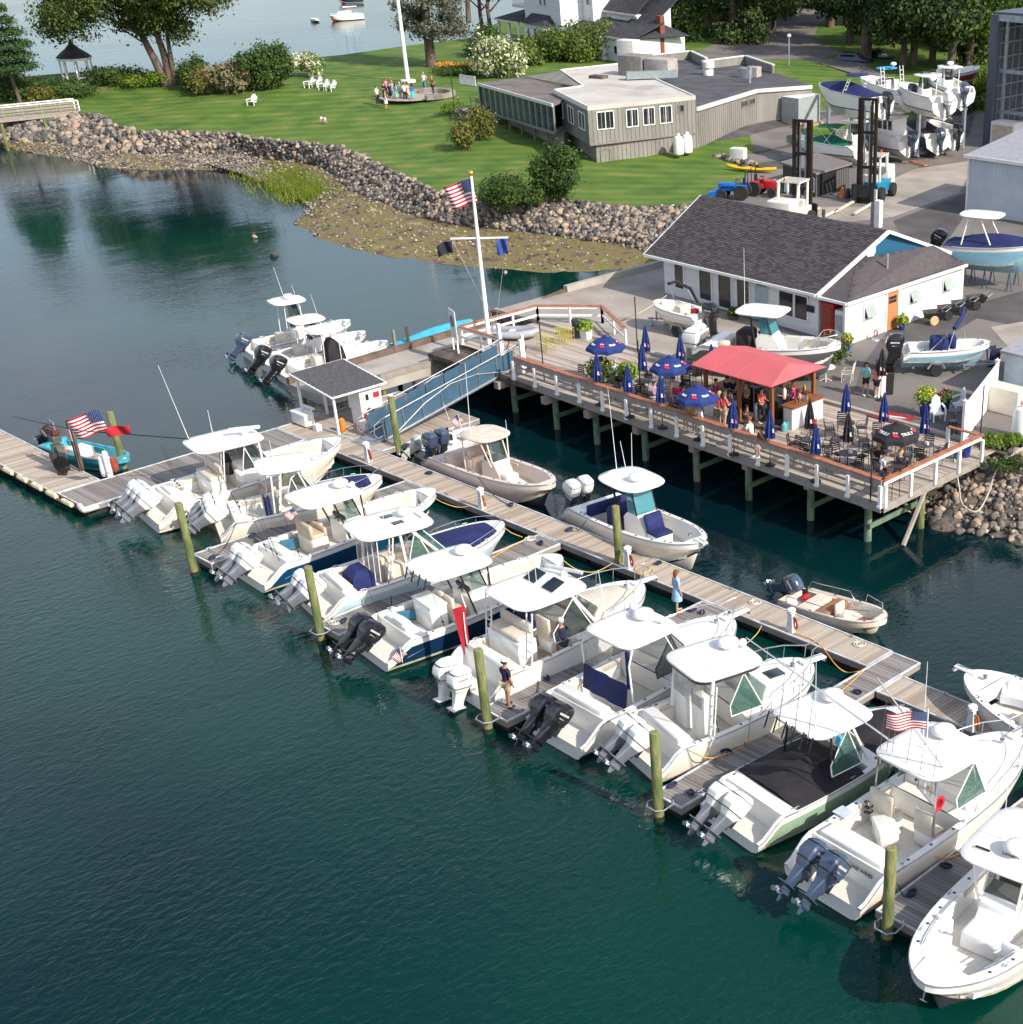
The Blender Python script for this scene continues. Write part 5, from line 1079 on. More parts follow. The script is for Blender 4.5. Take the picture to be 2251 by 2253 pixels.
antenna(t,L*.42,-.6,2.6,3.0,(-.5,.5));antenna(t,L*.55,.6,2.6,.6);cleats(t,h)
bw=at(1545,1197,1.45);sx=Vector((11.5,1.75,0));a=math.atan2(bw.y-1.75,bw.x-11.5);L=math.hypot(bw.y-1.75,bw.x-11.5);W=2.7
t=thing('motorboat','white centre console with navy seat covers on the far side of the walkway','boat',sx,a)
h=Hull(L,W,1.0,1.5,.5,.1);hull_parts(h,t,cream,tc=(.2,.93),floor=.45,stripe=mat('navy stripe',(.03,.04,.12),.4),boot=cream)
motors(t,h,2,'white',18,.98,.9,.68);console(t,L*.53,.45,1.15,1.1,1.2,gm=mat('blue-green glass',(.05,.25,.30),.05,var=0,spec=.8,alpha=.75),fr=black,wtop=2.75)
hardtop(t,L*.45,2.7,2.2,2.85,e=.6);dome(t,L*.45+.45,-.1,2.9,.3);legs(t,[[(L*.47,s_*.65,.5),(L*.42,s_*.8,2.75)] for s_ in(1,-1)],black,.05)
q=MB();q.rbox((0,0,.5),(.9,1.3,1.1),.25);q.build('helm_seat_cover',navy,t,smooth=45,loc=(L*.36,0,.45));q=MB();q.rbox((0,0,.6),(.25,2.0,.5),.08);q.build('stern_seat_cover',navy,t,smooth=45,loc=(L*.22,0,.5))
q=MB();q.rbox((0,0,.3),(.7,.85,.6),.08,1);q.rbox((.0,0,.62),(.75,.85,.14),.06);q.rbox((-.35,0,.95),(.2,.85,.8),.08,ry=-.35);q.build('console_seat',[navy,white],t,smooth=45,loc=(L*.665,0,.45))
q=MB();q.rbox((0,0,.0),(.5,.6,.3),.08);q.build('bow_cushion',navy,t,smooth=45,loc=(L*.87,0,.95))
antenna(t,L*.33,.0,2.9,3.4,(-.4,.1));antenna(t,L*.36,.6,2.9,1.6,(.1,0));antenna(t,L*.36,.3,2.9,1.2,(-.3,0));pulpit(t,h,.15,.25);cleats(t,h)
def skiff(label,pose,W,mh,mt,kind,tilt,sc=.8,fs=.5,fb=.7,eng=1,**k):
 t,L=boat(label,pose,W,'skiff','skiff');h=Hull(L,W,fs,fb,.9,.02,stern=.9,full=3.4,draft=.2);hull_parts(h,t,mh,mtop=mt,tc=(.06,.93),floor=.2,g=.1,aftwell=False,boot=mh)
 if eng:motors(t,h,eng,kind,tilt,sc,fs*.95)
 return t,h,L
t,h,L=skiff('small white skiff with a grey outboard and a blue bundle, by the gangway float',(Vector((.35,1.35,0)),R_(84),3.7),1.6,mat('skiff hull',(.66,.62,.55),.35),white,'greyold',55,.85)
q=MB();q.rbox((0,0,.2),(.3,1.3,.25),.04);q.build('thwart',white,t,loc=(L*.45,0,.2));q=MB();q.rbox((0,0,.2),(.25,1.3,.25),.04);q.build('thwart',white,t,loc=(L*.7,0,.25))
q=MB();q.lathe([(.05,0),(.25,.08),(.28,.25),(.12,.36),(.02,.38)],n=8);q.build('blue_bundle',mat('royal blue',(.02,.06,.3),.7,bump=1),t,smooth=50,loc=(L*.28,-.2,.3))
q=MB();q.box((0,0,.3),(.35,.4,.35));q.box((.1,.15,.6),(.12,.1,.3));q.build('gear',black,t,loc=(L*.45,.15,.3));antenna(t,L*.6,.5,.6,1.6,(-.3,.1))
bw=at(1948,1364,.75);sx=Vector((24.0,1.1,0));a=math.atan2(bw.y-1.1,bw.x-24.);L=math.hypot(bw.y-1.1,bw.x-24.)
t,h,L=skiff('small cream skiff with varnished seats and three red fuel tanks',(sx,a,L),1.75,cream,mat('cream top',(.70,.62,.52),.4),'slate',60,.9,.55,.8)
q=MB();q.rbox((0,0,.2),(.6,1.4,.35),.04);q.build('bench',tanl,t,loc=(L*.27,0,.2));q=MB();q.rbox((0,0,.2),(.5,1.45,.3),.03);q.build('wood_console',wood,t,loc=(L*.45,.0,.25));q=MB();q.rbox((0,0,0),(.8,.9,.05),.1);q.build('wood_deck',varied('red deck',[(.25,.07,.04),(.33,.10,.06)],.5),t,loc=(L*.8,0,.32))
q=MB();q.rbox((0,0,.2),(.5,.5,.35),.1);q.rbox((-.2,0,.45),(.15,.55,.5),.07);q.build('moulded_seat',tanl,t,smooth=45,loc=(L*.6,-.15,.25))
for k in range(3):
 q=MB();q.rbox((0,0,.13),(.24,.34,.26),.05);q.box((0,0,.28),(.05,.2,.05));q.lathe([(.03,0),(.03,.05)],(0,.1,.26),6);o=q.build('fuel_tank',red,None,smooth=45,loc=t.matrix_basis@Vector((L*.12+.27*k,.25-.12*k,.25)),rot=(0,0,a));tag(o,'red portable fuel tank in the stern of the small skiff','fuel tank','red fuel tanks in the skiff')
q=MB();q.lathe([(.14,0),(.16,.3),(.13,.3),(.12,.05)],n=10);tag(q.build('bucket',black,None,smooth=45,loc=t.matrix_basis@Vector((L*.06,.55,.35))),'black bucket in the skiff beside the outboard','bucket')
for s_ in(1,-1):legs(t,[[(L*.08,s_*.75,.6),(L*.1,s_*.78,.85),(L*.5,s_*.85,.95),(L*.55,s_*.84,.65)],[(L*.68,s_*.75,.75),(L*.7,s_*.75,1.1),(L*.9,s_*.42,1.15),(L*.93,s_*.3,.85)]],steel,.018,'side_rail')
bw=at(2128,1478,1.5);a=R_(176);L=8.5;st=bw-Vector((math.cos(a),math.sin(a),0))*L;st.z=0;W=2.9
t=thing('motorboat','white boat entering from the right edge with an anchor on its bow roller','boat',st,a)
h=Hull(L,W,1.0,1.5,.5,.1);hull_parts(h,t,white,tc=(.2,.88),floor=.5,stripe=mat('navy stripe',(.03,.04,.12),.4));pulpit(t,h,.4,.25);cushion_u(t,h,.7,.86,.95,whitecl);cleats(t,h)
q=MB();q.rbox((0,0,.3),(.8,.9,.6),.1);q.build('console_seat',tanl,t,smooth=45,loc=(L*.66,0,.5));console(t,L*.52,.5)
def small_cc(label,stern,bow,W,hm,eng,topm=white,topw=1.9,topl=2.0,ztop=2.5,dm=False,tilt=40,ant=1.8,cons=None,fs=.75,fb=1.15,zb=1.2):
 c=at(*stern,.2);b=at(*bow,zb);a=math.atan2(b.y-c.y,b.x-c.x);L=math.hypot(b.x-c.x,b.y-c.y)
 t=thing('motorboat',label,'boat',(c.x,c.y,0),a);h=Hull(L,W,fs,fb,.6,.1);hull_parts(h,t,hm,tc=(.18,.94),floor=.35);motors(t,h,1,eng,tilt,.98,.65)
 console(t,L*.5,.35,.8,.8,1.1,wtop=ztop,cover=cons);hardtop(t,L*.44,topl,topw,ztop,m=topm,e=.6,th=.07);legs(t,[[(L*.36,s_*.6,.4),(L*.38,s_*.6,ztop-.05)] for s_ in(1,-1)]+[[(L*.52,s_*.5,.4),(L*.52,s_*.6,ztop-.05)] for s_ in(1,-1)],white,.025)
 if dm:dome(t,L*.46,0,ztop+.03,.28,.05)
 q=MB();q.rbox((0,0,.4),(.5,.8,.8),.08);q.build('leaning_post',tanl,t,smooth=45,loc=(L*.33,0,.35));antenna(t,L*.45,.5,ztop,ant,(-.3,0));cleats(t,h,(.2,.85));return t,h,L
small_cc('grey-white centre console with a thin flat top, farthest of the three behind the wharf',(545,783),(770,702),2.1,mat('grey boat hull',(.42,.47,.53),.3),'slate',ztop=2.9,topw=1.9,dm=True)
small_cc('white centre console with a black outboard, middle one of the three behind the wharf',(588,812),(803,727),2.1,white,'black',cons=None)
t,h,L=small_cc('seafoam-hulled centre console with a black console cover, nearest of the three to the wharf',(622,835),(852,748),2.1,mat('seafoam hull',(.18,.48,.38),.2,coat=.5),'black',cons=blackc)
c=at(118,992,.1);b=at(280,1018,.6);a=math.atan2(b.y-c.y,b.x-c.x);L=(b-c).length
t,h,L=skiff('small turquoise-lined skiff moored behind the fuel pump',(Vector((c.x,c.y,0)),a,L),1.6,mat('turquoise hull',(.03,.30,.38),.4),mat('turquoise',(.05,.36,.44),.4),'black',50,.9,.6,.85)
q=MB();q.rbox((0,0,.3),(.9,.9,.6),.05);q.build('white_console',white,t,loc=(L*.42,-.1,.2),smooth=40)
q=MB();q.ell((0,0,0),(.14,.14,.14));q.build('buoy',mat('salmon buoy',(.7,.2,.15),.5),t,smooth=60,loc=(L*.33,-.5,.7))
q=MB();q.rbox((0,0,.1),(.8,.6,.25),.1);q.build('cushion',mat('pink cushion',(.55,.22,.2),.8,var=.5,vs=12,sharp=(.48,.52)),t,loc=(L*.62,-.2,.3))
c=at(872,776,.2);b=at(1040,712,.6);a=math.atan2(b.y-c.y,b.x-c.x);L=(b-c).length
t=thing('covered_boat','long low boat under a bright turquoise cover behind the wharf','boat',(c.x,c.y,0),a)
h=Hull(L,1.1,.6,.8,.9,.02);hull_parts(h,t,mat('turq',(.05,.5,.65),.4),tc=(.1,.9));fabric_cover(t,h,.0,.97,mat('turquoise cover',(.05,.34,.46),.6,var=.1),.1,.0,.25)
for x,y in((870,765),(899,757)):tag(MB().box((0,0,.2),(.13,.13,1.6)).build('wharf_post',timber,None,loc=at(x,y,1.0)),'short brown post on the water side of the wharf, '+('left one' if x==870 else 'right one'),'post','brown posts beside the wharf')
def sail(label,x,y,L,hm,a=R_(20),mast=9):
 t=thing('sailboat',label,'sailboat',at(x,y,0),a);h=Hull(L,L*.3,.9,1.1,1,.01,stern=.6,full=2.2,draft=.3);hull_parts(h,t,hm,tc=(.1,.35),aftwell=False,boot=mat('red boot',(.35,.06,.03),.5));
 q=MB();q.rings([[(L*.36,-.8,1.),(L*.75,-.4,1.),(L*.75,.4,1.),(L*.36,.8,1.)],[(L*.38,-.7,1.45),(L*.7,-.3,1.35),(L*.7,.3,1.35),(L*.38,.7,1.45)]]);q.build('cabin',white,t,smooth=30)
 for k in range(3):
  q=MB();q.box((L*(.43+.08*k),-.0,1.25),(.3,1.42-.3*k,.12));q.build('porthole',dglass,t)
 q=MB();q.cyl((L*.58,0,1),(L*.58,0,mast),.07,.05,6);q.build('mast',alu,t);q=MB();q.cyl((L*.56,0,2.0),(L*.16,0,2.0),.1,.08,6);q.build('boom',wpaint,t)
 legs(t,[[(L*.98,0,1.15),(L*.58,0,mast-.3)],[(.1,0,.9),(L*.58,0,mast-.2)],[(L*.98,0,1.2),(L*.9,.4,1.6),(L*.85,.5,1.1)]],steel,.015,'stay')
 return t
c=at(725,43,0);b=at(800,38,0);sail('white sailing sloop moored in the cove at the top of the picture',800,42,(b-c).length*1.0,white,math.atan2(c.y-b.y,c.x-b.x))
c=at(745,6,0);b=at(800,4,0);sail('dark blue sailboat cut off by the top edge of the picture',800,6,(b-c).length,navyhull,math.atan2(c.y-b.y,c.x-b.x))
t=thing('dinghy','tiny white dinghy floating left of the white sloop','dinghy',at(690,46,0),R_(-20));h=Hull(2.8,1.2,.4,.5,1,.01,full=3);hull_parts(h,t,white,tc=(.1,.9),aftwell=False,floor=.15,g=.08)
for l,a,b in (('from the first white boat to the fuel float',(448,1085,1.1),(395,1055,.55)),('from the navy-covered boat stern to the first finger dock',(520,1150,1.0),(467,1229,.55)),('from the blue-hulled boat to the finger dock behind it',(600,1190,1.1),(555,1180,.55)),('from the pale blue boat to the finger dock',(860,1310,1.1),(860,1340,.55)),('from the curtained white boat stern to its finger dock',(1180,1520,1.2),(1185,1498,.55)),('from the dark-skirted boat to the cross float',(1570,1560,1.2),(1600,1655,.55)),('from the black-covered boat quarter to the cross float',(1620,1700,1.1),(1520,1745,.55)),('from the slate-engined boat to the nearest finger dock',(1975,1945,1.1),(2006,1968,.55)),('from the beige boat to the walkway',(1052,1050,1.1),(1124,1112,.55)),('from the navy-seated boat stern to the walkway',(1290,1145,1.0),(1252,1167,.55))):
 A=at(*a);B=at(*b);M_=(A+B)/2;M_.z-=.25;rope('dark mooring line '+l,[A,M_,B],ropeb,.018)
# ================================================================ restaurant deck on piles
Zd=2.2
dk=thing('restaurant_deck','long timber restaurant deck on piles with white posts and a red-brown rail','deck')
DV=lambda u:8.12-1.07*(u+.45)/24.2        # front edge of the deck
q=MB();y=7.06
while y<15.1:
 x0=-7.2 if y>9.75 else max(-.45,(8.12-y)/1.07*24.2-.45)
 if x0<23.6:
  segs=[];x=x0
  while x<23.7:
   l=min(23.75-x,random.choice((3.6,4.8,4.2)));q.box((x+l/2,y+.07,Zd-.02+random.uniform(-.003,.003)),(l-.006,.134,.04));x+=l
 y+=.14
o=q.build('deck_planks',varied('pale deck planks',[(.26,.21,.17),(.38,.32,.265),(.46,.40,.34)],.8,vs=1,bump=.2,bs=25,stretch=(.4,3,1),island=True),dk);o['kind']='stuff'
ang=math.atan2(DV(23.75)-DV(-.45),24.2)
def rimbox(nm,u0,u1,dv,z,d,m,par=dk,axis='u'):
 q=MB()
 if axis=='u':
  a=Vector((u0,DV(u0)+dv,z));b=Vector((u1,DV(u1)+dv,z));q.box((0,0,0),((b-a).length,d[0],d[1]));return q.build(nm,m,par,loc=(a+b)/2,rot=(0,0,ang))
 a=Vector((23.78-dv,u0,z));q.box((0,0,0),(d[0],u1-u0,d[1]));return q.build(nm,m,par,loc=(23.78+dv,(u0+u1)/2,z))
NP=14
us=[-.4+24.1*i/NP for i in range(NP+1)]
for i in range(NP):
 a,b=us[i],us[i+1]
 rimbox('rim_joist',a+.004,b-.004,-.02,Zd-.17,(.07,.34),timber)
 rimbox('outer_rail_board',a+.004,b-.004,-.03,Zd+.88,(.05,.24),timber)
 rimbox('rail_slat',a,b,.02,Zd+.55,(.04,.09),timber);rimbox('rail_slat',a,b,.02,Zd+.28,(.04,.09),timber)
 rimbox('rail_cap',a+.003,b-.003,.1,Zd+1.03,(.30,.045),stainw)
for i,u in enumerate(us):
 q=MB();q.box((0,0,0),(.14,.12,.95));q.box((0,-.02,-.42),(.2,.14,.1));q.build('rail_post',wpaint,dk,loc=(u,DV(u)-.10,Zd+.36),rot=(0,0,ang))
vs_=[7.1,8.8,10.5,12.2,13.9]
for i in range(4):
 rimbox('rim_joist',vs_[i],vs_[i+1],.0,Zd-.17,(.07,.34),timber,axis='v');rimbox('rail_cap',vs_[i],vs_[i+1],-.08,Zd+1.03,(.26,.045),stainw,axis='v')
 rimbox('rail_slat',vs_[i],vs_[i+1],0,Zd+.9,(.04,.12),wpaint,axis='v')
 q=MB();
for v in vs_:
 q=MB();q.box((0,0,0),(.12,.14,1.0));q.build('rail_post',wpaint,dk,loc=(23.86,v,Zd+.38))
q=MB();q.box((22.9,13.95,Zd+1.03),(1.8,.2,.045));q.build('rail_cap',stainw,dk);q=MB();q.box((22.0,13.95,Zd+.45),(.13,.13,1.1));q.build('rail_post',wpaint,dk)
def fence_run(pts,cap=stainw,n=2,h=1.0,postm=wpaint,par=dk,low=True):
 for i in range(len(pts)-1):
  a,b=Vector(pts[i]),Vector(pts[i+1]);L=(b-a).length;r=math.atan2(b.y-a.y,b.x-a.x);tl=math.atan2(b.z-a.z,math.hypot(b.x-a.x,b.y-a.y))
  q=MB();q.box((0,0,0),(L,.2,.045));q.build('rail_cap',cap,par,loc=(a+b)/2+Vector((0,0,h)),rot=(0,-tl,r))
  q=MB();q.box((0,0,0),(L,.04,.14));q.build('rail_board',wpaint,par,loc=(a+b)/2+Vector((0,0,h-.12)),rot=(0,-tl,r))
  if low:
   q=MB();q.box((0,0,0),(L,.04,.12));q.build('rail_board',wpaint,par,loc=(a+b)/2+Vector((0,0,h-.55)),rot=(0,-tl,r))
  for k in range(n+1):
   p=a.lerp(b,k/n);q=MB();q.box((0,0,h/2-.05),(.11,.11,h-.1));q.build('rail_post',postm,par,loc=p)
fence_run([(-6.9,9.9,2.2),(-6.9,15.2,2.2)],n=3);fence_run([(-6.9,15.2,2.2),(-4.1,17.5,2.2)],n=2);fence_run([(-4.1,17.5,2.2),(.1,15.3,2.2)],n=2)
fence_run([(-6.9,9.8,2.2),(-3.4,9.8,2.2)],n=2,cap=stainw)
for u in(-.75,-1.35):
 q=MB();q.box((u,8.9+.6*(u<-1),Zd+.8),(.15,.15,1.7));q.build('tall_post',wpaint,dk)
q=MB();q.box((-3.3,9.6,Zd+.9),(.16,.16,1.9));q.build('tall_post',wpaint,dk)
for i,(x,y) in enumerate(((1134.8,905),(1226.8,943),(1315,976),(1421.7,1012),(1534,1058),(1648.2,1098),(1784,1143),(1909,1189))):
 p=at(x,y,0);u,v=p.x,p.y
 q=MB();q.path([(u,v,-1.6),(u,v,.2),(u,v,1.42)],[.17,.165,.16],10);q.build('deck_pile',varied('verdigris pile',[(.05,.09,.06),(.13,.20,.14),(.20,.22,.16)],.85,vs=2,bump=.5,bs=8,stretch=(2,2,.6)),dk,smooth=50)
 q=MB();q.box((u,11.3+.0,1.63),(.34,14.8-v+v-7.6,.36));q.build('cap_beam',timber,dk)
 q=MB();q.box((u+.22,v+1.6,.75),(.08,3.6,.22));q.build('cross_brace',varied('green brace',[(.08,.14,.09),(.16,.22,.14)],.85,vs=2),dk)
 for vv in(v+3.4,v+6.2):
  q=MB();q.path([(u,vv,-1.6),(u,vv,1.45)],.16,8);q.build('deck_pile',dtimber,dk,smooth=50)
 q=MB();q.path([(u-.2,v+1.0,1.4),(u-.2,v+3.6,.0)],.05,5);q.build('diagonal_brace',timber,dk)
p=at(2050,1110,0);q=MB();q.path([(23.3,10.4,-1.2),(23.3,10.4,1.9)],.17,10);q.build('deck_pile',green_pile,dk,smooth=50)
q=MB();q.path([(23.4,10.5,1.7),(23.9,8.4,.0)],.11,6);q.build('diagonal_brace',timber,dk)
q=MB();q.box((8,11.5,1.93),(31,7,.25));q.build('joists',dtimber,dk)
sg=thing('sign_board','blank-backed white notice board on two legs at the head of the gangway','sign',(-6.6,9.2,1.9),R_(-20))
q=MB();q.box((0,0,1.6),(1.0,.05,1.5));q.build('board',mat('dull white board',(.55,.56,.56),.5,var=.08),sg);q=MB();q.lathe([(.3,0),(.3,.02)],n=14);q.build('round_emblem',mat('slate emblem',(.08,.10,.16),.5),sg,loc=(-.05,-.03,1.75),rot=(PI/2,0,0))
for s_ in(-.4,.4):
 q=MB();q.box((s_,0,.5),(.08,.08,1.0));q.build('leg',wpaint,sg)
# ================================================================ flagpole with yard arm
fp_=at(1077,757,2.2);fl=thing('flagpole','tall white flagpole with a yardarm, gold ball and three flags on the deck','flagpole',fp_)
topz=8.55
q=MB();q.path([(0,0,0),(0,0,topz)],[.13,.07],10);q.build('pole',wpaint,fl,smooth=50)
q=MB();q.ell((0,0,topz+.14),(.15,.15,.15));q.build('gold_ball',mat('gold',(.8,.5,.1),.25,.9),fl,smooth=60)
za=5.5
q=MB();q.path([(-1.0,-1.0,za),(1.1,1.1,za)],.05,6);q.build('yardarm',wpaint,fl)
for a,b in(((-.95,-.95,za),(-.1,.6,.8)),((1.05,1.05,za),(.3,.3,.9)),((-.5,-.5,za),(-.1,.6,.8))):
 q=MB();q.path([a,b],.012,4);q.build('stay',alu,fl)
def usflag(par,w,hh,loc,rot,amp=.12,name='flag'):
 NX,NY=20,13;V=[];F=[];M=[]
 for j in range(NY+1):
  for i in range(NX+1):
   x=i/NX;V.append((x*w,amp*math.sin(x*9+j*.12)*x**.5,-j/NY*hh-.12*x*x*hh+.03*math.sin(x*7)))
 for j in range(NY):
  for i in range(NX):
   F.append((j*(NX+1)+i,(j+1)*(NX+1)+i,(j+1)*(NX+1)+i+1,j*(NX+1)+i+1));M.append(2 if(j<7 and i<8) else j%2)
 me=bpy.data.meshes.new(name);me.from_pydata(V,[],F);
 for m in(redc,whitecl,bluecl):me.materials.append(m)
 me.polygons.foreach_set('material_index',M);me.shade_smooth();o=mk(name,me,par,loc,rot)
 q=MB()
 for r in range(9):
  for c in range(6 if r%2==0 else 5):
   fx=(c+(.5 if r%2==0 else 1))/6*.4;fy=(r+.5)/9*7/13
   x=fx*w;yy=amp*math.sin(fx*9+fy*13*.12)*fx**.5;z=-fy*hh-.12*fx*fx*hh+.03*math.sin(fx*7)
   for s_ in(-.015,.015):
    d=w*.011;pts=[(x+d*(1 if k%2==0 else .42)*math.sin(k*PI/5),yy+s_,z+d*(1 if k%2==0 else .42)*math.cos(k*PI/5)) for k in range(10)]
    q.add(pts,[tuple(range(10))])
 q.build('stars',whitecl,o);return o
usflag(fl,1.65,1.15,(-.05,0,topz-.15),(0,.22,R_(205)),.16)
def plainflag(par,w,hh,loc,rot,m,name='flag',droop=.5):
 q=MB();rows=[[(x*w*(1-.3*droop),.1*math.sin(x*8+z*2),-z*hh-droop*x*x*hh*.8) for z in [k/5 for k in range(6)]] for x in [i/10 for i in range(11)]];q.rings(rows,0,close=False);q.build(name,m,par,smooth=60,loc=loc,rot=rot)
plainflag(fl,.95,.6,(-.95,-.95,za-.1),(0,0,R_(222)),mat('near black flag',(.012,.015,.03),.8,var=.2));plainflag(fl,.6,.75,(1.05,1.05,za-.05),(0,0,R_(222)),mat('blue flag',(.02,.06,.28),.8,var=.2),droop=.2)
f1=thing('flag_staff','United States flag streaming from the rod over the fuel dock pile','flag',at(216,902,4.2));usflag(f1,1.7,.95,(0,0,0),(0,.25,R_(215)),.1)
f2=thing('red_ensign','small red flag streaming beside the striped flag over the fuel dock','flag',at(285,935,4.0));plainflag(f2,1.25,.42,(0,0,0),(0,.1,R_(215)),redc,droop=.15)
f3=thing('flag_staff','small striped flag on a short staff at the stern of the dark blue boat','flag',at(880,1425,1.6));usflag(f3,.55,.35,(0,0,0),(0,.7,R_(220)),.03);legs(f3,[[(0,0,.03),(.05,-.02,-.55)]],wpaint,.012,'staff')
f4=thing('flag_staff','striped flag flying on a white antenna above the boat at the right','flag',at(2042,1567,5.1));usflag(f4,1.1,.55,(0,0,0),(0,.0,R_(218)),.06);legs(f4,[[(0,0,.1),(.05,0,-2.6)]],wpaint,.018,'staff')
f5=thing('flag_staff','tiny striped flag on the gangway float skiff','flag',at(1008,912,1.6));usflag(f5,.55,.42,(0,0,0),(0,.6,R_(225)),.03);legs(f5,[[(0,0,.03),(.2,0,-1.0)]],wpaint,.012,'staff')
f6=thing('flag_staff','tiny striped flag at the corner of the blue-hulled boat roof','flag',at(645,1118,2.7));usflag(f6,.5,.32,(0,0,0),(0,.5,R_(225)),.03)
# ================================================================ umbrellas
def open_umb(label,px_,py_,cm,r=.97,sides=8,logos='sox'):
 p=at(px_,py_,4.72);t=thing('patio_umbrella',label,'umbrella',(p.x,p.y,2.2),R_(10),'open patio umbrellas on the deck')
 q=MB();q.cyl((0,0,.0),(0,0,2.45),.022,n=8);q.build('pole',wood,t)
 q=MB();q.lathe([(.25,0),(.25,.05),(.05,.1),(.03,.3)],n=12);q.build('base',black,t)
 tz=2.5;rz=1.98
 for k in range(sides):
  a0=2*PI*k/sides;a1=2*PI*(k+1)/sides;am=(a0+a1)/2
  def pp(rr,a,z):return (rr*math.cos(a),rr*math.sin(a),z)
  rm=r*math.cos(PI/sides)
  q=MB();q.add([(0,0,tz),pp(r*.5,a0,tz-.2),pp(r*.5,a1,tz-.2),pp(r,a0,rz),pp(rm*.97,am,rz+.02),pp(r,a1,rz),pp(r*1.01,a0,rz-.16),pp(rm*.98,am,rz-.15),pp(r*1.01,a1,rz-.16)],[(0,1,2),(1,3,4,5,2),(3,6,7,4),(4,7,8,5)]);q.build('canopy_panel',cm,t)
  c=Vector(pp(rm*.74,am,0));zc=tz-.2-(rm*.74-r*.5)/(r*.5)*(.32)+.012
  sl=math.atan2(.32,r*.5)
  if k%2==0:
   q=MB();s_=r*.135
   for sx,mm in((-.42,0),(.38,0)):
    q.add([(sx*s_-.35*s_,.9*s_,0),(sx*s_+.3*s_,.9*s_,0),(sx*s_+.3*s_,-.1*s_,0),(sx*s_+.8*s_,-.5*s_,0),(sx*s_+.6*s_,-.9*s_,0),(sx*s_-.3*s_,-.6*s_,0)],[(5,4,3,2,1,0)],0)
    q.add([(sx*s_-.35*s_,.9*s_,.003),(sx*s_+.3*s_,.9*s_,.003),(sx*s_+.3*s_,.65*s_,.003),(sx*s_-.35*s_,.65*s_,.003)],[(3,2,1,0)],1)
   q.build('socks_emblem',[mat('emblem red',(.6,.03,.04),.6),whitecl],t,loc=(c.x,c.y,zc+.01),rot=(sl,0,am+PI/2))
  else:
   if logos=='truly':text('TRULY',r*.2,whitecl,t,(c.x,c.y,zc+.01),(sl,0,am+PI/2),bold=True,ext=.002)
   else:
    q=MB();s_=r*.15
    q.add([(-1.2*s_,-.35*s_,0),(-.2*s_,-.45*s_,0),(1.2*s_,-.3*s_,0),(1.1*s_,.4*s_,0),(.2*s_,.25*s_,0),(-1.1*s_,.45*s_,0)],[(0,1,2,3,4,5)]);q.build('white_script_patch',mat('pale script',(.5,.55,.62),.7,var=.3,vs=9),t,loc=(c.x,c.y,zc+.012),rot=(sl,0,am+PI/2))
 for k in range(sides):
  a=2*PI*k/sides;q=MB();q.path([(0,0,tz-.05),(r*.5*math.cos(a),r*.5*math.sin(a),tz-.23),(r*.97*math.cos(a),r*.97*math.sin(a),rz-.02)],.012,4);q.build('rib',wood,t)
 q=MB();q.lathe([(.13,0),(.09,.05),(.01,.09)],(0,0,tz-.02),8);q.build('finial',cm,t)
 return t
ub=mat('navy umbrella canvas',(.012,.03,.16),.8,var=.15,vs=3);ubk=mat('black umbrella canvas',(.018,.015,.02),.8,var=.2,vs=3)
open_umb('open navy umbrella with red-sock emblems beside the big potted plants',1330.7,738,ub);open_umb('open navy umbrella left of the red-roofed bar, the middle one of three',1473,782.5,ub);open_umb('open navy umbrella over two guests at the deck rail',1533,847,ub);open_umb('open black umbrella over four guests at the deck corner',1973.6,928.6,ubk,1.0,8,'truly')
def closed_umb_proto(cm):
 t=thing('closed_umbrella','x','umbrella')
 q=MB();q.cyl((0,0,0),(0,0,2.5),.02,n=6);q.build('pole',wood,t)
 q=MB();q.lathe([(.24,0),(.24,.05),(.05,.1),(.03,.25)],n=12);q.build('base',black,t)
 q=MB();n=16;prof=[(1.25,.15,.05),(1.3,.18,.06),(1.6,.17,.05),(1.95,.13,.035),(2.25,.085,.02),(2.45,.04,.01),(2.52,.012,0)]
 q.rings([[((r+a*(1 if j%2 else -1))*math.cos(2*PI*j/n),(r+a*(1 if j%2 else -1))*math.sin(2*PI*j/n),z-(.05 if (j%2 and z<1.4) else 0)) for j in range(n)] for z,r,a in prof]);q.build('folded_canopy',cm,t,smooth=25)
 q=MB();q.lathe([(.15,0),(.155,.03),(.15,.06)],(0,0,1.85),12);q.build('tie_band',cm,t)
 q=MB();q.add([(-.05,-.205,1.52),(.06,-.205,1.5),(.03,-.18,1.6),(.06,-.175,1.68),(-.04,-.175,1.66),(-.02,-.19,1.58)],[(0,1,2,3,4,5)],0);q.add([(.14,-.16,1.45),(.19,-.07,1.48),(.165,-.06,1.58),(.12,-.13,1.62)],[(0,1,2,3)],1);q.build('printed_patch',[mat('pale script',(.5,.55,.62),.7,var=.3,vs=9),mat('dull red print',(.42,.08,.10),.7)],t,rot=(0,0,R_(40)))
 return t
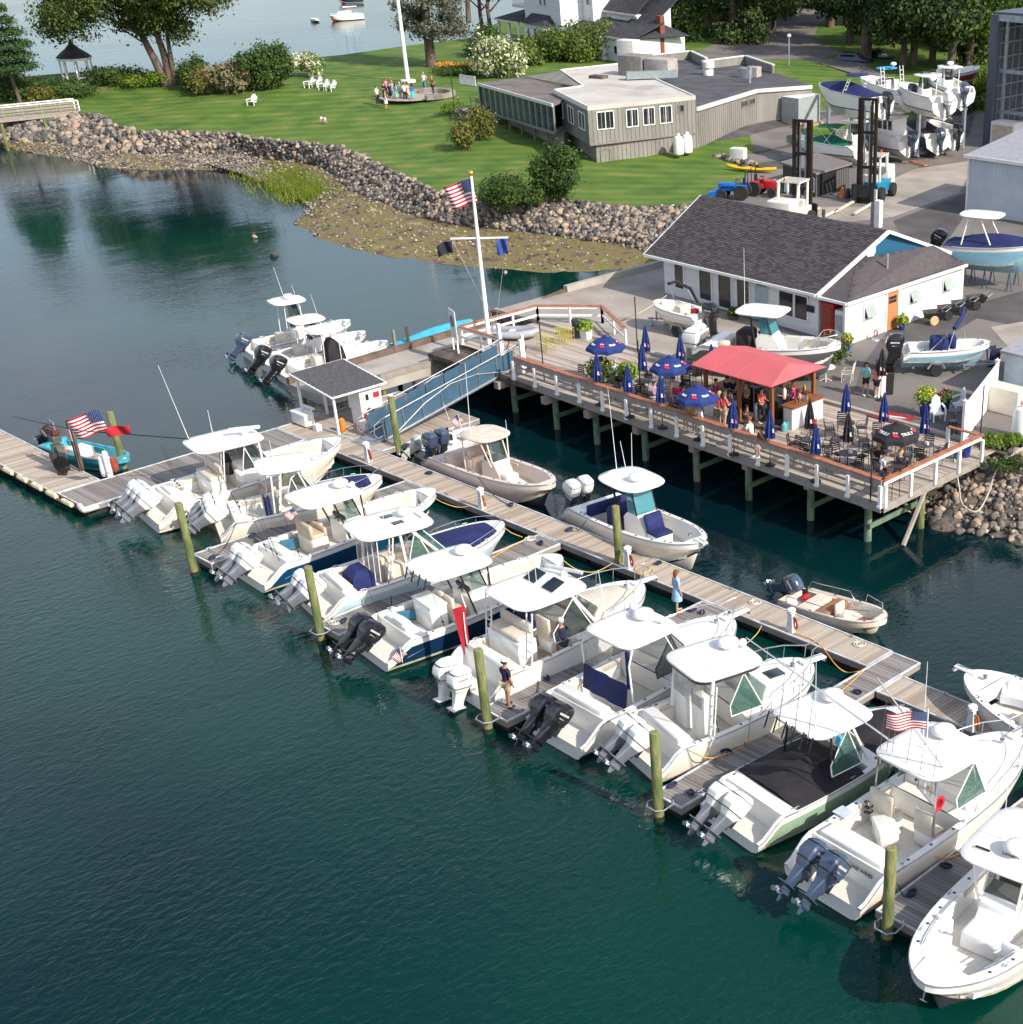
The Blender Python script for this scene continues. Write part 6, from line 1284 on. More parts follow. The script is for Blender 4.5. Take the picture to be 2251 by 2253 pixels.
CU=[(1311.7,776,0,'folded navy umbrella at the rail in front of the big potted plants'),(1379.7,800.7,0,'folded navy umbrella at the rail, second from the gangway end'),(1411,756,0,'folded navy umbrella just left of the middle open umbrella'),(1418.7,715.4,0,'farthest folded navy umbrella near the deck edge beam'),(1495.7,734.5,0,'folded navy umbrella behind the middle open umbrella, by the black high chair'),(1564.7,756,0,'folded navy umbrella partly behind the red bar roof'),(1452,823,0,'folded navy umbrella at the rail left of the third open umbrella'),(1612.6,877,0,'folded navy umbrella at the rail by the guests in coral shirts'),(1694,898.7,0,'folded navy umbrella at the rail in front of the bar corner'),(1782,877.9,1,'folded black umbrella beside the red cooler'),(1862.8,842.5,0,'folded navy umbrella near the yard edge right of the bar'),(1867.4,906,1,'folded black umbrella between the round mesh tables'),(1795.7,931.4,0,'folded navy umbrella at the rail left of the deck corner'),(1946.6,863,0,'folded navy umbrella beside the red doormat'),(2038,888,0,'folded navy umbrella at the table nearest the white wicker chairs'),(1941.7,765.8,1,'folded black umbrella behind the hostess stand')]
c0=closed_umb_proto(ub);c1=closed_umb_proto(ubk);used=[0,0]
UP=[]
for x,y,k,l in CU:
 p=at(x,y,4.72);src=(c0,c1)[k]
 if not used[k]:used[k]=1;o=src;o.location=(p.x,p.y,2.2);o['label']=l;o['group']='folded umbrellas on the deck';o.rotation_euler[2]=.3
 else:o=dup(src,None,(p.x,p.y,2.2),random.uniform(-.3,.8),l,'folded umbrellas on the deck')
 UP.append((p.x,p.y,k))
# ================================================================ tables and chairs
bronze=mat('black wire metal',(.03,.028,.028),.5,.4,var=.1)
def chair_proto(kind):
 t=thing('patio_chair','x','chair')
 hs=.72 if kind=='bar' else .45
 m=tanw if kind=='bar' else bronze
 q=MB()
 for k in range(5):q.box((-.18+.09*k,0,hs),(.075,.42,.025))
 q.build('seat',m,t)
 for s_ in(-1,1):
  for xx in(-.2,.2):
   q=MB();q.path([(xx*1.1,s_*.22,0),(xx,s_*.2,hs)],.014,5);q.build('leg',bronze,t)
 q=MB()
 for s_ in(-1,1):q.path([(-.2,s_*.2,hs),(-.27,s_*.2,hs+.42)],.016,5)
 q.path([(-.27,-.2,hs+.42),(-.28,0,hs+.45),(-.27,.2,hs+.42)],.016,5);q.build('back_frame',bronze,t)
 for k in range(4):
  q=MB();q.box((-.225-.012*k,0,hs+.12+.09*k),(.02,.38,.062 if kind=='bar' else .05));q.build('back_slat',m,t)
 if kind!='bar':
  for s_ in(-1,1):
   q=MB();q.path([(-.24,s_*.23,hs+.22),(.15,s_*.24,hs+.22),(.2,s_*.22,hs)],.015,5);q.build('armrest',bronze,t)
 return t
tanw=mat('tan slats',(.13,.085,.07),.6,var=.15)
cb=chair_proto('bar');cd=chair_proto('dine');first={'b':True,'d':True}
def put(kind,x,y,rz,label,group,z=2.2):
 src=cb if kind=='b' else cd
 if first[kind]:first[kind]=False;o=src;o.location=(x,y,z);o.rotation_euler[2]=rz;o['label']=label;o['group']=group;return o
 return dup(src,None,(x,y,z),rz,label,group)
def table(x,y,label,r=.42,h=.73,m=bronze,wh=False):
 t=thing('round_table',label,'table',(x,y,2.2),0,'round tables on the deck')
 q=MB();q.lathe([(r,0),(r,.03),(.01,.035)],(0,0,h-.03),18);q.build('tabletop',m,t,smooth=40)
 q=MB();q.cyl((0,0,0),(0,0,h-.03),.03,n=6);q.build('stem',m,t)
 q=MB()
 for k in range(4):q.path([(.05*math.cos(k*PI/2+.7),.05*math.sin(k*PI/2+.7),.12),(.32*math.cos(k*PI/2+.7),.32*math.sin(k*PI/2+.7),.0)],.018,4)
 q.build('foot',m,t);return t
tops=mat('mesh table top',(.07,.065,.065),.5,.3,var=.3,vs=30)
TL=[(UP[2][0],UP[2][1],'by the folded umbrella left of the middle one'),(UP[4][0]+.1,UP[4][1],'under the folded umbrella by the yard edge'),(8.99,9.82,'under the middle open umbrella'),(4.3,10.09,'under the open umbrella by the potted plants'),(UP[9][0],UP[9][1],'under the black folded umbrella beside the cooler'),(UP[10][0],UP[10][1],'under the folded umbrella right of the bar'),(UP[11][0],UP[11][1],'under the black folded umbrella between two others'),(22.52,9.47,'under the open black umbrella'),(UP[14][0],UP[14][1],'under the folded umbrella nearest the wicker chairs'),(UP[13][0],UP[13][1]-.2,'beside the red doormat'),(10.4,13.6,'behind the red-roofed bar')]
for i,(x,y,l) in enumerate(TL):
 table(x,y,'black mesh round table '+l,m=tops)
 n=4;a0=.6+i*.37
 if i in(7,):continue
 for k in range(n):
  a=a0+k*PI/2
  if i==3 and k in(1,):pass
  ai=round(math.atan2(math.cos(a)*FW[0]+math.sin(a)*FW[1],math.cos(a)*RT[0]+math.sin(a)*RT[1])/(PI/2))%4
  put('d',x+.72*math.cos(a),y+.72*math.sin(a),a+PI+random.uniform(-.25,.25),'black armchair, %s side of mesh table '%('right','far','left','near')[ai]+l,'armchairs at the mesh table '+l)
for i in(4,5,6,8):
 x,y,l=TL[i];q=MB();q.box((0,0,.06),(.14,.1,.12));tag(q.build('napkin_box',whitecl,None,loc=(x+.15,y,2.94)),'small white condiment holder on the mesh table '+l,'condiment holder')
k=0
for x,y in((1259,828),(1284,837),(1327,850),(1358,862),(1397,875),(1420,885),(1440,893),(1564,925),(1628,950),(1741,985),(1777,1000),(1806,1010),(1886,1055),(1936,1068)):
 p=at(x,y,2.95);put('b',p.x,DV(p.x)+.95,-PI/2+random.uniform(-.2,.2),'tan slat-backed bar chair at the deck rail, %s from the gangway end'%ORD[k],'tan bar chairs along the deck rail');k+=1
for i,(x,y,r) in enumerate(((1494,780,2.2),(1500,800,1.),(1590,800,.3),(1560,812,2.))):pass
tc_=put('d',UP[4][0]+.9,UP[4][1]+.1,PI,'tall black chair beside the folded umbrella near the yard edge','tall black chair')
tc_.scale=(1,1,1.45)
q=MB()
# ================================================================ bar
br=thing('tiki_bar','open-sided deck bar with a faded red roof and cedar posts','bar',(12.65,12.0,2.2))
rf=mat('faded red roofing',(.52,.105,.12),.75,var=.06,vs=1,bump=.3,bs=12)
X0,X1,Y0,Y1,ez,rz_=-2.5,2.45,-1.95,1.9,2.3,2.78
RL=(-2.45,.0);RR=(1.75,.0)
q=MB();q.slab([(X0,Y0,ez),(X1,Y0,ez),(RR[0],0,rz_),(RL[0],0,rz_)],.05);q.build('roof_slope',rf,br)
q=MB();q.slab([(X1,Y1,ez),(X0,Y1,ez),(RL[0],0,rz_),(RR[0],0,rz_)],.05);q.build('roof_slope',rf,br)
q=MB();q.slab([(X1,Y0,ez),(X1,Y1,ez),(RR[0],0,rz_)],.05);q.build('roof_hip',rf,br)
for a in(-1.2,.2):
 q=MB();q.path([(a,Y0,ez+.012),(a,0,rz_+.012)],.015,4);q.build('roof_seam',rf,br)
for x in(-2.05,0.05,2.05):
 for y in(-1.45,1.45):
  q=MB();q.box((x,y,1.15),(.15,.15,2.3));q.build('post',cedar,br)
  for s_ in(-1,1):
   if abs(x+s_*.5)<2.3:
    q=MB();q.path([(x,y,1.75),(x+s_*.45,y,2.2)],.05,4);q.build('brace',cedar,br)
q=MB();q.box((0,Y0+.5,2.2),(4.4,.1,.16));q.box((0,Y1-.45,2.2),(4.4,.1,.16));q.box((2.05,0,2.2),(.1,3.0,.16));q.box((-2.05,0,2.2),(.1,3.0,.16));q.build('beam',cedar,br)
barw=mat('bar panelling',(.55,.55,.54),.6,var=.1)
for (x,y,a,b) in((-1.1,-1.45,1.8,.5),(2.35,.4,.5,2.2),(-.2,1.55,3.8,.4),(-2.15,.3,.4,2.2)):
 q=MB();q.box((0,0,.5),(a,b,1.0));q.build('counter_base',barw,br,loc=(x,y,0));q=MB();q.box((0,0,1.04),(a+.25,b+.15,.06));q.build('counter_top',cedar,br,loc=(x,y,0))
 nb=9 if max(a,b)>1.9 else 0
 for k in range(int(max(a,b)/.2)):
  q=MB();f=-max(a,b)/2+.1+.2*k
  if a>b:q.box((f,-b/2-.008,.5),(.02,.015,.96))
  else:q.box((a/2+.008,f,.5),(.015,.02,.96))
  q.build('panel_batten',wpaint,br,loc=(x,y,0))
q=MB();q.box((0,0,.03),(4.4,3.2,.05));q.build('bar_floor',dtimber,br)
q=MB();q.box((.9,.2,.45),(.7,.6,.9));q.box((-1.0,.3,.45),(1.6,.6,.9));q.box((-.6,.25,1.0),(.6,.4,.25));q.build('back_bar',black,br)
bm_=[mat('bottle '+str(i),c,.15) for i,c in enumerate(((.35,.18,.05),(.05,.2,.08),(.6,.6,.6),(.4,.05,.05),(.05,.15,.35),(.5,.4,.1)))]
def bottle(x,y,z,m,r=.04,h=.26):
 q=MB();q.lathe([(r,0),(r,h*.6),(r*.4,h*.75),(r*.35,h),(.005,h+.003)],n=7);return q.build('bottle',m,None,smooth=40,loc=(x,y,z))
for k in range(40):
 xx=12.65+random.uniform(-2,2.1);side=random.random()
 if side<.45:p=(random.uniform(10.7,12.4),10.55+random.uniform(-.15,.15))
 elif side<.75:p=(15.0+random.uniform(-.15,.15),random.uniform(11.6,13.4))
 else:p=(random.uniform(11,14.3),13.55+random.uniform(-.12,.12))
 tag(bottle(p[0],p[1],3.28,bm_[k%6]),'%s on the %s counter of the red-roofed bar'%(('brown bottle','green bottle','pale cup','red bottle','blue bottle','yellow bottle')[k%6],'front' if side<.45 else 'right-hand' if side<.75 else 'back'),'bottle','bottles and cups on the bar counter')
q=MB();q.lathe([(.14,0),(.16,.05),(.16,.65),(.09,.75),(.08,.8)],n=12);tag(q.build('keg',alu,None,smooth=40,loc=(13.2,11.2,2.25)),'metal keg in the gap of the bar counter','keg')
q=MB();q.rbox((0,0,.4),(.5,.5,.8),.06);tag(q.build('bin',black,None,smooth=40,loc=(12.45,10.2,2.2)),'black bin in front of the bar','bin')
q=MB();q.rbox((0,0,.16),(.62,.38,.32),.03,0);q.rbox((0,0,.36),(.66,.42,.1),.03,1);tag(q.build('cooler',[redc,white],None,smooth=40,loc=(15.35,12.4,2.2),rot=(0,0,.2)),'red cooler with a white lid beside the bar','cooler')
for k in range(2):
 q=MB();q.lathe([(.12,0),(.14,.05),(.14,.3),(.05,.4),(.04,.45)],n=10);tag(q.build('water_jug',mat('aqua jug',(.15,.45,.50),.15,alpha=.8),None,smooth=40,loc=(14.95+.1*k,11.35-.35*k,2.2)),'translucent blue water jug on the deck by the bar','jug','blue water jugs by the bar')
# ================================================================ things round the deck
def planter(label,x,y,z,rp,hp,potm,fol,leafm,rad,n=500,flowers=None,square=False,cat='potted plant'):
 t=thing('potted_plant',label,cat,(x,y,z))
 q=MB()
 if square:q.box((0,0,hp/2),(rp*2,rp*1.6,hp),taper=1.1)
 else:q.lathe([(rp*.7,0),(rp*.95,hp*.6),(rp,hp),(rp*1.08,hp),(rp*.9,hp-.03),(.01,hp-.05)],n=14)
 q.build('pot',potm,t,smooth=40)
 t2=leaves('foliage',[((0,0,hp+rad*.55),(rad,rad,rad*.9))],n,.09,leafm,t,seed=int(x*7))
 if flowers:leaves('flowers',[((0,0,hp+rad*.8),(rad*1.0,rad*1.0,rad*.7))],n//5,.06,flowers,t,seed=int(x*9))
 return t
def leaves(name,blobs,n,size,m,parent=None,seed=1,shell=.55,kind='stuff',droop=0,loc=None,asp=.55):
 rs=np.random.RandomState(abs(seed)%9999);B=np.array([b[0] for b in blobs],float);Rr=np.array([b[1] for b in blobs],float)
 w=(Rr[:,0]*Rr[:,1]*Rr[:,2])**.67;w/=w.sum();idx=rs.choice(len(blobs),n,p=w)
 d=rs.normal(size=(n,3));d/=np.linalg.norm(d,axis=1)[:,None];rad=shell+(1-shell)*rs.rand(n)**.7;rad*=1+.26*rs.normal(size=n)
 P=B[idx]+d*rad[:,None]*Rr[idx]
 nn=d+rs.normal(size=(n,3))*.6+np.array([0,0,.35-droop]);nn/=np.linalg.norm(nn,axis=1)[:,None]
 t=np.cross(nn,rs.normal(size=(n,3)));t/=np.linalg.norm(t,axis=1)[:,None]+1e-9;b=np.cross(nn,t)
 s=(size*(.45+1.1*rs.rand(n)**1.5))[:,None]
 V=np.stack([P-t*s,P-b*s*asp,P+t*s,P+b*s*asp],1).reshape(-1,3);F=np.arange(4*n).reshape(n,4)
 o=mk(name,npmesh(name,V,F,m),parent,loc);
 if kind:o['kind']=kind
 return o
lime=varied('lime leaves',[(.14,.24,.02),(.22,.34,.03),(.32,.42,.06)],.7,vs=3,island=True,trans=.3)
dgreen=varied('garden leaves',[(.03,.07,.015),(.06,.12,.02),(.10,.17,.03)],.7,vs=3,island=True,trans=.25)
yelfl=mat('yellow flowers',(.65,.42,.03),.7);redfl=mat('red flowers',(.6,.05,.04),.7);pinkfl=mat('coral flowers',(.7,.15,.12),.7)
cobalt=mat('cobalt glaze',(.01,.03,.22),.15,coat=.6)
p=at(1307,855,2.2);planter('big tub of mixed green and gold plants beside the first open umbrella',p.x,p.y+.5,2.2,.4,.5,mat('pale tub',(.45,.5,.55),.5),None,dgreen,.62,1600,yelfl);planter('lime trailing plant behind the seated guests under the first umbrella',p.x+1.1,p.y+1.3,2.2,.3,.5,mat('pale tub',(.45,.5,.55),.5),None,lime,.5,900)
p=at(1290,745,2.2);planter('white square planter of lime foliage beside the dark bin',p.x,p.y,2.2,.25,.5,wpaint,None,lime,.36,500,None,True)
p=at(1272,742,2.2);q=MB();q.lathe([(.25,0),(.3,.8),(.33,.82),(.32,.95),(.28,.98),(.01,.99)],n=14);tag(q.build('rubbish_bin',mat('dark grey bin',(.03,.035,.045),.5),None,smooth=40,loc=p),'dark grey round rubbish bin by the white rail','bin')
for i,(x,y) in enumerate(((1204,772),(1243,755))):
 p=at(x,y,2.2);t=thing('lobster_trap_stack',('yellow wire lobster traps nearest the gangway head','yellow wire lobster traps beside the white planter')[i],'trap',p,R_(20*i))
 for zz in(.0,.42):
  q=MB()
  for a in range(6):
   q.path([(-.45+.18*a,-.28,zz),(-.45+.18*a,-.28,zz+.4),(-.45+.18*a,.28,zz+.4),(-.45+.18*a,.28,zz)],.012,4)
  for y_ in(-.28,0,.28):
   for z2 in(0,.2,.4):q.path([(-.45,y_,zz+z2),(.45,y_,zz+z2)],.012,4)
  q.build('wire_cage',mat('yellow wire',(.55,.45,.08),.5),t)
p=at(1126,742,2.25);t=thing('inflatable_dinghy','grey inflatable dinghy resting inside the ramp railing','dinghy',p,R_(35))
q=MB();q.path([(-1.3,-.55,.25),(.6,-.55,.28),(1.2,-.3,.34),(1.45,0,.4),(1.2,.3,.34),(.6,.55,.28),(-1.3,.55,.25)],[.16,.21,.2,.18,.2,.21,.16],10);q.build('tube',mat('grey hypalon',(.32,.34,.37),.5,var=.06),t,smooth=60)
q=MB();q.box((-.1,0,.16),(2.2,.9,.06));q.box((-1.1,0,.3),(.08,.9,.35));q.build('floor',galv,t);q=MB();q.rbox((0,0,.3),(.3,.9,.08),.03);q.build('seat',white,t)
q=MB();q.lathe([(.2,0),(.22,.2),(.15,.4),(.02,.42)],n=8);tag(q.build('outboard_hood',black,None,smooth=40,loc=at(1090,752,2.2)),'black hooded outboard beside the inflatable','motor')
for i,(x,y,h_) in enumerate(((1198,838,2.9),(1403,775,2.9),(1410,880,2.9),(1915,1105,2.9),(2155,990,2.9),(1660,980,2.7))):
 p=at(x,y,2.2)
 q=MB();q.cyl((0,0,0),(0,0,h_),.03,n=6);tag(q.build('string_light_pole',bronze,None,loc=p),'thin dark pole carrying string lights '+('near the gangway head','by the far folded umbrella','at the rail among bar chairs','at the deck corner','beside the white vinyl fence','at the rail before the bar')[i],'pole')
rope('string of small lights sagging from the ramp rail up to the shop eave',[at(1330,708,3.3),at(1403,690,4.2),at(1467,650,4.4)],mat('light string',(.5,.45,.35),.6),.02,'string lights')
t=thing('vinyl_fence','white vinyl privacy fence at the right end of the deck','fence')
a=at(2118,975,2.2);b=at(2188,880,2.2)
for k in range(2):
 p_=a.lerp(b,k);q=MB();q.box((0,0,.95),(.14,.14,1.9));q.box((0,0,1.93),(.2,.2,.06));q.lathe([(.09,0),(.01,.08)],(0,0,1.96),4);q.build('fence_post',wpaint,t,loc=p_)
nb=18;r=math.atan2(b.y-a.y,b.x-a.x)
for k in range(nb):
 p_=a.lerp(b,(k+.5)/nb);q=MB();q.box((0,0,.9),((b-a).length/nb-.01,.04,1.75));q.build('fence_board',wpaint,t,loc=p_,rot=(0,0,r))
q=MB();q.box((0,0,.01),(2.0,1.25,.02),0);q.add([(-.7,-.15,.025),(.5,.25,.025),(.75,.2,.025),(-.3,-.2,.025)],[(0,1,2,3)],1);q.add([(-.2,-.35,.025),(.6,-.02,.025),(.3,-.05,.025)],[(0,1,2)],1);tag(q.build('door_mat',[mat('red mat',(.30,.02,.03),.9,var=.1),whitecl],None,loc=at(1962,917,2.235),rot=(0,0,R_(0))),'red mat with a white swoosh on the pavement','mat')
def wicker(x,y,rz,label):
 t=thing('wicker_chair',label,'chair',at(x,y,2.2),rz)
 q=MB();q.rbox((0,0,.35),(.5,.5,.1),.06);q.build('seat',wpaint,t,smooth=40)
 q=MB();q.rings([[(-.25-.0,-.3,.35),(-.27,-.2,1.0),(-.28,0,1.15),(-.27,.2,1.0),(-.25,.3,.35)],[(-.20,-.28,.35),(-.22,-.18,.96),(-.22,0,1.1),(-.22,.18,.96),(-.20,.28,.35)]]);q.build('back',wpaint,t,smooth=50)
 for s_ in(-1,1):
  q=MB();q.path([(-.24,s_*.3,.7),(.1,s_*.32,.62),(.24,s_*.3,.5),(.24,s_*.28,0)],.045,6);q.build('arm',wpaint,t,smooth=50)
  q=MB();q.cyl((-.2,s_*.25,0),(-.2,s_*.25,.35),.035,n=6);q.build('leg',wpaint,t)
wicker(2062,925,R_(-30),'white resin wicker armchair with its back to the folded umbrella');wicker(2107,905,R_(-120),'taller-looking white resin armchair beside the vinyl fence')
t=thing('bar_stool','black plastic stool by the vinyl fence','stool',at(2094,960,2.2))
q=MB();q.lathe([(.2,0),(.2,.04)],(0,0,.7),10);q.build('seat',black,t)
for k in range(4):
 a_=k*PI/2+.6;q=MB();q.path([(.13*math.cos(a_),.13*math.sin(a_),.7),(.24*math.cos(a_),.24*math.sin(a_),0)],.03,5);q.build('leg',black,t)
table(at(2098,935,2.2).x,at(2098,935,2.2).y,'small grey round table between the wicker chairs',.3,.7,tops)
p=at(2034,915,2.2);planter('tall blue pot of trailing yellow flowers beside the folded umbrella',p.x,p.y,2.2,.28,.75,cobalt,None,lime,.42,900,yelfl)
p=at(2078,900,2.2);planter('smaller blue pot of bushy green and red plants next to the tall one',p.x,p.y,2.2,.25,.4,cobalt,None,dgreen,.34,600,redfl)
p=at(2125,1005,2.2);planter('dark blue pot at the deck corner post',p.x,p.y,2.2,.22,.5,cobalt,None,dgreen,.15,150)
p=at(2105,1010,2.2);planter('small teal pot at the deck corner post',p.x,p.y,2.2,.15,.3,mat('teal glaze',(.02,.2,.25),.2),None,dgreen,.2,200)
p=at(1828,815,2.2);planter('large mass of cannas with red blooms behind the white patio table',p.x-.6,p.y+.8,2.2,.5,.4,dtimber,None,dgreen,.75,1800,pinkfl)
x,y=at(1817,838,2.2)[:2];table(x,y,'white round patio table beside the bar',.48,.72,wpaint)
for k,(dx,dy,r) in enumerate(((-1.0,-.2,0),(.9,.6,3.6))):
 t=thing('patio_chair',('white strap patio chair left of the white table','white strap patio chair right of the white table')[k],'chair',(x+dx,y+dy,2.2),r)
 q=MB()
 for j in range(5):q.box((-.2+.1*j,0,.42),(.07,.44,.02))
 q.build('seat',cream,t)
 for j in range(5):
  q=MB();q.box((-.25-.02*j,0,.5+.1*j),(.02,.44,.06));q.build('back_slat',cream,t)
 for s_ in(-1,1):
  q=MB();q.path([(-.2,s_*.23,0),(-.25,s_*.23,.5),(-.35,s_*.23,1.0)],.02,5);q.path([(.25,s_*.23,0),(.25,s_*.23,.6),(-.25,s_*.23,.65)],.02,5);q.build('frame',cream,t)
p=at(1935,868,2.2);t=thing('hostess_stand','white podium with open shelves beside the black umbrella','podium',p,R_(-40))
q=MB();q.box((-.3,0,.5),(.05,.45,1.0));q.box((.3,0,.5),(.05,.45,1.0));q.box((0,.2,.5),(.55,.04,1.0));q.build('cabinet',wpaint,t)
for z in(.3,.65):
 q=MB();q.box((0,0,z),(.55,.4,.03));q.build('shelf',wpaint,t)
q=MB();q.box((0,0,1.05),(.7,.55,.04),rx=.25);q.build('top',wpaint,t);q=MB();q.box((0,.0,.1),(.4,.3,.2));q.build('papers',bluecl,t)
q=MB();q.box((0,0,.55),(.6,.04,1.1),rx=.12);tag(q.build('menu_board',blackc,None,loc=at(1952,870,2.2),rot=(0,0,R_(50))),'leaning black menu board behind the podium','board')
# ================================================================ people
skin=mat('skin',(.50,.28,.19),.55,var=.06);skin2=mat('tanned skin',(.36,.18,.11),.55,var=.06)
hairc={'brown':mat('brown hair',(.09,.045,.02),.7,var=.2),'dark':mat('dark hair',(.02,.015,.012),.6,var=.2),'blond':mat('blond hair',(.42,.28,.13),.7,var=.15),'grey':mat('grey hair',(.35,.33,.31),.7,var=.15),'red':mat('auburn hair',(.20,.07,.025),.7,var=.2)}
CL={}
def cloth(n,c):
 if n not in CL:CL[n]=mat('cloth '+n,c,.85,var=.08,vs=6)
 return CL[n]
def skinmesh(name,joints,edges,m,parent,lev=1,root=0):
 me=bpy.data.meshes.new(name);me.from_pydata([j[0] for j in joints],edges,[]);o=bpy.data.objects.new(name,me);S.collection.objects.link(o)
 md=o.modifiers.new('skin','SKIN');md.use_smooth_shade=True
 for i,j in enumerate(joints):
  r=j[1];me.skin_vertices[0].data[i].radius=(r,r) if not hasattr(r,'__len__') else r
 me.skin_vertices[0].data[root].use_root=True
 sb=o.modifiers.new('s','SUBSURF');sb.levels=lev;sb.render_levels=lev
 dg=bpy.context.evaluated_depsgraph_get();m2=bpy.data.meshes.new_from_object(o.evaluated_get(dg));bpy.data.objects.remove(o);m2.name=name
 m2.materials.clear();m2.materials.append(m);return mk(name,m2,parent)
def person(label,loc,rz,shirt,bottom,hair='brown',pose='stand',h=1.7,arms=('down','down'),sk=None,dress=False,shorts=True,hat=None,group=None,hands=False,hairlen=0,sleeve=.5,long_pants=False,shoes=None):
 t=thing('person',label,'person',loc,rz,group);s=h/1.7;sk=sk or skin
 sit=pose=='sit';lean=.0
 hipz=.50 if sit else .90
 J=[];E=[]
 def j(x,y,z,r,par=None):
  J.append(((x*s,y*s,z*s),tuple(q*s for q in r) if hasattr(r,'__len__') else r*s));k=len(J)-1
  if par is not None:E.append((par,k))
  return k
 bend=.12 if sit else .0
 if pose=='bend':bend=.3
 pel=j(0,0,hipz,(.13,.10));wa=j(.01+bend*.3,0,hipz+.17,(.115,.09),pel);ch=j(.0+bend*.7,0,hipz+.36,(.14,.10),wa);sh=j(bend,0,hipz+.50,(.10,.07),ch)
 nk=j(.02+bend,0,hipz+.58,.052,sh);jw=j(.04+bend,0,hipz+.64,.07,nk);hd=j(.035+bend,0,hipz+.73,(.088,.098),jw);tp=j(.02+bend,0,hipz+.81,.06,hd)
 legsJ=[];armsJ=[]
 for k,sg in enumerate((1,-1)):
  hp=j(.0,sg*.09,hipz-.04,.088,pel)
  if sit:kn=j(.42,sg*.11,hipz-.02,.062,hp);an=j(.40,sg*.11,.09,.038,kn);ft=j(.53,sg*.12,.035,.034,an)
  elif pose=='climb' and sg>0:kn=j(.32,sg*.1,.78,.06,hp);an=j(.22,sg*.1,.42,.04,kn);ft=j(.36,sg*.1,.38,.034,an)
  else:
   off=.06*sg if pose!='bend' else 0;kn=j(off,sg*.095,.49,.058,hp);an=j(off*1.0-.02,sg*.10,.09,.036,kn);ft=j(off+.13,sg*.12,.03,.034,an)
  legsJ.append((hp,kn,an,ft))
  a=arms[k];sx=bend
  so_=j(sx,sg*.17,hipz+.47,.05,sh)
  if a=='down':el=(sx-.02,sg*.23,hipz+.20);wr=(sx+.05,sg*.24,hipz-.04);hn=(sx+.07,sg*.235,hipz-.11)
  elif a=='fwd':el=(sx+.05,sg*.22,hipz+.22);wr=(sx+.27,sg*.14,hipz+.24);hn=(sx+.34,sg*.11,hipz+.25)
  elif a=='up':el=(sx+.12,sg*.24,hipz+.35);wr=(sx+.2,sg*.10,hipz+.55);hn=(sx+.2,sg*.06,hipz+.6)
  elif a=='hip':el=(sx-.06,sg*.34,hipz+.25);wr=(sx+.05,sg*.2,hipz+.08);hn=(sx+.09,sg*.14,hipz+.06)
  elif a=='reach':el=(sx+.2,sg*.2,hipz+.35);wr=(sx+.4,sg*.16,hipz+.3);hn=(sx+.47,sg*.15,hipz+.29)
  el=j(*el,.040,so_);wr=j(*wr,.028,el);hn=j(*hn,(.034,.02),wr);armsJ.append((so_,el,wr,hn))
  if hands:
   b=Vector(J[hn][0])/s;d=(b-Vector(J[wr][0])/s).normalized()
   for f in range(4):
    o_=Vector((0,1,0)).cross(d).normalized()*(.018*(f-1.5))
    f1=j(*(b+o_+d*.03),.009,hn);f2=j(*(b+o_*1.1+d*(.065+.008*(1 if f in(1,2) else 0))+Vector((.012,-sg*.01,0))),.007,f1)
   th_=j(*(b-d*.015+Vector((.03,0,.01))),.010,hn);j(*(b+d*.02+Vector((.048,-sg*.01,0))),.008,th_)
 skinmesh('body',J,E,sk,t)
 q=MB();hx,hz=(.035+bend)*s,(hipz+.73)*s
 q.path([(hx+.085*s,0,hz+.01*s),(hx+.115*s,0,hz-.02*s),(hx+.085*s,0,hz-.03*s)],[.008*s,.016*s,.008*s],5)
 for sg in(1,-1):q.ell((hx-.005*s,sg*.098*s,hz-.01*s),(.02*s,.012*s,.03*s),6,4)
 q.build('nose_and_ears',sk,t,smooth=60)
 q=MB()
 for sg in(1,-1):q.ell((hx+.088*s,sg*.035*s,hz+.015*s),(.012*s,.016*s,.009*s),6,4)
 q.build('eyes',mat('eye',(.03,.02,.02),.3),t)
 q=MB();q.ell((hx+.09*s,0,hz-.055*s),(.012*s,.03*s,.007*s),6,4);q.build('mouth',mat('lips',(.35,.10,.08),.5),t)
 q=MB();hr=.108*s;cap=[];cx_=hx-.018*s
 for z,r in((-.02,1.0),(.03,1.06),(.07,.98),(.10,.72),(.125,.02)):
  cap.append([(cx_+hr*r*math.cos(2*PI*a/10)*(1 if math.cos(2*PI*a/10)<0 else .72 if z<.05 else .95),hr*r*1.0*math.sin(2*PI*a/10),hz+z*s) for a in range(10)])
 q.rings(cap)
 if hairlen:
  q.rings([[(cx_-.05*s+.075*s*math.cos(a),.10*s*math.sin(a),hz+.03*s) for a in [2*PI*i/8 for i in range(8)]],[(cx_-.07*s+.06*s*math.cos(a),.10*s*math.sin(a),hz-.1*s) for a in [2*PI*i/8 for i in range(8)]],[(cx_-.08*s+.03*s*math.cos(a),.07*s*math.sin(a),hz-hairlen*s) for a in [2*PI*i/8 for i in range(8)]]])
 q.build('hair',hairc[hair],t,smooth=60)
 if hat:
  q=MB();q.lathe([(.112*s,0),(.11*s,.05*s),(.08*s,.10*s),(.01,.115*s)],(cx_+.005,0,hz+.045*s),10);q.box((hx+.12*s,0,hz+.05*s),(.12*s,.13*s,.012*s));q.build('cap',hat,t,smooth=40)
 def sub(idx,grow,m,name,extra=()):
  mp={};jj=[];ee=[]
  for i in idx:
   mp[i]=len(jj);r=J[i][1];r=r if hasattr(r,'__len__') else (r,r);jj.append((J[i][0],(r[0]+grow*s,r[1]+grow*s)))
  for a,b in E:
   if a in mp and b in mp:ee.append((mp[a],mp[b]))
  for (par,pos,r) in extra:
   jj.append((tuple(c*s for c in pos),(r[0]*s,r[1]*s)));ee.append((mp[par],len(jj)-1))
  return skinmesh(name,jj,ee,m,t)
 ex=[]
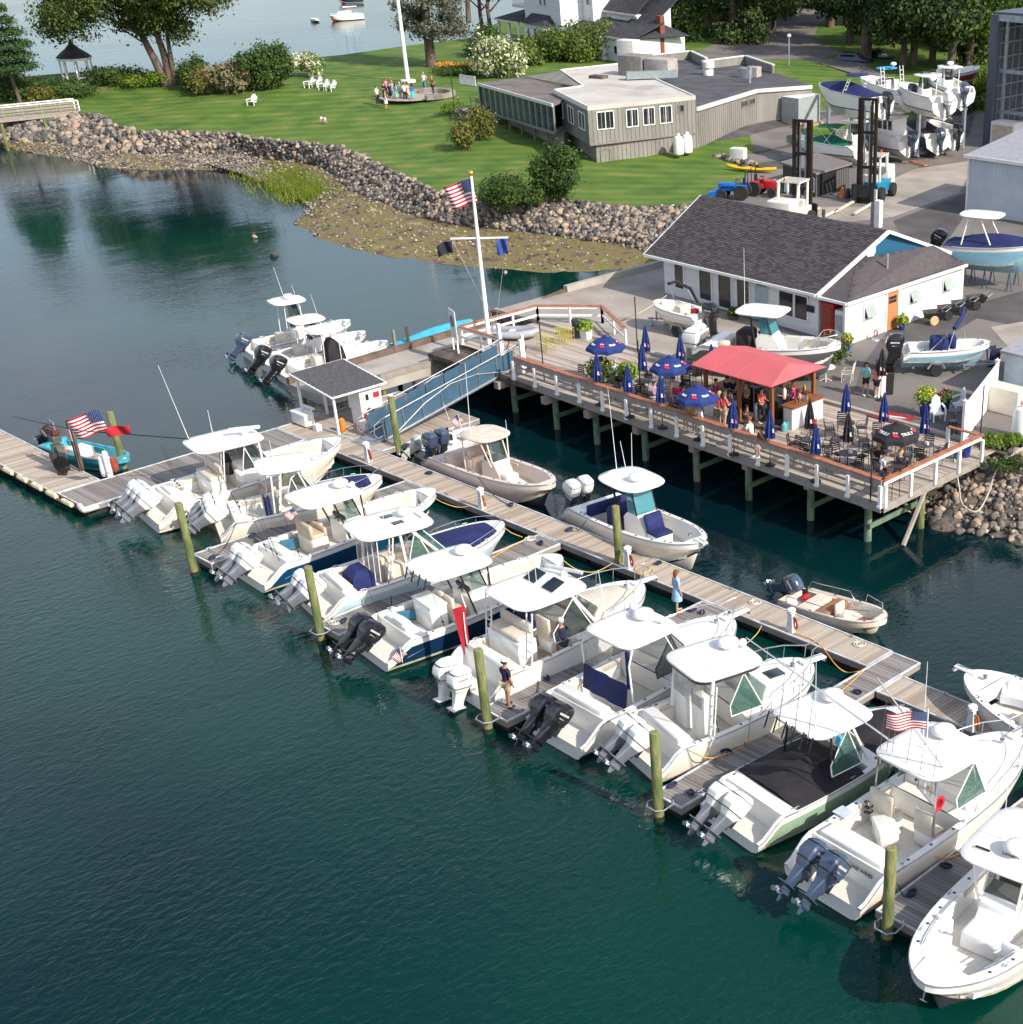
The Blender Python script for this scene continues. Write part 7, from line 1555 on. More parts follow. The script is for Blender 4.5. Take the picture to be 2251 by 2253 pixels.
 for (so_,el,wr,hn) in armsJ:
  a=Vector(J[so_][0])/s;b=Vector(J[el][0])/s;e_=a.lerp(b,min(1,sleeve*1.6));ex.append((so_,tuple(e_),(.056,.056)))
  if sleeve>.7:
   pass
 idx=[pel,wa,ch,sh]+[a[0] for a in armsJ]
 if sleeve>.7:idx+=[a[1] for a in armsJ];ex=[(a[1],tuple(Vector(J[a[2]][0])/s),(.036,.036)) for a in armsJ]
 sub(idx,.018,shirt,'dress' if dress else 'shirt',ex)
 if dress:
  q=MB();zb=hipz-.38 if not sit else hipz-.1
  if sit:q.rbox((.2*s,0,hipz*s),(.55*s,.4*s,.22*s),.08*s)
  else:q.rings([[(r*s*math.cos(a)*.8,r*s*math.sin(a),z*s) for a in [2*PI*i/12 for i in range(12)]] for r,z in((.15,hipz+.12),(.185,hipz-.02),(.215,hipz-.2),(.24,zb))])
  q.build('skirt',bottom,t,smooth=50)
 else:
  ex=[]
  for (hp,kn,an,ft) in legsJ:
   a=Vector(J[hp][0])/s;b=Vector(J[kn][0])/s
   if not long_pants:ex.append((hp,tuple(a.lerp(b,.75)),(.088,.088)))
  idx=[pel]+[l[0] for l in legsJ]
  if long_pants:idx+=[l[1] for l in legsJ];ex=[(l[1],tuple(Vector(J[l[2]][0])/s),(.055,.055)) for l in legsJ]
  sub(idx,.022,bottom,'trousers' if long_pants else 'shorts',ex)
 q=MB()
 for (hp,kn,an,ft) in legsJ:
  f=J[ft][0];q.rbox((f[0]-.05*s,f[1],max(f[2]-.003,.0)+.01),(.25*s,.09*s,.07*s),.03*s)
 q.build('shoes',shoes or whitecl,t,smooth=50)
 return t
def face(a,b):return math.atan2(b[1]-a[1],b[0]-a[0])
navyc=cloth('navy',(.015,.018,.05));wh=cloth('white',(.72,.72,.72));khaki=cloth('khaki',(.42,.33,.22));coral=cloth('coral',(.62,.10,.11));blk=cloth('black',(.02,.02,.025))
lb=cloth('light blue',(.28,.45,.68));aqua=cloth('aqua',(.15,.55,.60));pk=cloth('pink',(.70,.22,.30));mag=cloth('magenta',(.45,.02,.12));lil=cloth('lilac',(.35,.2,.38));mus=cloth('mustard',(.45,.25,.05));seag=cloth('seafoam',(.15,.50,.36));peach=cloth('peach',(.72,.42,.25));blu=cloth('blue',(.04,.12,.42));gry=cloth('grey',(.3,.32,.38));hoodie=cloth('pale hoodie',(.55,.60,.70))
person('auburn-haired woman in a loose light blue tunic at the head of a finger dock',at(1491,1347,.53),R_(75),lb,lb,'red',dress=True,h=1.7,sleeve=.6,hands=True,hairlen=.16,arms=('down','down'),shoes=skin)
person('man in a white cap, dark polo shirt and khaki shorts standing on the finger dock',at(1120,1556,.53),R_(95),navyc,khaki,'dark',h=1.78,arms=('fwd','down'),hat=wh,hands=True,shoes=navyc,sk=skin2)
person('man in a pale cap and navy shirt stepping from the dock onto the white cruiser',at(1243,1462,.53),R_(165),navyc,cloth('navy shorts',(.03,.035,.07)),'grey',pose='climb',h=1.75,arms=('up','reach'),hat=cloth('cream',(.6,.55,.45)),hands=True,shoes=whitecl,sk=skin2)
person('girl in an aqua T-shirt and black shorts standing left of the podium',at(1904,870,2.23),R_(-20),aqua,blk,'dark',h=1.6,arms=('fwd','down'),hairlen=.2)
person('girl with a ponytail in a coral T-shirt leaning on the podium, back to the camera',at(1928,876,2.23),R_(100),cloth('coral tee',(.80,.20,.22)),blk,'brown',h=1.66,arms=('fwd','fwd'),hairlen=.28)
LC=[(1012.0,0)]
crowd=[(833,232,'man in a white shirt and dark jeans at the left end of the wedding-style group',wh,navyc,'dark',False,True,20),(848,222,'man in a dark shirt within the lawn group, second from left',navyc,blk,'dark',False,True,0),(851,240,'woman in a white skirt standing nearest the camera in the lawn group',cloth('tan top',(.4,.25,.2)),wh,'brown',True,False,60),(853,215,'person in a bright pink top in the lawn group',pk,navyc,'brown',False,True,-30),(860,223,'woman in a dark patterned dress in the lawn group',navyc,navyc,'brown',True,False,10),(866,219,'woman in a grey dress behind the patterned dress',gry,gry,'blond',True,False,-20),(874,226,'woman in a long seafoam green dress in the lawn group',seag,seag,'dark',True,False,90),(883,223,'grey-haired person in a lavender shirt holding flowers',cloth('lavender',(.5,.5,.7)),gry,'grey',False,True,100),(893,225,'man in a white shirt and dark trousers at the centre of the lawn group',wh,navyc,'dark',False,True,150),(900,222,'woman in a long peach dress in the lawn group',peach,peach,'brown',True,False,180),(910,226,'woman in a blue and turquoise dress at the right end of the lawn group',blu,cloth('turquoise skirt',(.03,.45,.55)),'dark',True,False,170),(935,200,'tall man in a white shirt and blue jeans standing apart behind the stone seat',wh,cloth('denim',(.10,.20,.30)),'grey',False,True,-60),(954,209,'blond person in a black and orange outfit by the stone seat',cloth('black orange',(.25,.08,.03)),blk,'blond',False,True,-90),(1010,238,'child in dark clothes at the edge of the patio',blk,blk,'blond',False,True,-90),(708,272,'small child in white sitting on the lawn, left of two',wh,peach,'dark',False,False,0),(716,274,'small child in pale blue sitting on the lawn, right of two',cloth('sky blue',(.5,.6,.8)),khaki,'dark',False,False,120)]
for i,(x,y,l,a,b,hc,dr,lp,rz) in enumerate(crowd):
 p=atl(x,y);child='child' in l
 person(l,p,R_(rz),a,b,hc,pose='sit' if 'sitting' in l else 'stand',h=(1.0 if child else 1.72+.05*random.uniform(-1,1)),dress=dr,long_pants=lp and not dr,arms=random.choice((('fwd','down'),('down','down'),('fwd','fwd'),('hip','down'))),hairlen=.2 if dr else 0,shoes=blk,group='guests gathered on the lawn')
def guest(l,x,y,z,rz,top,bot,hair,hh=1.66,arms=('fwd','fwd'),pose='sit',seat_=.0,**k):
 p=at(x,y,z);
 if pose=='sit':p.z=2.2+seat_
 else:p.z=2.22
 return person(l,p,R_(rz),top,bot,hair,pose=pose,h=hh,arms=arms,**k)
def gh(l,x,y,rz,top,bot,hair,pose='sit',seat_=.0,hh=1.66,**k):
 hz=2.2+seat_+(1.2 if pose=='sit' else hh*.95);p=at(x,y,hz);return person(l,(p.x,p.y,2.2+seat_),R_(rz),top,bot,hair,pose=pose,h=hh,**k)
gh('woman in dark clothes facing the camera under the first open umbrella',1324,787,-60,blk,navyc,'dark',arms=('fwd','fwd'),hairlen=.15)
gh('man in a pale blue shirt with his back turned at the first umbrella table',1354,796,150,cloth('pale aqua',(.5,.68,.72)),navyc,'grey',arms=('fwd','fwd'))
gh('person in a lilac top bending over at the rail beside the folded umbrella',1439,843,20,lil,wh,'dark',pose='stand',hh=1.55,arms=('down','fwd'))
gh('man in a white shirt facing away at the middle umbrella table',1487,832,-150,wh,khaki,'brown',arms=('fwd','fwd'))
gh('grey-haired woman in a magenta top at the middle umbrella table',1490,845,140,mag,navyc,'grey',arms=('fwd','fwd'),hairlen=.1)
gh('guest in a mustard shirt at the rail under the third umbrella',1523,884,-100,mus,khaki,'brown',seat_=.28,arms=('fwd','fwd'))
gh('guest in a straw hat and white shirt at the rail next to the mustard shirt',1543,891,-100,wh,gry,'blond',seat_=.28,arms=('fwd','fwd'),hat=mus)
gh('woman in a coral shirt and bare legs left of a matching one at the bar',1582,866,90,coral,khaki,'blond',pose='stand',hairlen=.2,arms=('fwd','down'))
gh('woman in a coral shirt and bare legs right of a matching one at the bar',1593,868,90,coral,khaki,'brown',pose='stand',hairlen=.2,arms=('down','fwd'))
gh('woman in a white T-shirt seated at the rail facing left by the bar bin',1654,923,180,wh,khaki,'red',seat_=.28,arms=('fwd','reach'))
gh('dark-haired diner leaning beside the folded umbrella at the rail',1680,942,-90,cloth('brown top',(.12,.06,.04)),blk,'brown',seat_=.28,arms=('up','fwd'))
gh('bartender in a coral shirt inside the bar',1675,858,0,coral,blk,'dark',pose='stand',arms=('fwd','fwd'),long_pants=True)
for i,(x,y,c_,n) in enumerate(((1600,832,blk,'dark shirt at the left'),(1614,833,navyc,'navy shirt, second from left'),(1627,840,gry,'grey shirt'),(1642,845,cloth('tan',(.3,.2,.12)),'tan shirt'),(1575,838,mag,'dark red shirt by the corner post'))):
 gh('customer behind the bar counter wearing a '+n,x,y,-90,c_,blk,('dark','brown')[i%2],pose='stand',hh=1.62,arms=('fwd','fwd'))
gh('customer in a white shirt at the right side of the bar',1726,846,-135,wh,navyc,'grey',pose='stand',arms=('fwd','fwd'))
gh('woman in a magenta top leaning on the right side counter of the bar',1746,846,-150,mag,blk,'red',pose='stand',arms=('fwd','up'),hairlen=.15)
gh('guest with pink sleeves sitting at the far corner of the bar',1765,862,-170,pk,blk,'brown',seat_=.2,arms=('fwd','fwd'))
gh('guest in a black shirt facing right under the black umbrella',1931,977,-30,blk,navyc,'blond',arms=('fwd','fwd'))
gh('guest in a pale hooded top with back to the camera under the black umbrella',1937,999,60,hoodie,navyc,'dark',arms=('fwd','fwd'))
gh('woman in a navy dress nearest the deck corner under the black umbrella',1981,997,130,navyc,navyc,'blond',arms=('fwd','fwd'),hairlen=.15)
gh('guest in black on the far side under the black umbrella',1992,985,-160,blk,blk,'brown',arms=('fwd','fwd'))
for (x,y,r) in((1931,985,-30),(1937,1006,60),(1981,1004,130),(1992,992,-160)):
 p=at(x,y,3.2);put('d',p.x-.02,p.y,R_(r),'black armchair under a guest at the black umbrella table','chairs at the black umbrella table')
for (x,y,r) in((1324,795,-60),(1354,804,150),(1487,840,-150),(1490,853,140)):
 pass
# ================================================================ buildings
def V2(p):return (p.x,p.y)
def poly_block(par,name,pts,z0,z1,m,mtop=None,th=None):
 q=MB();q.prism([V2(p) for p in pts],z0,z1,1 if mtop else 0,0);return q.build(name,[m,mtop or m],par)
def edge_strip(par,name,a,b,z,h,d,m,out=.0):
 a=Vector((a.x,a.y,z));b=Vector((b.x,b.y,z));r=math.atan2(b.y-a.y,b.x-a.x);q=MB();q.box((0,0,0),((b-a).length,d,h));n=Vector((math.sin(r),-math.cos(r),0))*out;return q.build(name,m,par,loc=(a+b)/2+n,rot=(0,0,r))
def window(par,a,b,f,w,z0,z1,panes=2,fm=wpaint,gm=dglass,out=.03,name='window',sill=True,fw=.07):
 """window set on wall a->b (outside is to the right of a->b) centred at fraction f"""
 a=Vector((a.x,a.y,0));b=Vector((b.x,b.y,0));d=(b-a).normalized();r=math.atan2(d.y,d.x);n=Vector((d.y,-d.x,0));c=a.lerp(b,f)+n*out;c.z=(z0+z1)/2;h=z1-z0
 q=MB();q.box((0,0,-h/2-fw/2),(w+2*fw,.1,fw));q.box((0,0,h/2+fw/2),(w+2*fw,.1,fw));q.box((-w/2-fw/2,0,0),(fw,.1,h));q.box((w/2+fw/2,0,0),(fw,.1,h))
 for k in range(1,panes):q.box((-w/2+w*k/panes,0,0),(fw*.8,.08,h))
 o=q.build(name,fm,par,loc=c,rot=(0,0,r))
 for k in range(panes):
  q=MB();q.box((-w/2+w*(k+.5)/panes,.02,0),(w/panes-.01,.02,h));q.build('pane',gm,o)
 return o
def battens(par,a,b,z0,z1,sp,m,out=.02,w=.06):
 a=Vector((a.x,a.y,0));b=Vector((b.x,b.y,0));d=(b-a).normalized();r=math.atan2(d.y,d.x);n=Vector((d.y,-d.x,0));k=int((b-a).length/sp);q=MB()
 for i in range(k+1):
  p=a.lerp(b,i/k)+n*out;q.box((p.x,p.y,(z0+z1)/2),(w,.03,z1-z0),rz=r)
 o=q.build('battens',m,par);o['kind']='stuff';return o
greyw=varied('weathered grey siding',[(.17,.165,.15),(.225,.215,.195),(.27,.26,.235)],.85,vs=.8,bump=.2,bs=14,stretch=(1,1,.25))
greyd=mat('batten grey',(.20,.19,.175),.85,var=.15)
rubroof=varied('pale membrane roof',[(.36,.33,.30),(.48,.45,.41),(.54,.51,.47)],.8,vs=.35,bump=.1,bs=10,detail=7)
darkroof=varied('dark membrane roof',[(.045,.045,.05),(.07,.07,.075),(.10,.095,.095)],.75,vs=.5,bump=.1,bs=10)
brownroof=varied('brown grey roof',[(.10,.085,.08),(.15,.13,.12),(.19,.165,.15)],.85,vs=.6)
trimw=mat('white trim',(.62,.61,.58),.6,var=.1)
gb=thing('restaurant_building','long grey board-and-batten building with pale flat roof and a glazed wing on the left','building')
zr=6.8
g=[at(1293,238,zr),at(1218,200,zr),at(1282,191,zr),at(1232,156,zr),at(1371,141,zr),at(1420,165,zr),at(1530,214,zr)]
poly_block(gb,'upper_storey',g,4.0,zr,greyw);
q=MB();q.prism([V2(p) for p in g],zr,zr+.05);q.build('roof',rubroof,gb)
lowp=[g[0]+Vector((-.1,.75,0)),g[1]+Vector((-.1,.75,0)),g[4],g[6]+Vector((0,0,0))]
poly_block(gb,'lower_storey',lowp,1.2,3.997,greyw)
for i in range(len(g)):edge_strip(gb,'roof_edge',g[i],g[(i+1)%len(g)],zr-.02,.34,.16,rubroof if i in(6,) else trimw,.06)
A,B=g[0],g[6]   # right facade, runs away to the right
battens(gb,A,B,4.0,zr-.2,.38,greyd);battens(gb,lowp[0],lowp[3],2.0,3.99,.38,greyd)
battens(gb,g[1],g[0],4.0,zr-.2,.38,greyd);battens(gb,lowp[1],lowp[0],1.8,3.99,.38,greyd)
for f,w_,a,b in((.15,1.45,5.15,6.4),(.395,1.0,5.1,6.35),(.55,1.0,5.1,6.35),(.71,1.05,5.1,6.35)):window(gb,A,B,f,w_,a,b)
window(gb,A,B,.86,.5,5.8,6.3,1,greyd)
for f in(.18,.50,.82):window(gb,g[1],g[0],f,1.7,5.0,6.2)
edge_strip(gb,'belt_board',A,B,4.0,.1,.08,greyd,.03)
dr=at(1333,352,2.6)
for f,h_ in((.08,1.5),):window(gb,lowp[0],lowp[3],f,.75,2.2,3.5,1,greyd,greyw)
W0=[at(1053,183,6.5),at(1217,229,6.5),g[2],at(1151,169,6.5)]
dirl=(Vector(V2(W0[1]))-Vector(V2(W0[0]))).normalized()
poly_block(gb,'wing_floor',W0,4.15,4.32,greyd);q=MB();q.prism([V2(p) for p in W0],6.3,6.5);q.build('wing_roof',brownroof,gb)
inner=[W0[0].lerp(W0[2],.06),W0[1].lerp(W0[3],.06),W0[2].lerp(W0[0],.06),W0[3].lerp(W0[1],.06)]
poly_block(gb,'wing_interior',inner,4.3,6.3,mat('dark interior',(.012,.02,.03),.4,var=.5,vs=1))
n=13
for i in range(n):
 a=W0[0].lerp(W0[1],i/n);b=W0[0].lerp(W0[1],(i+1)/n)
 edge_strip(gb,'screen_panel',a,b,5.3,1.95,.03,mat('blue screen glass',(.01,.035,.07),.08,var=.25,vs=.7,spec=.8),-.08)
for i in range(n+1):
 a=W0[0].lerp(W0[1],i/n);q=MB();q.box((0,0,0),(.09,.14,2.0));q.build('mullion',alu,gb,loc=(a.x,a.y,5.3),rot=(0,0,math.atan2(dirl.y,dirl.x)))
for i in range(5):
 a=W0[3].lerp(W0[0],i/5);b=W0[3].lerp(W0[0],(i+1)/5);edge_strip(gb,'screen_panel',a,b,5.3,1.95,.03,MC['blue screen glass'],-.08)
edge_strip(gb,'wing_roof_edge',W0[0],W0[1],6.42,.24,.14,trimw,.06);edge_strip(gb,'wing_sill',W0[0],W0[1],4.24,.22,.12,greyd,.05)
for i in range(1,6):
 a=W0[0].lerp(W0[1],i/6);q=MB();q.box((a.x+.2,a.y+.35,3.2),(.14,.14,2.3));q.build('wing_post',greyd,gb)
low2=[W0[0].lerp(W0[1],.25)+Vector((0,1.3,0)),W0[1]+Vector((0,.9,0)),g[2],W0[3].lerp(W0[2],.3)]
poly_block(gb,'wing_basement',low2,1.5,4.15,greyw)
cl_=[at(1232,157,6.9),at(1282,192,6.9)];q=MB();q.slab([at(1151,168,6.5),at(1232,157,7.3),at(1282,192,6.85)],.1);q.build('clerestory_wall',greyw,gb)
z2=5.9
m_=[g[6]+Vector((0,.0,0)),at(1664,199,z2),at(1786,190,z2),at(1702,160,z2),at(1640,128,z2),at(1545,139,z2),at(1518,115,z2+.6),at(1408,128,z2+.6),g[5]]
poly_block(gb,'dining_block',m_,2.2,z2,greyw);q=MB();q.prism([V2(p) for p in m_],z2,z2+.04);q.build('dining_roof',darkroof,gb)
for i in(0,1):edge_strip(gb,'roof_edge',m_[i],m_[i+1],z2-.03,.3,.2,trimw,.08)
battens(gb,m_[0],m_[1],2.4,z2-.2,.38,greyd)
for i,(a,b,zz) in enumerate(((at(1520,114,6.6),at(1408,126,6.6),6.6),(at(1640,127,6.5),at(1545,139,6.5),6.5),(at(1520,114,6.6),at(1555,140,6.2),6.3),(at(1640,127,6.5),at(1702,160,6.0),6.2))):
 edge_strip(gb,'parapet',a,b,z2+.35,.8,.2,greyw if i!=0 else greyd);edge_strip(gb,'parapet_cap',a,b,z2+.8,.1,.3,trimw)
window(gb,m_[0],m_[1],.79,1.2,4.9,5.3,2,greyd);window(gb,m_[0],m_[1],.92,1.0,4.9,5.3,1,greyd)
sh=thing('grey_storage_box','pale grey storage box on a timber platform at the end of the grey building','storage box')
b4=[at(1725,207,5.2),at(1757,214,5.2),at(1804,206,5.2),at(1770,200,5.2)]
b4=[at(1720,212,5.3),at(1757,217,5.3),at(1805,207,5.3),at(1768,202,5.3)]
q=MB();q.prism([V2(p) for p in b4],3.0,5.3,1,0);q.build('box_body',[mat('pale grey sheet',(.30,.33,.34),.6,var=.08),trimw],sh)
q=MB();c_=sum(b4,Vector())/4;q.prism([V2(c_+(p-c_)*1.2) for p in b4],2.75,2.95);q.build('platform',varied('new timber',[(.35,.22,.11),(.46,.30,.16)],.7),sh)
def plant(x,y,z,d,m,label,name='air_unit',rz=.2,cat='air unit'):
 q=MB();q.rbox((0,0,d[2]/2),d,.04);tag(q.build(name,m,None,smooth=30,loc=at(x,y,z),rot=(0,0,rz)),label,cat)
plant(1400,165,zr+.05,(2.6,2.0,1.7),greyd,'weathered wooden duct housing in the middle of the pale roof')
plant(1455,168,zr+.1,(2.6,1.6,1.5),mat('beige unit',(.36,.33,.31),.6),'large beige air-conditioning unit on the roof')
plant(1385,140,zr,(1.9,1.3,2.1),trimw,'white boxed vent at the back edge of the pale roof')
plant(1478,158,zr,(1.0,.8,.7),galv,'small galvanised unit right of the beige air conditioner')
plant(1640,172,z2,(1.1,.9,.9),galv,'left of two small condensers on the dark roof')
plant(1660,169,z2,(1.1,.9,.9),mat('beige unit',(.36,.33,.31),.6),'right of two small condensers on the dark roof')
q=MB();q.box((0,0,.35),(4.6,.7,.6));tag(q.build('roof_duct',mat('duct blue grey',(.22,.27,.28),.5,var=.1),None,loc=at(1434,173,zr+.1),rot=(0,0,R_(55))),'long blue-grey duct running across the roof','duct')
q=MB();q.lathe([(.5,0),(.5,.5),(.42,.6),(.6,.7),(.6,1.2),(.3,1.4),(.01,1.42)],n=12);tag(q.build('exhaust_fan',trimw,None,smooth=40,loc=at(1559,166,z2)),'white mushroom exhaust fan on the dark roof','fan')
q=MB();q.box((0,0,.12),(1.5,.9,.25));tag(q.build('roof_hatch',dtimber,None,loc=at(1317,172,zr+.05),rot=(0,0,.2)),'dark wooden skid lying on the pale roof','hatch')
q=MB();q.cyl((0,0,0),(0,0,3.2),.14,n=8);q.lathe([(.25,0),(.25,.15),(.01,.2)],(0,0,3.2),8);tag(q.build('flue_pipe',galv,None,smooth=40,loc=at(1650,232,4.0)),'metal flue pipe up the side of the grey building','flue')
for i,(x,y) in enumerate(((1494,341),(1513,337))):
 t=thing('propane_tank',('left of two white upright propane tanks against the grey building','right of two white upright propane tanks against the grey building')[i],'propane tank',at(x,y,2.75),0,'propane tanks at the grey building')
 q=MB();q.lathe([(.25,0),(.42,.1),(.44,.3),(.44,1.15),(.36,1.4),(.15,1.5),(.15,1.6),(.01,1.62)],n=14);q.build('tank',wpaint,t,smooth=40);q=MB();q.lathe([(.12,0),(.14,.12)],(0,0,1.55),8);q.build('valve_collar',wpaint,t)
clap=varied('white clapboard',[(.60,.62,.64),(.68,.70,.72),(.72,.74,.76)],.6,vs=.5,bump=.3,bs=3,stretch=(.05,.05,8))
hs=thing('white_house','tall white Victorian clapboard house with dark roofs behind the hedge','house')
z0=3.8
a=at(1162,106,z0);b=at(1240,121,z0);d=(b-a).normalized();n_=Vector((-d.y,d.x,0))
def hp(u,v):return a+d*u+n_*v
Lm=(b-a).length
def hblock(u0,u1,v0,v1,h,name='wall'):
 q=MB();q.prism([V2(hp(u0,v0)),V2(hp(u1,v0)),V2(hp(u1,v1)),V2(hp(u0,v1))],z0-1,z0+h);return q.build(name,clap,hs)
sroof=varied('slate house roof',[(.022,.022,.03),(.04,.04,.048),(.055,.055,.06)],.85,vs=2,bump=.5,bs=10)
hblock(0,Lm,0,7,9.5);hblock(-2.5,0,3,9,9.5)
def lean(u0,u1,v0,v1,zf,zb,ov=.3,name='roof'):
 q=MB();A=hp(u0-ov,v0-ov);B=hp(u1+ov,v0-ov);C_=hp(u1+ov,v1);D=hp(u0-ov,v1);A.z=B.z=z0+zf;C_.z=D.z=z0+zb;q.slab([A,B,C_,D],.12);q.build(name,sroof,hs)
 A.z=B.z=z0+zf-.12;edge_strip(hs,'gutter',A,B,z0+zf-.14,.2,.15,trimw)
LW=25.
q=MB();pb=[hp(1.1,0),hp(1.7,-1.2),hp(Lm-2.3,-1.2),hp(Lm-1.5,0)];q.prism([V2(p) for p in pb],z0-.5,z0+3.0);q.build('bay_window_wall',clap,hs)
q=MB();pr_=[hp(.8,0),hp(1.5,-1.5),hp(Lm-2.1,-1.5),hp(Lm-1.2,0)];T_=[p.copy() for p in pr_]
for p in T_:p.z=z0+3.0
c1_=hp(1.9,-.3);c2_=hp(Lm-2.6,-.3);c1_.z=c2_.z=z0+3.9;e1=hp(1.9,0);e2=hp(Lm-2.6,0);e1.z=e2.z=z0+4.0
q.add(T_+[c1_,c2_,e1,e2],[(0,1,4,6),(1,2,5,4),(2,3,7,5),(4,5,7,6),(0,3,2,1)]);q.build('bay_roof',sroof,hs)
window(hs,pb[1],pb[2],.25,.55,z0+1.0,z0+2.5,1);window(hs,pb[1],pb[2],.6,.55,z0+1.0,z0+2.5,1);window(hs,pb[2],pb[3],.5,.6,z0+1.0,z0+2.5,1)
for f in(.48,.6):window(hs,a,b,f,.6,z0+5.0,z0+7.3,1)
window(hs,hp(-2.5,3),hp(0,3),.6,.7,z0+6.0,z0+7.8,1)
lean(-5.6,0,-1.0,3,3.0,3.7,.2,'porch_roof')
for u in(-5.4,-2.7,-.3):
 q=MB();p=hp(u,-.9);q.box((p.x,p.y,z0+1.4),(.25,.25,3.0));q.build('porch_column',wpaint,hs)
q=MB();q.prism([V2(hp(-5.6,-1.1)),V2(hp(0,-1.1)),V2(hp(0,3)),V2(hp(-5.6,3))],z0-.6,z0+.05);q.build('porch_floor',trimw,hs)
q=MB();q.prism([V2(hp(-3,2.9)),V2(hp(0,2.9)),V2(hp(0,3.2)),V2(hp(-3,3.2))],z0,z0+3);q.build('porch_painted_shade',dglass,hs)  # dark sheet over the porch wall, the porch shade put into its colour
def balus(u0,u1,v,z,hh=.9,sp=.28):
 q=MB();k=int((u1-u0)/sp);A=hp(u0,v);B=hp(u1,v);r=math.atan2(d.y,d.x)
 for i in range(k+1):
  p=A.lerp(B,i/k);q.box((p.x,p.y,z+hh/2),(.05,.05,hh))
 q.build('balusters',wpaint,hs)['kind']='stuff';edge_strip(hs,'balustrade_rail',A,B,z+hh,.1,.12,wpaint);edge_strip(hs,'balustrade_rail',A,B,z,.1,.12,wpaint)
balus(-5.4,-.2,-.95,z0+.05);balus(-3.3,-.1,.2,z0+4.6,1.0);q=MB();q.prism([V2(hp(-3.4,.1)),V2(hp(0,.1)),V2(hp(0,3)),V2(hp(-3.4,3))],z0+4.3,z0+4.6);q.build('balcony_floor',trimw,hs)
W1=16.6;W2=22.5
hblock(Lm,W1,.6,7,2.7,'wing_wall');hblock(W1,W2,1.2,8,2.6,'wing_wall')
lean(Lm,W1,.6,4.4,2.75,3.9);lean(W1,W2,1.2,5.2,2.7,4.2)
q=MB();A=hp(W2,1.0);B=hp(W2+1.2,8);C_=hp(W2-2.5,5.2);A.z=B.z=z0+2.7;C_.z=z0+4.3;q.slab([A,B,C_],.1);q.build('roof_hip',sroof,hs)
for f in(.18,.5,.82):window(hs,hp(Lm,.6),hp(W1,.6),f,1.9,z0+.9,z0+2.3,2)
window(hs,hp(W1,1.2),hp(W2,1.2),.35,.8,z0+.9,z0+1.7,1)
hblock(Lm,11,3,8,9.5);window(hs,hp(Lm,3),hp(11,3),.6,.8,z0+5.2,z0+7.6,1)
hblock(11,18,4.6,9,4.6);lean(11,18,4.6,8.5,4.7,8.4);lean(17,21.5,3.5,8,3.2,6.5)
hblock(9.5,15.5,9.5,10.8,6.5);lean(9.5,15.5,9.5,10.8,6.6,8.5)
for f in(.2,.36,.66,.82):window(hs,hp(9.5,9.5),hp(15.5,9.5),f,.85,z0+4.2,z0+6.0,1)
q=MB();q.slab([(lambda p:(p.x,p.y,z0+4.2))(hp(14,9.0)),(lambda p:(p.x,p.y,z0+4.2))(hp(17,9.0)),(lambda p:(p.x,p.y,z0+7.5))(hp(16,9.45))],.1);q.build('dormer_roof',sroof,hs)
q=MB();p=hp(W2-.3,5);q.box((p.x,p.y,z0+2.4),(.7,.7,4.8));q.build('chimney',varied('brick',[(.16,.05,.035),(.24,.08,.05)],.9,vs=5),hs)
sp_=thing('marina_shop','low white clapboard marina shop with a big dark shingled gable roof','shop')
wallm=varied('shop clapboard',[(.60,.61,.62),(.68,.69,.70),(.72,.73,.74)],.55,vs=.4,bump=.35,bs=3,stretch=(.05,.05,9))
fL=Vector((-6.0,24.3,2.2));fR=Vector((6.7,23.35,2.2));N=Vector((8.9,22.9,2.2));Rr=Vector((8.75,33.9,2.2));bL=Vector((-5.2,33.9,2.2))
q=MB();q.prism([V2(fL),V2(fR),(6.9,33.9),V2(bL)],2.2,4.62);q.build('wall',wallm,sp_)
q=MB();q.prism([(6.72,26.3),(8.9,26.2),V2(Rr),(6.92,33.9)],2.2,4.5);q.build('annex_wall',wallm,sp_)
q=MB();q.prism([(8.72,22.95),V2(N),(8.9,26.2),(8.7,26.2)],2.2,4.5);q.build('annex_wall',wallm,sp_)
dsh=varied('charcoal shingles',[(.050,.042,.046),(.074,.064,.070),(.098,.087,.092)],.9,vs=3,bump=.5,bs=18,stretch=(2,1,1),island=True)
e0=Vector((-6.5,23.0,4.62));e1=Vector((7.15,22.75,4.62));r0=Vector((-8.0,29.2,6.9));r1=Vector((7.25,28.6,6.9));k0=Vector((-6.5,35.4,4.62));k1=Vector((7.35,34.9,4.62))
r0=at(1570,433,6.9);r1=at(1953.5,506,6.9);e0=at(1418,559,4.62);e1=at(1795,648,4.62);k1=at(2090,553,4.5)
r0=Vector((-7.3,r0.y,6.9));k0=Vector((-6.8,k1.y+.2,4.5))
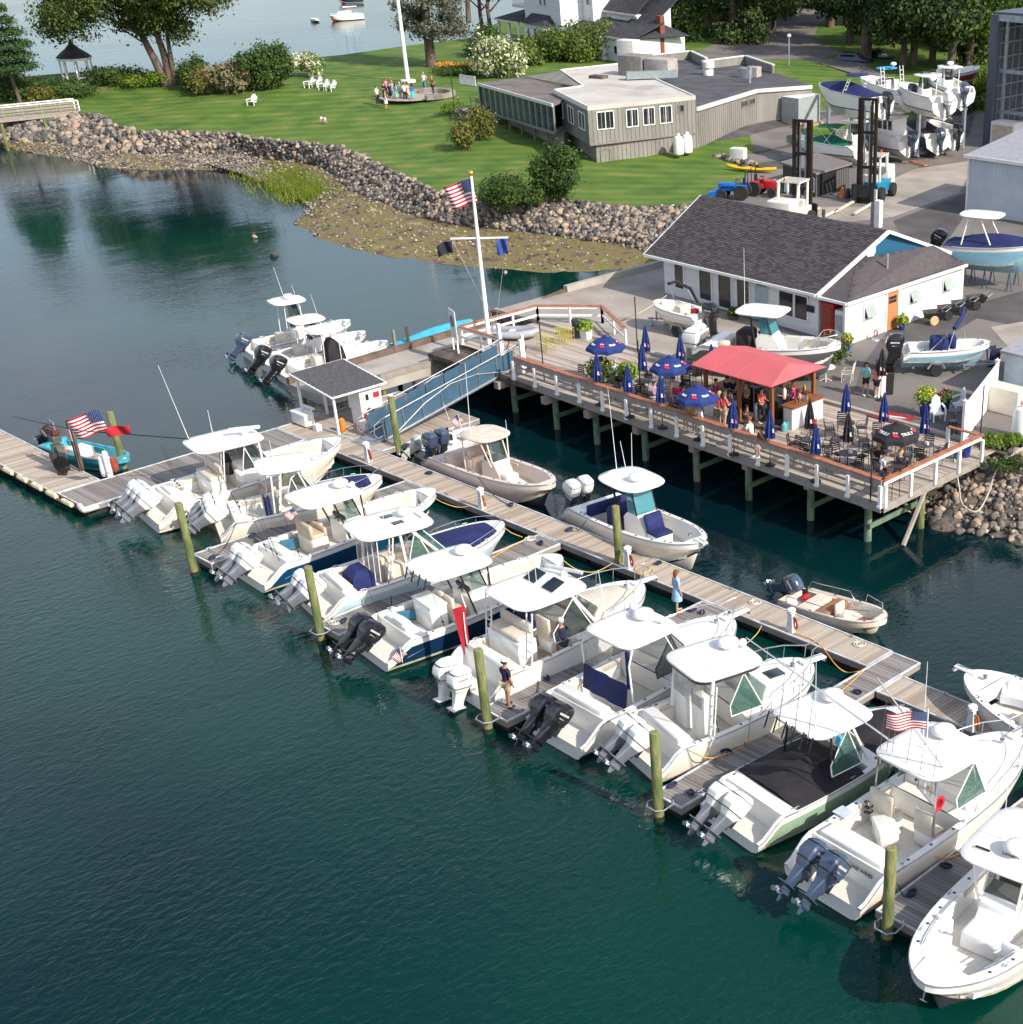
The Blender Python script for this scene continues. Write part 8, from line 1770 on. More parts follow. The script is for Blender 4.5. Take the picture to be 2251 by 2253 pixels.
def shingled(par,A,B,C_,D,rows,cols,m,th=.05,name='roof'):
 """A-B eave, D-C ridge; overlapping courses of shingles, joined as one part, over a deck"""
 q=MB();q.slab([A,B,C_,D],.1);q.build(name,m,par)
 nrm=(B-A).cross(D-A).normalized();nrm=nrm if nrm.z>0 else -nrm;q=MB()
 for i in range(rows):
  f0,f1=i/rows,min(1,(i+1.08)/rows);a0=A.lerp(D,f0);b0=B.lerp(C_,f0);a1=A.lerp(D,f1);b1=B.lerp(C_,f1);off=random.random()*.5/cols
  ks=[0]+sorted(min(1,max(0,off+j/cols+random.uniform(-.2,.2)/cols)) for j in range(1,cols))+[1]
  for j in range(len(ks)-1):
   if ks[j+1]-ks[j]<1e-3:continue
   h=random.uniform(.0,.008)
   p=[a0.lerp(b0,ks[j]+.0004),a0.lerp(b0,ks[j+1]-.0004),a1.lerp(b1,ks[j+1]-.0004),a1.lerp(b1,ks[j]+.0004)]
   u_=[p[0]+nrm*(.035+h),p[1]+nrm*(.035+h),p[2]+nrm*.008,p[3]+nrm*.008];q.add(u_+[p[0],p[1]],[(0,1,2,3),(4,5,1,0)])
 o=q.build('shingles',m,par);o['kind']='stuff';return o
shingled(sp_,e0,e1,r1,r0,44,46,dsh);shingled(sp_,k1,k0,r0,r1,20,16,dsh)
for A_,B_ in((e1,r1),(r1,k1)):
 q=MB();q.path([A_+Vector((.06,0,-.08)),B_+Vector((.06,0,-.08))],.12,4);q.build('barge_board',wpaint,sp_)
q=MB();q.path([e0+Vector((0,-.04,-.05)),e1+Vector((0,-.04,-.05))],.1,4);q.build('eave_board',wpaint,sp_)
q=MB();q.path([e0+Vector((-.05,0,-.06)),r0+Vector((-.05,0,-.06))],.08,4);q.build('barge_board',wpaint,sp_)
bl=mat('deep blue gable',(.01,.09,.18),.6,var=.06)
q=MB();gx=6.75;q.add([(gx,23.4,4.62),(gx,35,4.5),(gx,28.9,6.72),(gx-.1,23.4,4.62),(gx-.1,35,4.5),(gx-.1,28.9,6.72)],[(0,1,2),(5,4,3)]);q.add([(-5.9,24,4.6),(-5.9,34.6,4.5),(-5.9,28.9,6.6)],[(0,2,1)]);q.build('gable_wall',bl,sp_)
q=MB();q.lathe([(.42,0),(.42,.05),(.36,.07),(.01,.07)],n=20);q.build('round_sign',wpaint,sp_,loc=(gx+.05,27.6,6.0),rot=(0,PI/2,0))
h0=at(1863,666,4.5);h1=at(2127,580,4.5);h2=Vector((6.8,h0.y,4.55));hr0=Vector((6.9,27.0,5.75));hr1=Vector((6.9,h1.y-1.5,5.75))
hra=at(2017,551,5.75)
shingled(sp_,h0,h1,Vector((hra.x,hra.y+1.5,5.75)),Vector((6.8,26.5,5.75)),22,24,dsh)
q=MB();q.slab([h0,Vector((6.75,h0.y,4.5)),Vector((6.8,26.5,5.75))],.08);q.build('roof_hip',dsh,sp_)
q=MB();q.path([h0+Vector((.03,0,-.08)),h1+Vector((.03,0,-.08))],.1,4);q.path([h0+Vector((0,-.03,-.08)),Vector((6.7,h0.y-.03,4.45))],.1,4);q.build('eave_board',wpaint,sp_)
for i,(x,y,s_) in enumerate(((1812,497,.1),(1952,590,.07))):
 q=MB();q.cyl((0,0,-.2),(0,0,.75 if i else .9),s_,n=6);tag(q.build('vent_pipe',dtimber if i==0 else galv,None,loc=at(x,y,6.3 if i==0 else 5.3)),('dark vent pipe through the shop roof','short pipe on the shop annex roof')[i],'vent pipe')
def wf(f,w_,za,zb,p=1,**k):window(sp_,fL,fR,f,w_,za,zb,p,**k)
wf(.11,.75,2.75,4.15,1);wf(.29,1.0,2.5,4.3,1);wf(.42,1.05,2.35,4.3,1);wf(.54,1.0,2.35,4.3,1)
wf(.66,.9,3.2,4.2,1);wf(.81,1.1,2.9,4.15,1);wf(.90,.95,2.9,4.15,1)
q=MB();edge_strip(sp_,'shop_door',fL.lerp(fR,.62),fL.lerp(fR,.70),3.2,1.9,.1,mat('teal door frame',(.35,.42,.45),.5),.05)
SA,SB=Vector((8.92,22.9,0)),Vector((8.77,33.9,0))
def awn(f):
 window(sp_,SA,SB,f,.75,3.3,3.95,1,out=.04);p=SA.lerp(SB,f);q=MB();q.slab([(p.x+.06,p.y-.4,4.0),(p.x+.06,p.y+.4,4.0),(p.x+.35,p.y+.4,3.4),(p.x+.35,p.y-.4,3.4)],.03);q.build('awning_sash',mat('sage pane',(.30,.36,.32),.2),sp_)
for f in(.18,.55,.84):awn(f)
q=MB();q.box((0,0,0),(.08,.95,2.05));q.build('door',varied('orange wood door',[(.42,.16,.06),(.52,.22,.09)],.5,vs=4,stretch=(1,6,1)),sp_,loc=(8.9,26.95,3.25))
q=MB();q.box((0,0,0),(.1,1.15,.1));q.build('door_head',wpaint,sp_,loc=(8.92,26.95,4.33))
for yy in(26.42,27.48):
 q=MB();q.box((0,0,0),(.1,.1,2.1));q.build('door_jamb',wpaint,sp_,loc=(8.92,yy,3.25))
for k in range(6):
 q=MB();q.box((0,0,0),(.02,.2,.16));q.build('door_pane',dglass,sp_,loc=(8.95,26.72+.23*(k%3),3.95-.2*(k//3)))
q=MB();q.box((0,0,0),(.04,.5,.35));q.build('wall_sign',navyc,sp_,loc=fL.lerp(fR,.965)+Vector((-.1,-.06,1.4)),rot=(0,0,R_(90)))
t=thing('vending_machine','red drinks machine in the recess of the shop corner','vending machine',(7.3,23.75,2.2));q=MB();q.rbox((0,0,.95),(.8,.7,1.9),.05);q.build('cabinet',red,t);q=MB();q.box((0,-.37,1.2),(.6,.03,1.0));q.build('front',mat('machine front',(.25,.03,.02),.3),t)
t=thing('ice_chest','white ice freezer beside the red drinks machine','freezer',(8.25,23.55,2.2));q=MB();q.rbox((0,0,.85),(.6,.7,1.7),.05);q.build('cabinet',wpaint,t);q=MB();q.box((0,-.37,1.0),(.45,.03,.9));q.build('door_panel',galv,t)
for (x,y,hh,rp,m_l,l) in((1863,770,.55,.22,lime,'blue pot with yellow-green plant at the near shop corner'),(1984,725,.5,.2,lime,'blue pot with yellow flowers to the right of the orange door')):
 p=at(x,y,2.23);planter(l,p.x,p.y,2.2,rp,hh-.1,cobalt,None,m_l,.3,500,yelfl)
p=at(1620,700,2.23);planter('low green planting by the shop front step',p.x,p.y-.2,2.2,.3,.25,dtimber,None,dgreen,.3,400)
t=thing('hose_reel','small bicycle-like hose cart leaning at the white wall','hose cart',at(1926,748,2.2),.4);q=MB();q.path([(0,0,.1),(.1,0,.5),(.4,0,.55),(.5,0,.1),(.05,0,.2)],.025,5);q.lathe([(.22,-.05),(.25,0),(.22,.05)],n=10);q.build('frame',galv,t);q=MB();q.path([(.1*math.cos(k),.02*k/6,.35+.2*math.sin(k)) for k in range(20)],.03,5);q.build('hose',mat('brown hose',(.25,.1,.06),.6),t)
for i in range(4):
 p=at(2052+i*31,712-i*11,2.2);t=thing('dock_cart',('black dock cart with yellow-rimmed wheels, nearest the door','second black dock cart along the shop wall','third black dock cart along the shop wall','farthest black dock cart, tipped up past the shop corner')[i],'cart',p,R_(60),'black dock carts in a row')
 q=MB();q.rings([[(-.4,-.3,.35),(.4,-.3,.35),(.4,.3,.35),(-.4,.3,.35)],[(-.5,-.4,.7),(.6,-.4,.7),(.6,.4,.7),(-.5,.4,.7)],[(-.46,-.36,.7),(.56,-.36,.7),(.56,.36,.7),(-.46,.36,.7)],[(-.38,-.28,.4),(.38,-.28,.4),(.38,.28,.4),(-.38,.28,.4)]]);q.build('tub',black,t)
 for s_ in(-1,1):
  q=MB();q.lathe([(.24,-.03),(.27,0),(.24,.03)],n=14);q.lathe([(.01,-.031),(.2,-.035)],n=14);q.lathe([(.2,.035),(.01,.031)],n=14);q.build('wheel',[rubber] if i else [mat('yellow rim',(.5,.38,.2),.5)],t,loc=(-.1,s_*.43,.27),rot=(PI/2,0,0))
 q=MB();q.path([(.5,-.3,.6),(.95,-.25,.85),(.95,.25,.85),(.5,.3,.6)],.02,5);q.build('handle',galv,t)
rk=thing('boat_storage_building','tall dark open-fronted steel boat storage building at the right edge','building')
A_=at(2172,320,2.2);u0,v0=A_.x,A_.y
dst=varied('blue grey steel',[(.06,.075,.10),(.09,.11,.14)],.5,vs=2,stretch=(1,1,.2));H_=10.3
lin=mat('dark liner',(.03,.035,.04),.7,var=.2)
q=MB();q.box((u0+.1,v0+9,2.2+H_/2),(.2,18,H_));q.build('side_wall',dst,rk)
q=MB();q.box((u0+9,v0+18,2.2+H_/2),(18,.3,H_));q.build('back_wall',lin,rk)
q=MB();q.box((u0+9,v0+9,2.2+H_+.1),(18.4,18.4,.25));q.build('roof',dst,rk)
q=MB();q.box((u0+9,v0,2.2+H_-.2),(18,.5,.5));q.build('header_beam',galv,rk)
q=MB();q.box((u0+.1,v0-.1,2.2+H_/2),(.75,.5,H_));q.build('corner_column',dst,rk)
for k in range(17):
 q=MB();q.box((u0+.26,v0+.6+k,2.2+H_/2),(.12,.1,H_));q.build('wall_rib',galv,rk)
for k in range(9):
 q=MB();q.box((u0+.3,v0+8.5,2.6+k*1.1),(.1,17,.12));q.build('wall_girt',galv,rk)
for uu in(1.0,7.5,14):
 for vv in(.4,6.5,13):
  q=MB();q.box((u0+uu,v0+vv,2.2+H_/2),(.22,.22,H_));q.build('column',galv,rk)
for zz in(5.0,8.2):
 for vv in(.4,6.5):
  q=MB();q.box((u0+9,v0+vv,zz),(18,.18,.3));q.build('rack_beam',galv,rk)
t=thing('white_cabinet','white cabinet with a cream door inside the boat storage building','cabinet',(u0+2.1,v0-.2,2.2));q=MB();q.rbox((0,0,1.1),(2.4,1.6,2.2),.04);q.build('body',wpaint,t);q=MB();q.box((0,-.82,1.05),(2.0,.03,1.8));q.build('door',mat('cream door',(.5,.45,.36),.6),t)
ms=thing('metal_shed','pale blue-white metal shed cut off by the right edge','shed');A_=at(2126,468,2.2);u1,v1=A_.x,A_.y;Hm=3.9
mst=varied('pale ribbed steel',[(.48,.53,.60),(.56,.61,.68)],.5,vs=1)
q=MB();q.box((u1+9,v1+8,2.2+Hm/2),(18,16,Hm));q.build('wall',mst,ms)
q=MB()
for k in range(60):q.box((u1+.15+k*.3,v1-.02,2.2+Hm/2),(.06,.05,Hm-.1))
q.build('ribs',mst,ms)['kind']='stuff'
q=MB();q.slab([(u1-.3,v1-.3,2.2+Hm),(u1+18.3,v1-.3,2.2+Hm),(u1+18.3,v1+8,2.2+Hm+1.0),(u1-.3,v1+8,2.2+Hm+1.0)],.1);q.build('roof',mat('grey roof sheet',(.30,.30,.33),.5,var=.1),ms)
q=MB();q.box((u1+9,v1-.32,2.2+Hm-.05),(18.6,.1,.22));q.build('gutter',wpaint,ms);q=MB();q.box((u1,v1-.03,2.2+Hm/2),(.14,.12,Hm));q.build('corner_trim',wpaint,ms)
wk=thing('workshop_shed','small dark grey board shed with a flat roof and open door, between the forklifts','shed')
a=at(1724,410,2.2);b=at(1795,434,2.2);c=at(1866,412,2.2);d_=a+(c-b)
wg=varied('charcoal boards',[(.075,.075,.075),(.11,.11,.105)],.85,vs=1,stretch=(1,1,.2))
q=MB();q.prism([V2(a),V2(b),V2(c),V2(d_)],2.2,3.85);q.build('wall',wg,wk);cc=(a+b+c+d_)/4
q=MB();q.prism([V2(cc+(p-cc)*1.12) for p in(a,b,c,d_)],3.85,4.0);q.build('roof',mat('grey felt roof',(.17,.15,.145),.8,var=.15),wk);battens(wk,a,b,2.25,3.8,.3,wg);battens(wk,b,c,2.25,3.8,.3,wg)
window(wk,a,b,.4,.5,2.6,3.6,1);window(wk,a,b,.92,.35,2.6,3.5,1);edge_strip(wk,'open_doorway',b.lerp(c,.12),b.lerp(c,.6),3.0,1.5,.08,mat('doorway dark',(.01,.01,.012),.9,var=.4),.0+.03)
for i,(x,y,m,l) in enumerate(((1853,434,orange,'orange cone leaning in the workshop doorway'),(1866,436,black,'black mower in the workshop doorway'),(1882,436,galv,'grey engine part by the workshop door'))):
 q=MB();q.lathe([(.25,0),(.2,.3),(.08,.7),(.01,.75)],n=8);tag(q.build(('traffic_cone','mower','engine')[i],m,None,smooth=40,loc=at(x,y,2.2)),l,('cone','mower','engine')[i])
gz=thing('gazebo','small white gazebo with a dark curved roof under the big tree','gazebo',atl(177,186));
q=MB();q.lathe([(1.85,0),(1.3,.45),(.7,.85),(.3,1.25),(.1,1.7),(.01,1.75)],(0,0,2.7),8,a0=.3);q.build('roof',sroof,gz,smooth=20)
q=MB();q.lathe([(1.75,0),(1.75,.25)],(0,0,2.45),8,a0=.3);q.build('frieze',wpaint,gz)
for k in range(8):
 a_=2*PI*k/8+.3;q=MB();q.box((1.55*math.cos(a_),1.55*math.sin(a_),1.3),(.14,.14,2.6));q.build('post',wpaint,gz)
 if k not in(6,):
  a2=a_+2*PI/8;q=MB();q.path([(1.55*math.cos(a_),1.55*math.sin(a_),.8),(1.55*math.cos(a2),1.55*math.sin(a2),.8)],.05,4);q.path([(1.55*math.cos(a_),1.55*math.sin(a_),.2),(1.55*math.cos(a2),1.55*math.sin(a2),.2)],.05,4);q.build('rail',wpaint,gz)
q=MB();q.lathe([(1.7,0),(1.7,.12),(.01,.13)],n=8,a0=.3);q.build('floor',trimw,gz)
fb=thing('footbridge','timber footbridge with white rails entering from the left','footbridge')
p0=at(166,224,3.3);p1=at(-60,246,3.3);dd=(p1-p0);LB=dd.length;rr_=math.atan2(dd.y,dd.x);nn_=Vector((-math.sin(rr_),math.cos(rr_),0))
for k in range(int(LB/.35)):
 p=p0.lerp(p1,(k+.5)/int(LB/.35));q=MB();q.box((0,0,0),(.33,1.5,.06));q.build('plank',deckw,fb,loc=p-Vector((0,0,.75)),rot=(0,0,rr_))
for s_ in(-.75,.75):
 for zz,m in((.22,wpaint),(-.15,timber),(-.45,timber)):
  q=MB();q.box((0,0,0),(LB,.09,.1));q.build('rail',m,fb,loc=(p0+p1)/2+nn_*s_+Vector((0,0,zz)),rot=(0,0,rr_))
 for k in range(int(LB/1.8)+1):
  p=p0.lerp(p1,min(1,k*1.8/LB))+nn_*s_;q=MB();q.box((0,0,-.25),(.11,.11,1.0));q.build('rail_post',wpaint if k==0 else timber,fb,loc=p)
 q=MB();q.box((0,0,0),(LB,.12,.3));q.build('beam',timber,fb,loc=(p0+p1)/2+nn_*s_*.95+Vector((0,0,-.95)),rot=(0,0,rr_))
for (x,y) in((97,262),(3,275)):
 p=at(x,y,2.3);q=MB();q.path([(p.x,p.y,-1),(p.x,p.y,2.4)],.17,8);q.build('bridge_pile',green_pile,fb,smooth=50)
fpw=atl(898,181);t=thing('tall_flagpole','very tall white flagpole on the lawn behind the guests, running out of the top','flagpole',fpw);q=MB();q.path([(0,0,0),(0,0,16)],[.22,.13],10);q.build('pole',wpaint,t,smooth=50);q=MB();q.lathe([(.8,0),(.8,.25),(.1,.3)],n=8);q.build('stone_base',trimw,t)
def adir(x,y,rz,l):
 t=thing('lawn_chair',l,'chair',atl(x,y),rz,'white Adirondack chairs on the lawn')
 q=MB();q.slab([(-.3,-.3,.3),(-.3,.3,.3),(.35,.3,.42),(.35,-.3,.42)],.05);q.build('seat',wpaint,t)
 for k in range(5):
  q=MB();yy=(k-2)*.12;hh=1.0-.05*abs(k-2)**2;q.slab([(-.28,yy-.05,.3),(-.28,yy+.05,.3),(-.6,yy*1.2+.05,hh),(-.6,yy*1.2-.05,hh)],.03);q.build('back_slat',wpaint,t)
 for s_ in(-1,1):
  q=MB();q.box((0,s_*.38,.58),(.8,.14,.04));q.box((.35,s_*.36,.28),(.08,.05,.58));q.build('arm',wpaint,t)
adir(556,232,R_(-60),'lone white lawn chair facing the water');
for i,(x,y) in enumerate(((681,193),(698,191),(713,198),(729,200))):adir(x,y,R_(-80),('leftmost of the row of four white lawn chairs','second of the row of four white lawn chairs','third of the row of four white lawn chairs','rightmost of the row of four white lawn chairs')[i])
t=thing('garden_wall','curved low stone seat wall with paving beside the lawn guests','stone wall',atl(938,212))
for k in range(13):
 a_=R_(-30+k*17);q=MB();q.rbox((0,0,.22),(.85,.55,.45),.08);q.build('stone_block',varied('seat stone',[(.16,.14,.13),(.28,.25,.22)],.85,vs=2,objinfo=True),t,loc=(2.6*math.cos(a_),2.6*math.sin(a_),0),rot=(0,0,a_+PI/2))
q=MB();q.lathe([(3.0,0),(3.0,.03),(.01,.035)],n=24);q.build('paving',mat('paving',(.36,.31,.26),.8,var=.15),t,loc=(-1.0,-1.2,.02))
t=thing('picket_panel','short white slatted screen at the left end of the grey building','screen',atl(1030,188));q=MB();q.box((0,0,.9),(2.6,.08,.1));q.box((0,0,.1),(2.6,.08,.1));q.build('rail',wpaint,t)
for k in range(14):
 q=MB();q.box((-1.25+.19*k,0,.5),(.12,.04,.9));q.build('picket',wpaint,t)
q=MB();p=atl(1035,245);q.prism([V2(atl(1008,238)),V2(atl(1030,256)),V2(atl(1062,262)),V2(atl(1060,240))],p.z-.3,p.z+.1);o=q.build('patio',mat('patio stone',(.33,.27,.23),.85,var=.12));o['kind']='structure'
for i,(x,y) in enumerate(((1042,236),(1056,240))):
 p=atl(x,y);put('d',p.x,p.y,1.0+i,('black armchair on the patio, left of two','black armchair on the patio, right of two')[i],'black armchairs on the patio',z=p.z+.1)
q=MB();q.cyl((0,0,0),(0,0,3.6),.05,n=6);tag(q.build('lamp_post',mat('dark green',(.03,.05,.03),.5),None,loc=atl(1000,236)),'thin dark green pole at the edge of the lawn patio','pole')
for i,(x,y) in enumerate(((1822,147),(1769,122))):
 t=thing('traffic_cone',('larger orange cone at the road bend','smaller orange post beyond the cone')[i],'cone',at(x,y,2.75));q=MB();q.lathe([(.35,0),(.3,.04),(.25,.06),(.08,1.0 if i==0 else 1.2),(.01,1.02 if i==0 else 1.22)],n=10);q.build('cone_body',mat('cone orange',(.8,.12,.02),.5),t,smooth=30);q=MB();q.lathe([(.17,.45),(.13,.7)],n=10);q.build('white_band',whitecl,t)
t=thing('lamp_post','slim grey lamp post behind the grey building roof','lamp post',at(1736,168,2.7));q=MB();q.cyl((0,0,0),(0,0,4),.08,n=6);q.build('pole',galv,t);q=MB();q.ell((0,0,4.1),(.25,.25,.2));q.build('lamp_head',trimw,t)
t=thing('service_shack','small pale shack cut by the right edge above the deck corner','shack');a=at(2205,870,2.2)
q=MB();q.box((a.x+2.2,a.y+2.2,3.3),(4.4,4.4,2.2));q.build('wall',mat('pale blue grey',(.48,.54,.60),.6,var=.06),t);q=MB();q.slab([(a.x-.2,a.y-.2,4.4),(a.x+4.6,a.y-.2,4.4),(a.x+4.6,a.y+4.6,4.75),(a.x-.2,a.y+4.6,4.75)],.12);q.build('roof',mat('grey roof sheet',(.30,.30,.33),.5,var=.1),t)
q=MB();q.rbox((0,0,.6),(1.8,.9,1.2),.04);tag(q.build('generator',cream,None,loc=at(2213,905,2.2),rot=(0,0,.0)),'cream equipment cabinet against the pale shack','cabinet')
t=thing('propane_tank','large white upright propane tank at the right edge','propane tank',at(2246,965,2.2));q=MB();q.lathe([(.25,0),(.42,.1),(.44,.3),(.44,1.15),(.36,1.4),(.15,1.5),(.15,1.6),(.01,1.62)],n=16);q.build('tank',wpaint,t,smooth=40);q=MB();q.lathe([(.15,0),(.16,.12),(.01,.13)],(0,0,1.58),8);q.build('valve_cap',mat('pink cap',(.5,.25,.25),.5),t)
rope('grey hose looping down the rocks beside the deck corner',[at(2100,1010,2.3),at(2110,1070,1.4),at(2118,1110,.9),at(2150,1125,.7),at(2175,1085,1.1),at(2190,1040,1.7),at(2215,1010,2.1),at(2251,985,2.2)],mat('pale hose',(.42,.38,.32),.6),.04,'hose')
# ================================================================ yard boats and vehicles
def stand(par,x,y,h,m):
 q=MB()
 for k in range(3):q.path([(x,y,h),(x+.35*math.cos(k*2.1),y+.35*math.sin(k*2.1),0)],.03,5)
 q.box((x,y,h+.03),(.3,.3,.05));q.build('jack_stand',m,par)
def yardboat(label,st,bw,W,zt,hm,zg=2.2,zs=.6,hs_=(.85,1.3),mtop=white,tc=(.17,.93),covers=(),eng=None,tilt=10,z_at=None,draft=.45,stripe=None,floor=.4,trailer=False):
 """st, bw: pixels of the gunwale at stern and bow tip, zt height of the hull's waterline above ground zg"""
 zz=zg+zt
 s_=at(*st,zz+hs_[0]);b=at(*bw,zz+hs_[1]);a=math.atan2(b.y-s_.y,b.x-s_.x);L=math.hypot(b.x-s_.x,b.y-s_.y)
 t=thing('yard_boat',label,'boat',(s_.x,s_.y,zz),a);h=Hull(L,W,hs_[0],hs_[1],.7,.08,draft=draft);hull_parts(h,t,hm,mtop=mtop,tc=tc,floor=floor,boot=hm,stripe=stripe)
 if eng:motors(t,h,eng[0],eng[1],tilt,1.1,h.fs*.7)
 return t,h,L
def trailer(par,L,z,lean=0):
 t=par
 q=MB();q.box((L*.5,.35,z+.12),(L*1.02,.07,.1));q.box((L*.5,-.35,z+.12),(L*1.02,.07,.1));q.box((L*1.1,0,z+.12),(L*.3,.08,.1))
 for xx in(.1,.4,.75):q.box((L*xx,0,z+.12),(.08,1.5,.08))
 return q
t,h,L=yardboat('big grey-hulled centre console with twin white outboards parked between shop and bar',(1545,742),(1850,757),2.7,.55,mat('yard grey hull',(.10,.105,.12),.25,var=.04,coat=.4),hs_=(1.05,1.5),eng=(2,'white'),tilt=0,stripe=None)
hardtop(t,L*.45,2.5,2.1,2.75);console(t,L*.5,.5,1.1,1.1,1.2,gm=MC['blue-green glass'],wtop=2.7)
q=MB();q.rbox((0,0,.65),(.8,1.15,1.3),.18);q.build('seat_cover',blackc,t,smooth=45,loc=(L*.33,0,.45));legs(t,[[(L*.44,s_*.6,.5),(L*.4,s_*.75,2.65)] for s_ in(1,-1)],black,.05)
q=MB();q.rbox((0,0,.4),(.5,1.7,.8),.1);q.build('stern_seat',tanl,t,smooth=45,loc=(L*.2,0,.4));antenna(t,L*.36,-.7,2.8,3.0);rail(t,h,.78,.985,.5,4);cleats(t,h);cushion_u(t,h,.7,.9,.9,tanl)
for x_ in(.25,.7):stand(t,L*x_,.7,.0-.1,galv)
for ch in list(t.children):
 if ch.name.startswith('jack_stand'):ch.location.z=-.55+.1
def on_trailer(t,L,zt):
 q=MB();z=-zt
 for y in(.32,-.32):q.box((L*.5,y,z+.42),(L*1.0,.07,.1))
 q.path([(L*.95,.32,z+.42),(L*1.18,0,z+.42),(L*.95,-.32,z+.42)],.045,5)
 for xx in(.12,.4,.7):q.box((L*xx,0,z+.42),(.08,1.5,.08))
 q.box((L*1.0,0,z+.75),(.08,.08,.7));q.build('trailer_frame',galv,t)
 for s_ in(1,-1):
  o=MB();o.lathe([(.14,-.09),(.28,-.1),(.32,-.05),(.32,.05),(.28,.1),(.14,.09)],n=16);w_=o.build('wheel',rubber,t,smooth=40,loc=(L*.38,s_*.85,z+.32),rot=(PI/2,0,0))
  o=MB();o.lathe([(.02,-.08),(.15,-.06),(.16,.06),(.02,.08)],n=10);o.build('wheel_hub',trimw,w_)
  o=MB();o.path([(L*.38-.42,s_*.85,z+.4),(L*.38-.25,s_*.85,z+.68),(L*.38+.25,s_*.85,z+.68),(L*.38+.42,s_*.85,z+.4)],.07,4);o.build('mudguard',galv,t)
 o=MB();o.cyl((L*1.1,0,z+.5),(L*1.1,0,z+.15),.04,n=6);o.lathe([(.1,-.04),(.13,0),(.1,.04)],(L*1.1,0,z+.12),8);o.build('jockey_wheel',galv,t)
t,h,L=yardboat('small white open boat with a folded black bimini, on a trailer by the shop front',(1551,692),(1443,660),1.9,.65,cream,hs_=(.6,.85),eng=(1,'black'),tilt=5);on_trailer(t,L,.65)
q=MB();q.path([(L*.3,-.7,.9),(L*.45,-.72,1.6),(L*.62,-.2,2.0),(L*.62,.4,2.0)],.09,6);q.build('folded_bimini',blackc,t,smooth=60);legs(t,[[(L*.35,.8,.8),(L*.55,.6,1.9)],[(L*.35,-.8,.8),(L*.55,-.6,1.9)]],steel,.02)
q=MB();q.rbox((0,0,.2),(.4,.3,.3),.05);q.build('fuel_can',red,t,loc=(L*.18,.1,.5));q=MB();q.rbox((0,0,.25),(.5,.9,.5),.05);q.build('thwart',tanl,t,loc=(L*.45,0,.4))
lbh=mat('light blue hull',(.24,.45,.58),.25,var=.04)
t,h,L=yardboat('light blue open boat with navy canvas on a trailer in front of the dock carts',(1985,765),(2178,752),1.9,.62,lbh,hs_=(.6,.85),eng=(1,'black'),tilt=8);on_trailer(t,L,.62)
q=MB();q.rbox((0,0,.4),(.9,.9,.8),.15);q.build('console_cover',navy,t,smooth=45,loc=(L*.42,0,.35));q=MB();q.rbox((0,0,.3),(.35,.8,.6),.1);q.build('seat_cover',navy,t,smooth=45,loc=(L*.57,0,.6))
q=MB();q.path([(L*.56,-.75,1.75),(L*.66,-.1,2.1),(L*.7,.7,2.35)],.11,6);q.build('folded_bimini',navy,t,smooth=60);legs(t,[[(L*.3,-.85,.7),(L*.6,-.6,1.85)],[(L*.75,.85,.8),(L*.68,.6,2.3)],[(L*.5,-.85,.7),(L*.58,-.7,1.8)]],steel,.025)
q=MB();q.box((0,0,.5),(.6,.04,1.0),rx=.25);q.box((0,.3,.5),(.6,.04,1.0),rx=-.25);tag(q.build('sandwich_board',navyc,None,loc=at(2188,808,2.2),rot=(0,0,R_(70))),'dark sandwich board behind the trailer hitch','sign')
t,h,L=yardboat('light blue boat with a white hardtop and navy cover standing on blue jack stands',(2072,530),(2290,535),2.6,1.35,lbh,hs_=(1.0,1.4),eng=(1,'black'),tilt=30,draft=.5)
h2_=h;fabric_cover(t,h,.08,.95,navy,.12,.02,.45,'boat_cover');hardtop(t,L*.4,2.6,2.1,2.75,e=.6);legs(t,[[(L*.25,s_*1.0,1.1),(L*.3,s_*.8,2.65)] for s_ in(1,-1)]+[[(L*.55,s_*1.0,1.2),(L*.42,s_*.8,2.65)] for s_ in(1,-1)],white,.05)
jb=mat('blue stand',(.015,.06,.09),.6)
for x_ in(.3,.5,.75):
 for s_ in(.8,-.8):
  q=MB()
  for k in range(3):q.path([(0,0,1.1),(.22*math.cos(k*2.1),.22*math.sin(k*2.1),0)],.025,5)
  q.build('jack_stand',jb,t,loc=(L*x_,s_,-1.35))
rkk=thing('boat_rack','open galvanised steel boat rack holding two tiers of boats','boat rack')
P1=at(1822,288,2.3);P2=at(2018,345,2.3);P3=at(2117,326,2.3)
P1b=P1+Vector((-3.5,4.5,0))
fr_=[(P1,4.0),(at(1907,330,2.3),4.1),(P2,5.2),(P3,5.2),(at(2030,340,2.3),5.2)]
for p,hh in fr_:
 q=MB();q.box((p.x,p.y,2.3+hh/2),(.28,.28,hh));q.build('rack_post',galv,rkk)
zt_=6.3
P1=at(1822,288,2.3)
for a,b in((P1,at(1907,330,2.3)),(at(1907,330,2.3),P2),(P2,P3)):
 edge_strip(rkk,'rack_beam',a,b,zt_-.1,.3,.2,galv);edge_strip(rkk,'rack_beam',a,b,2.6,.25,.2,galv)
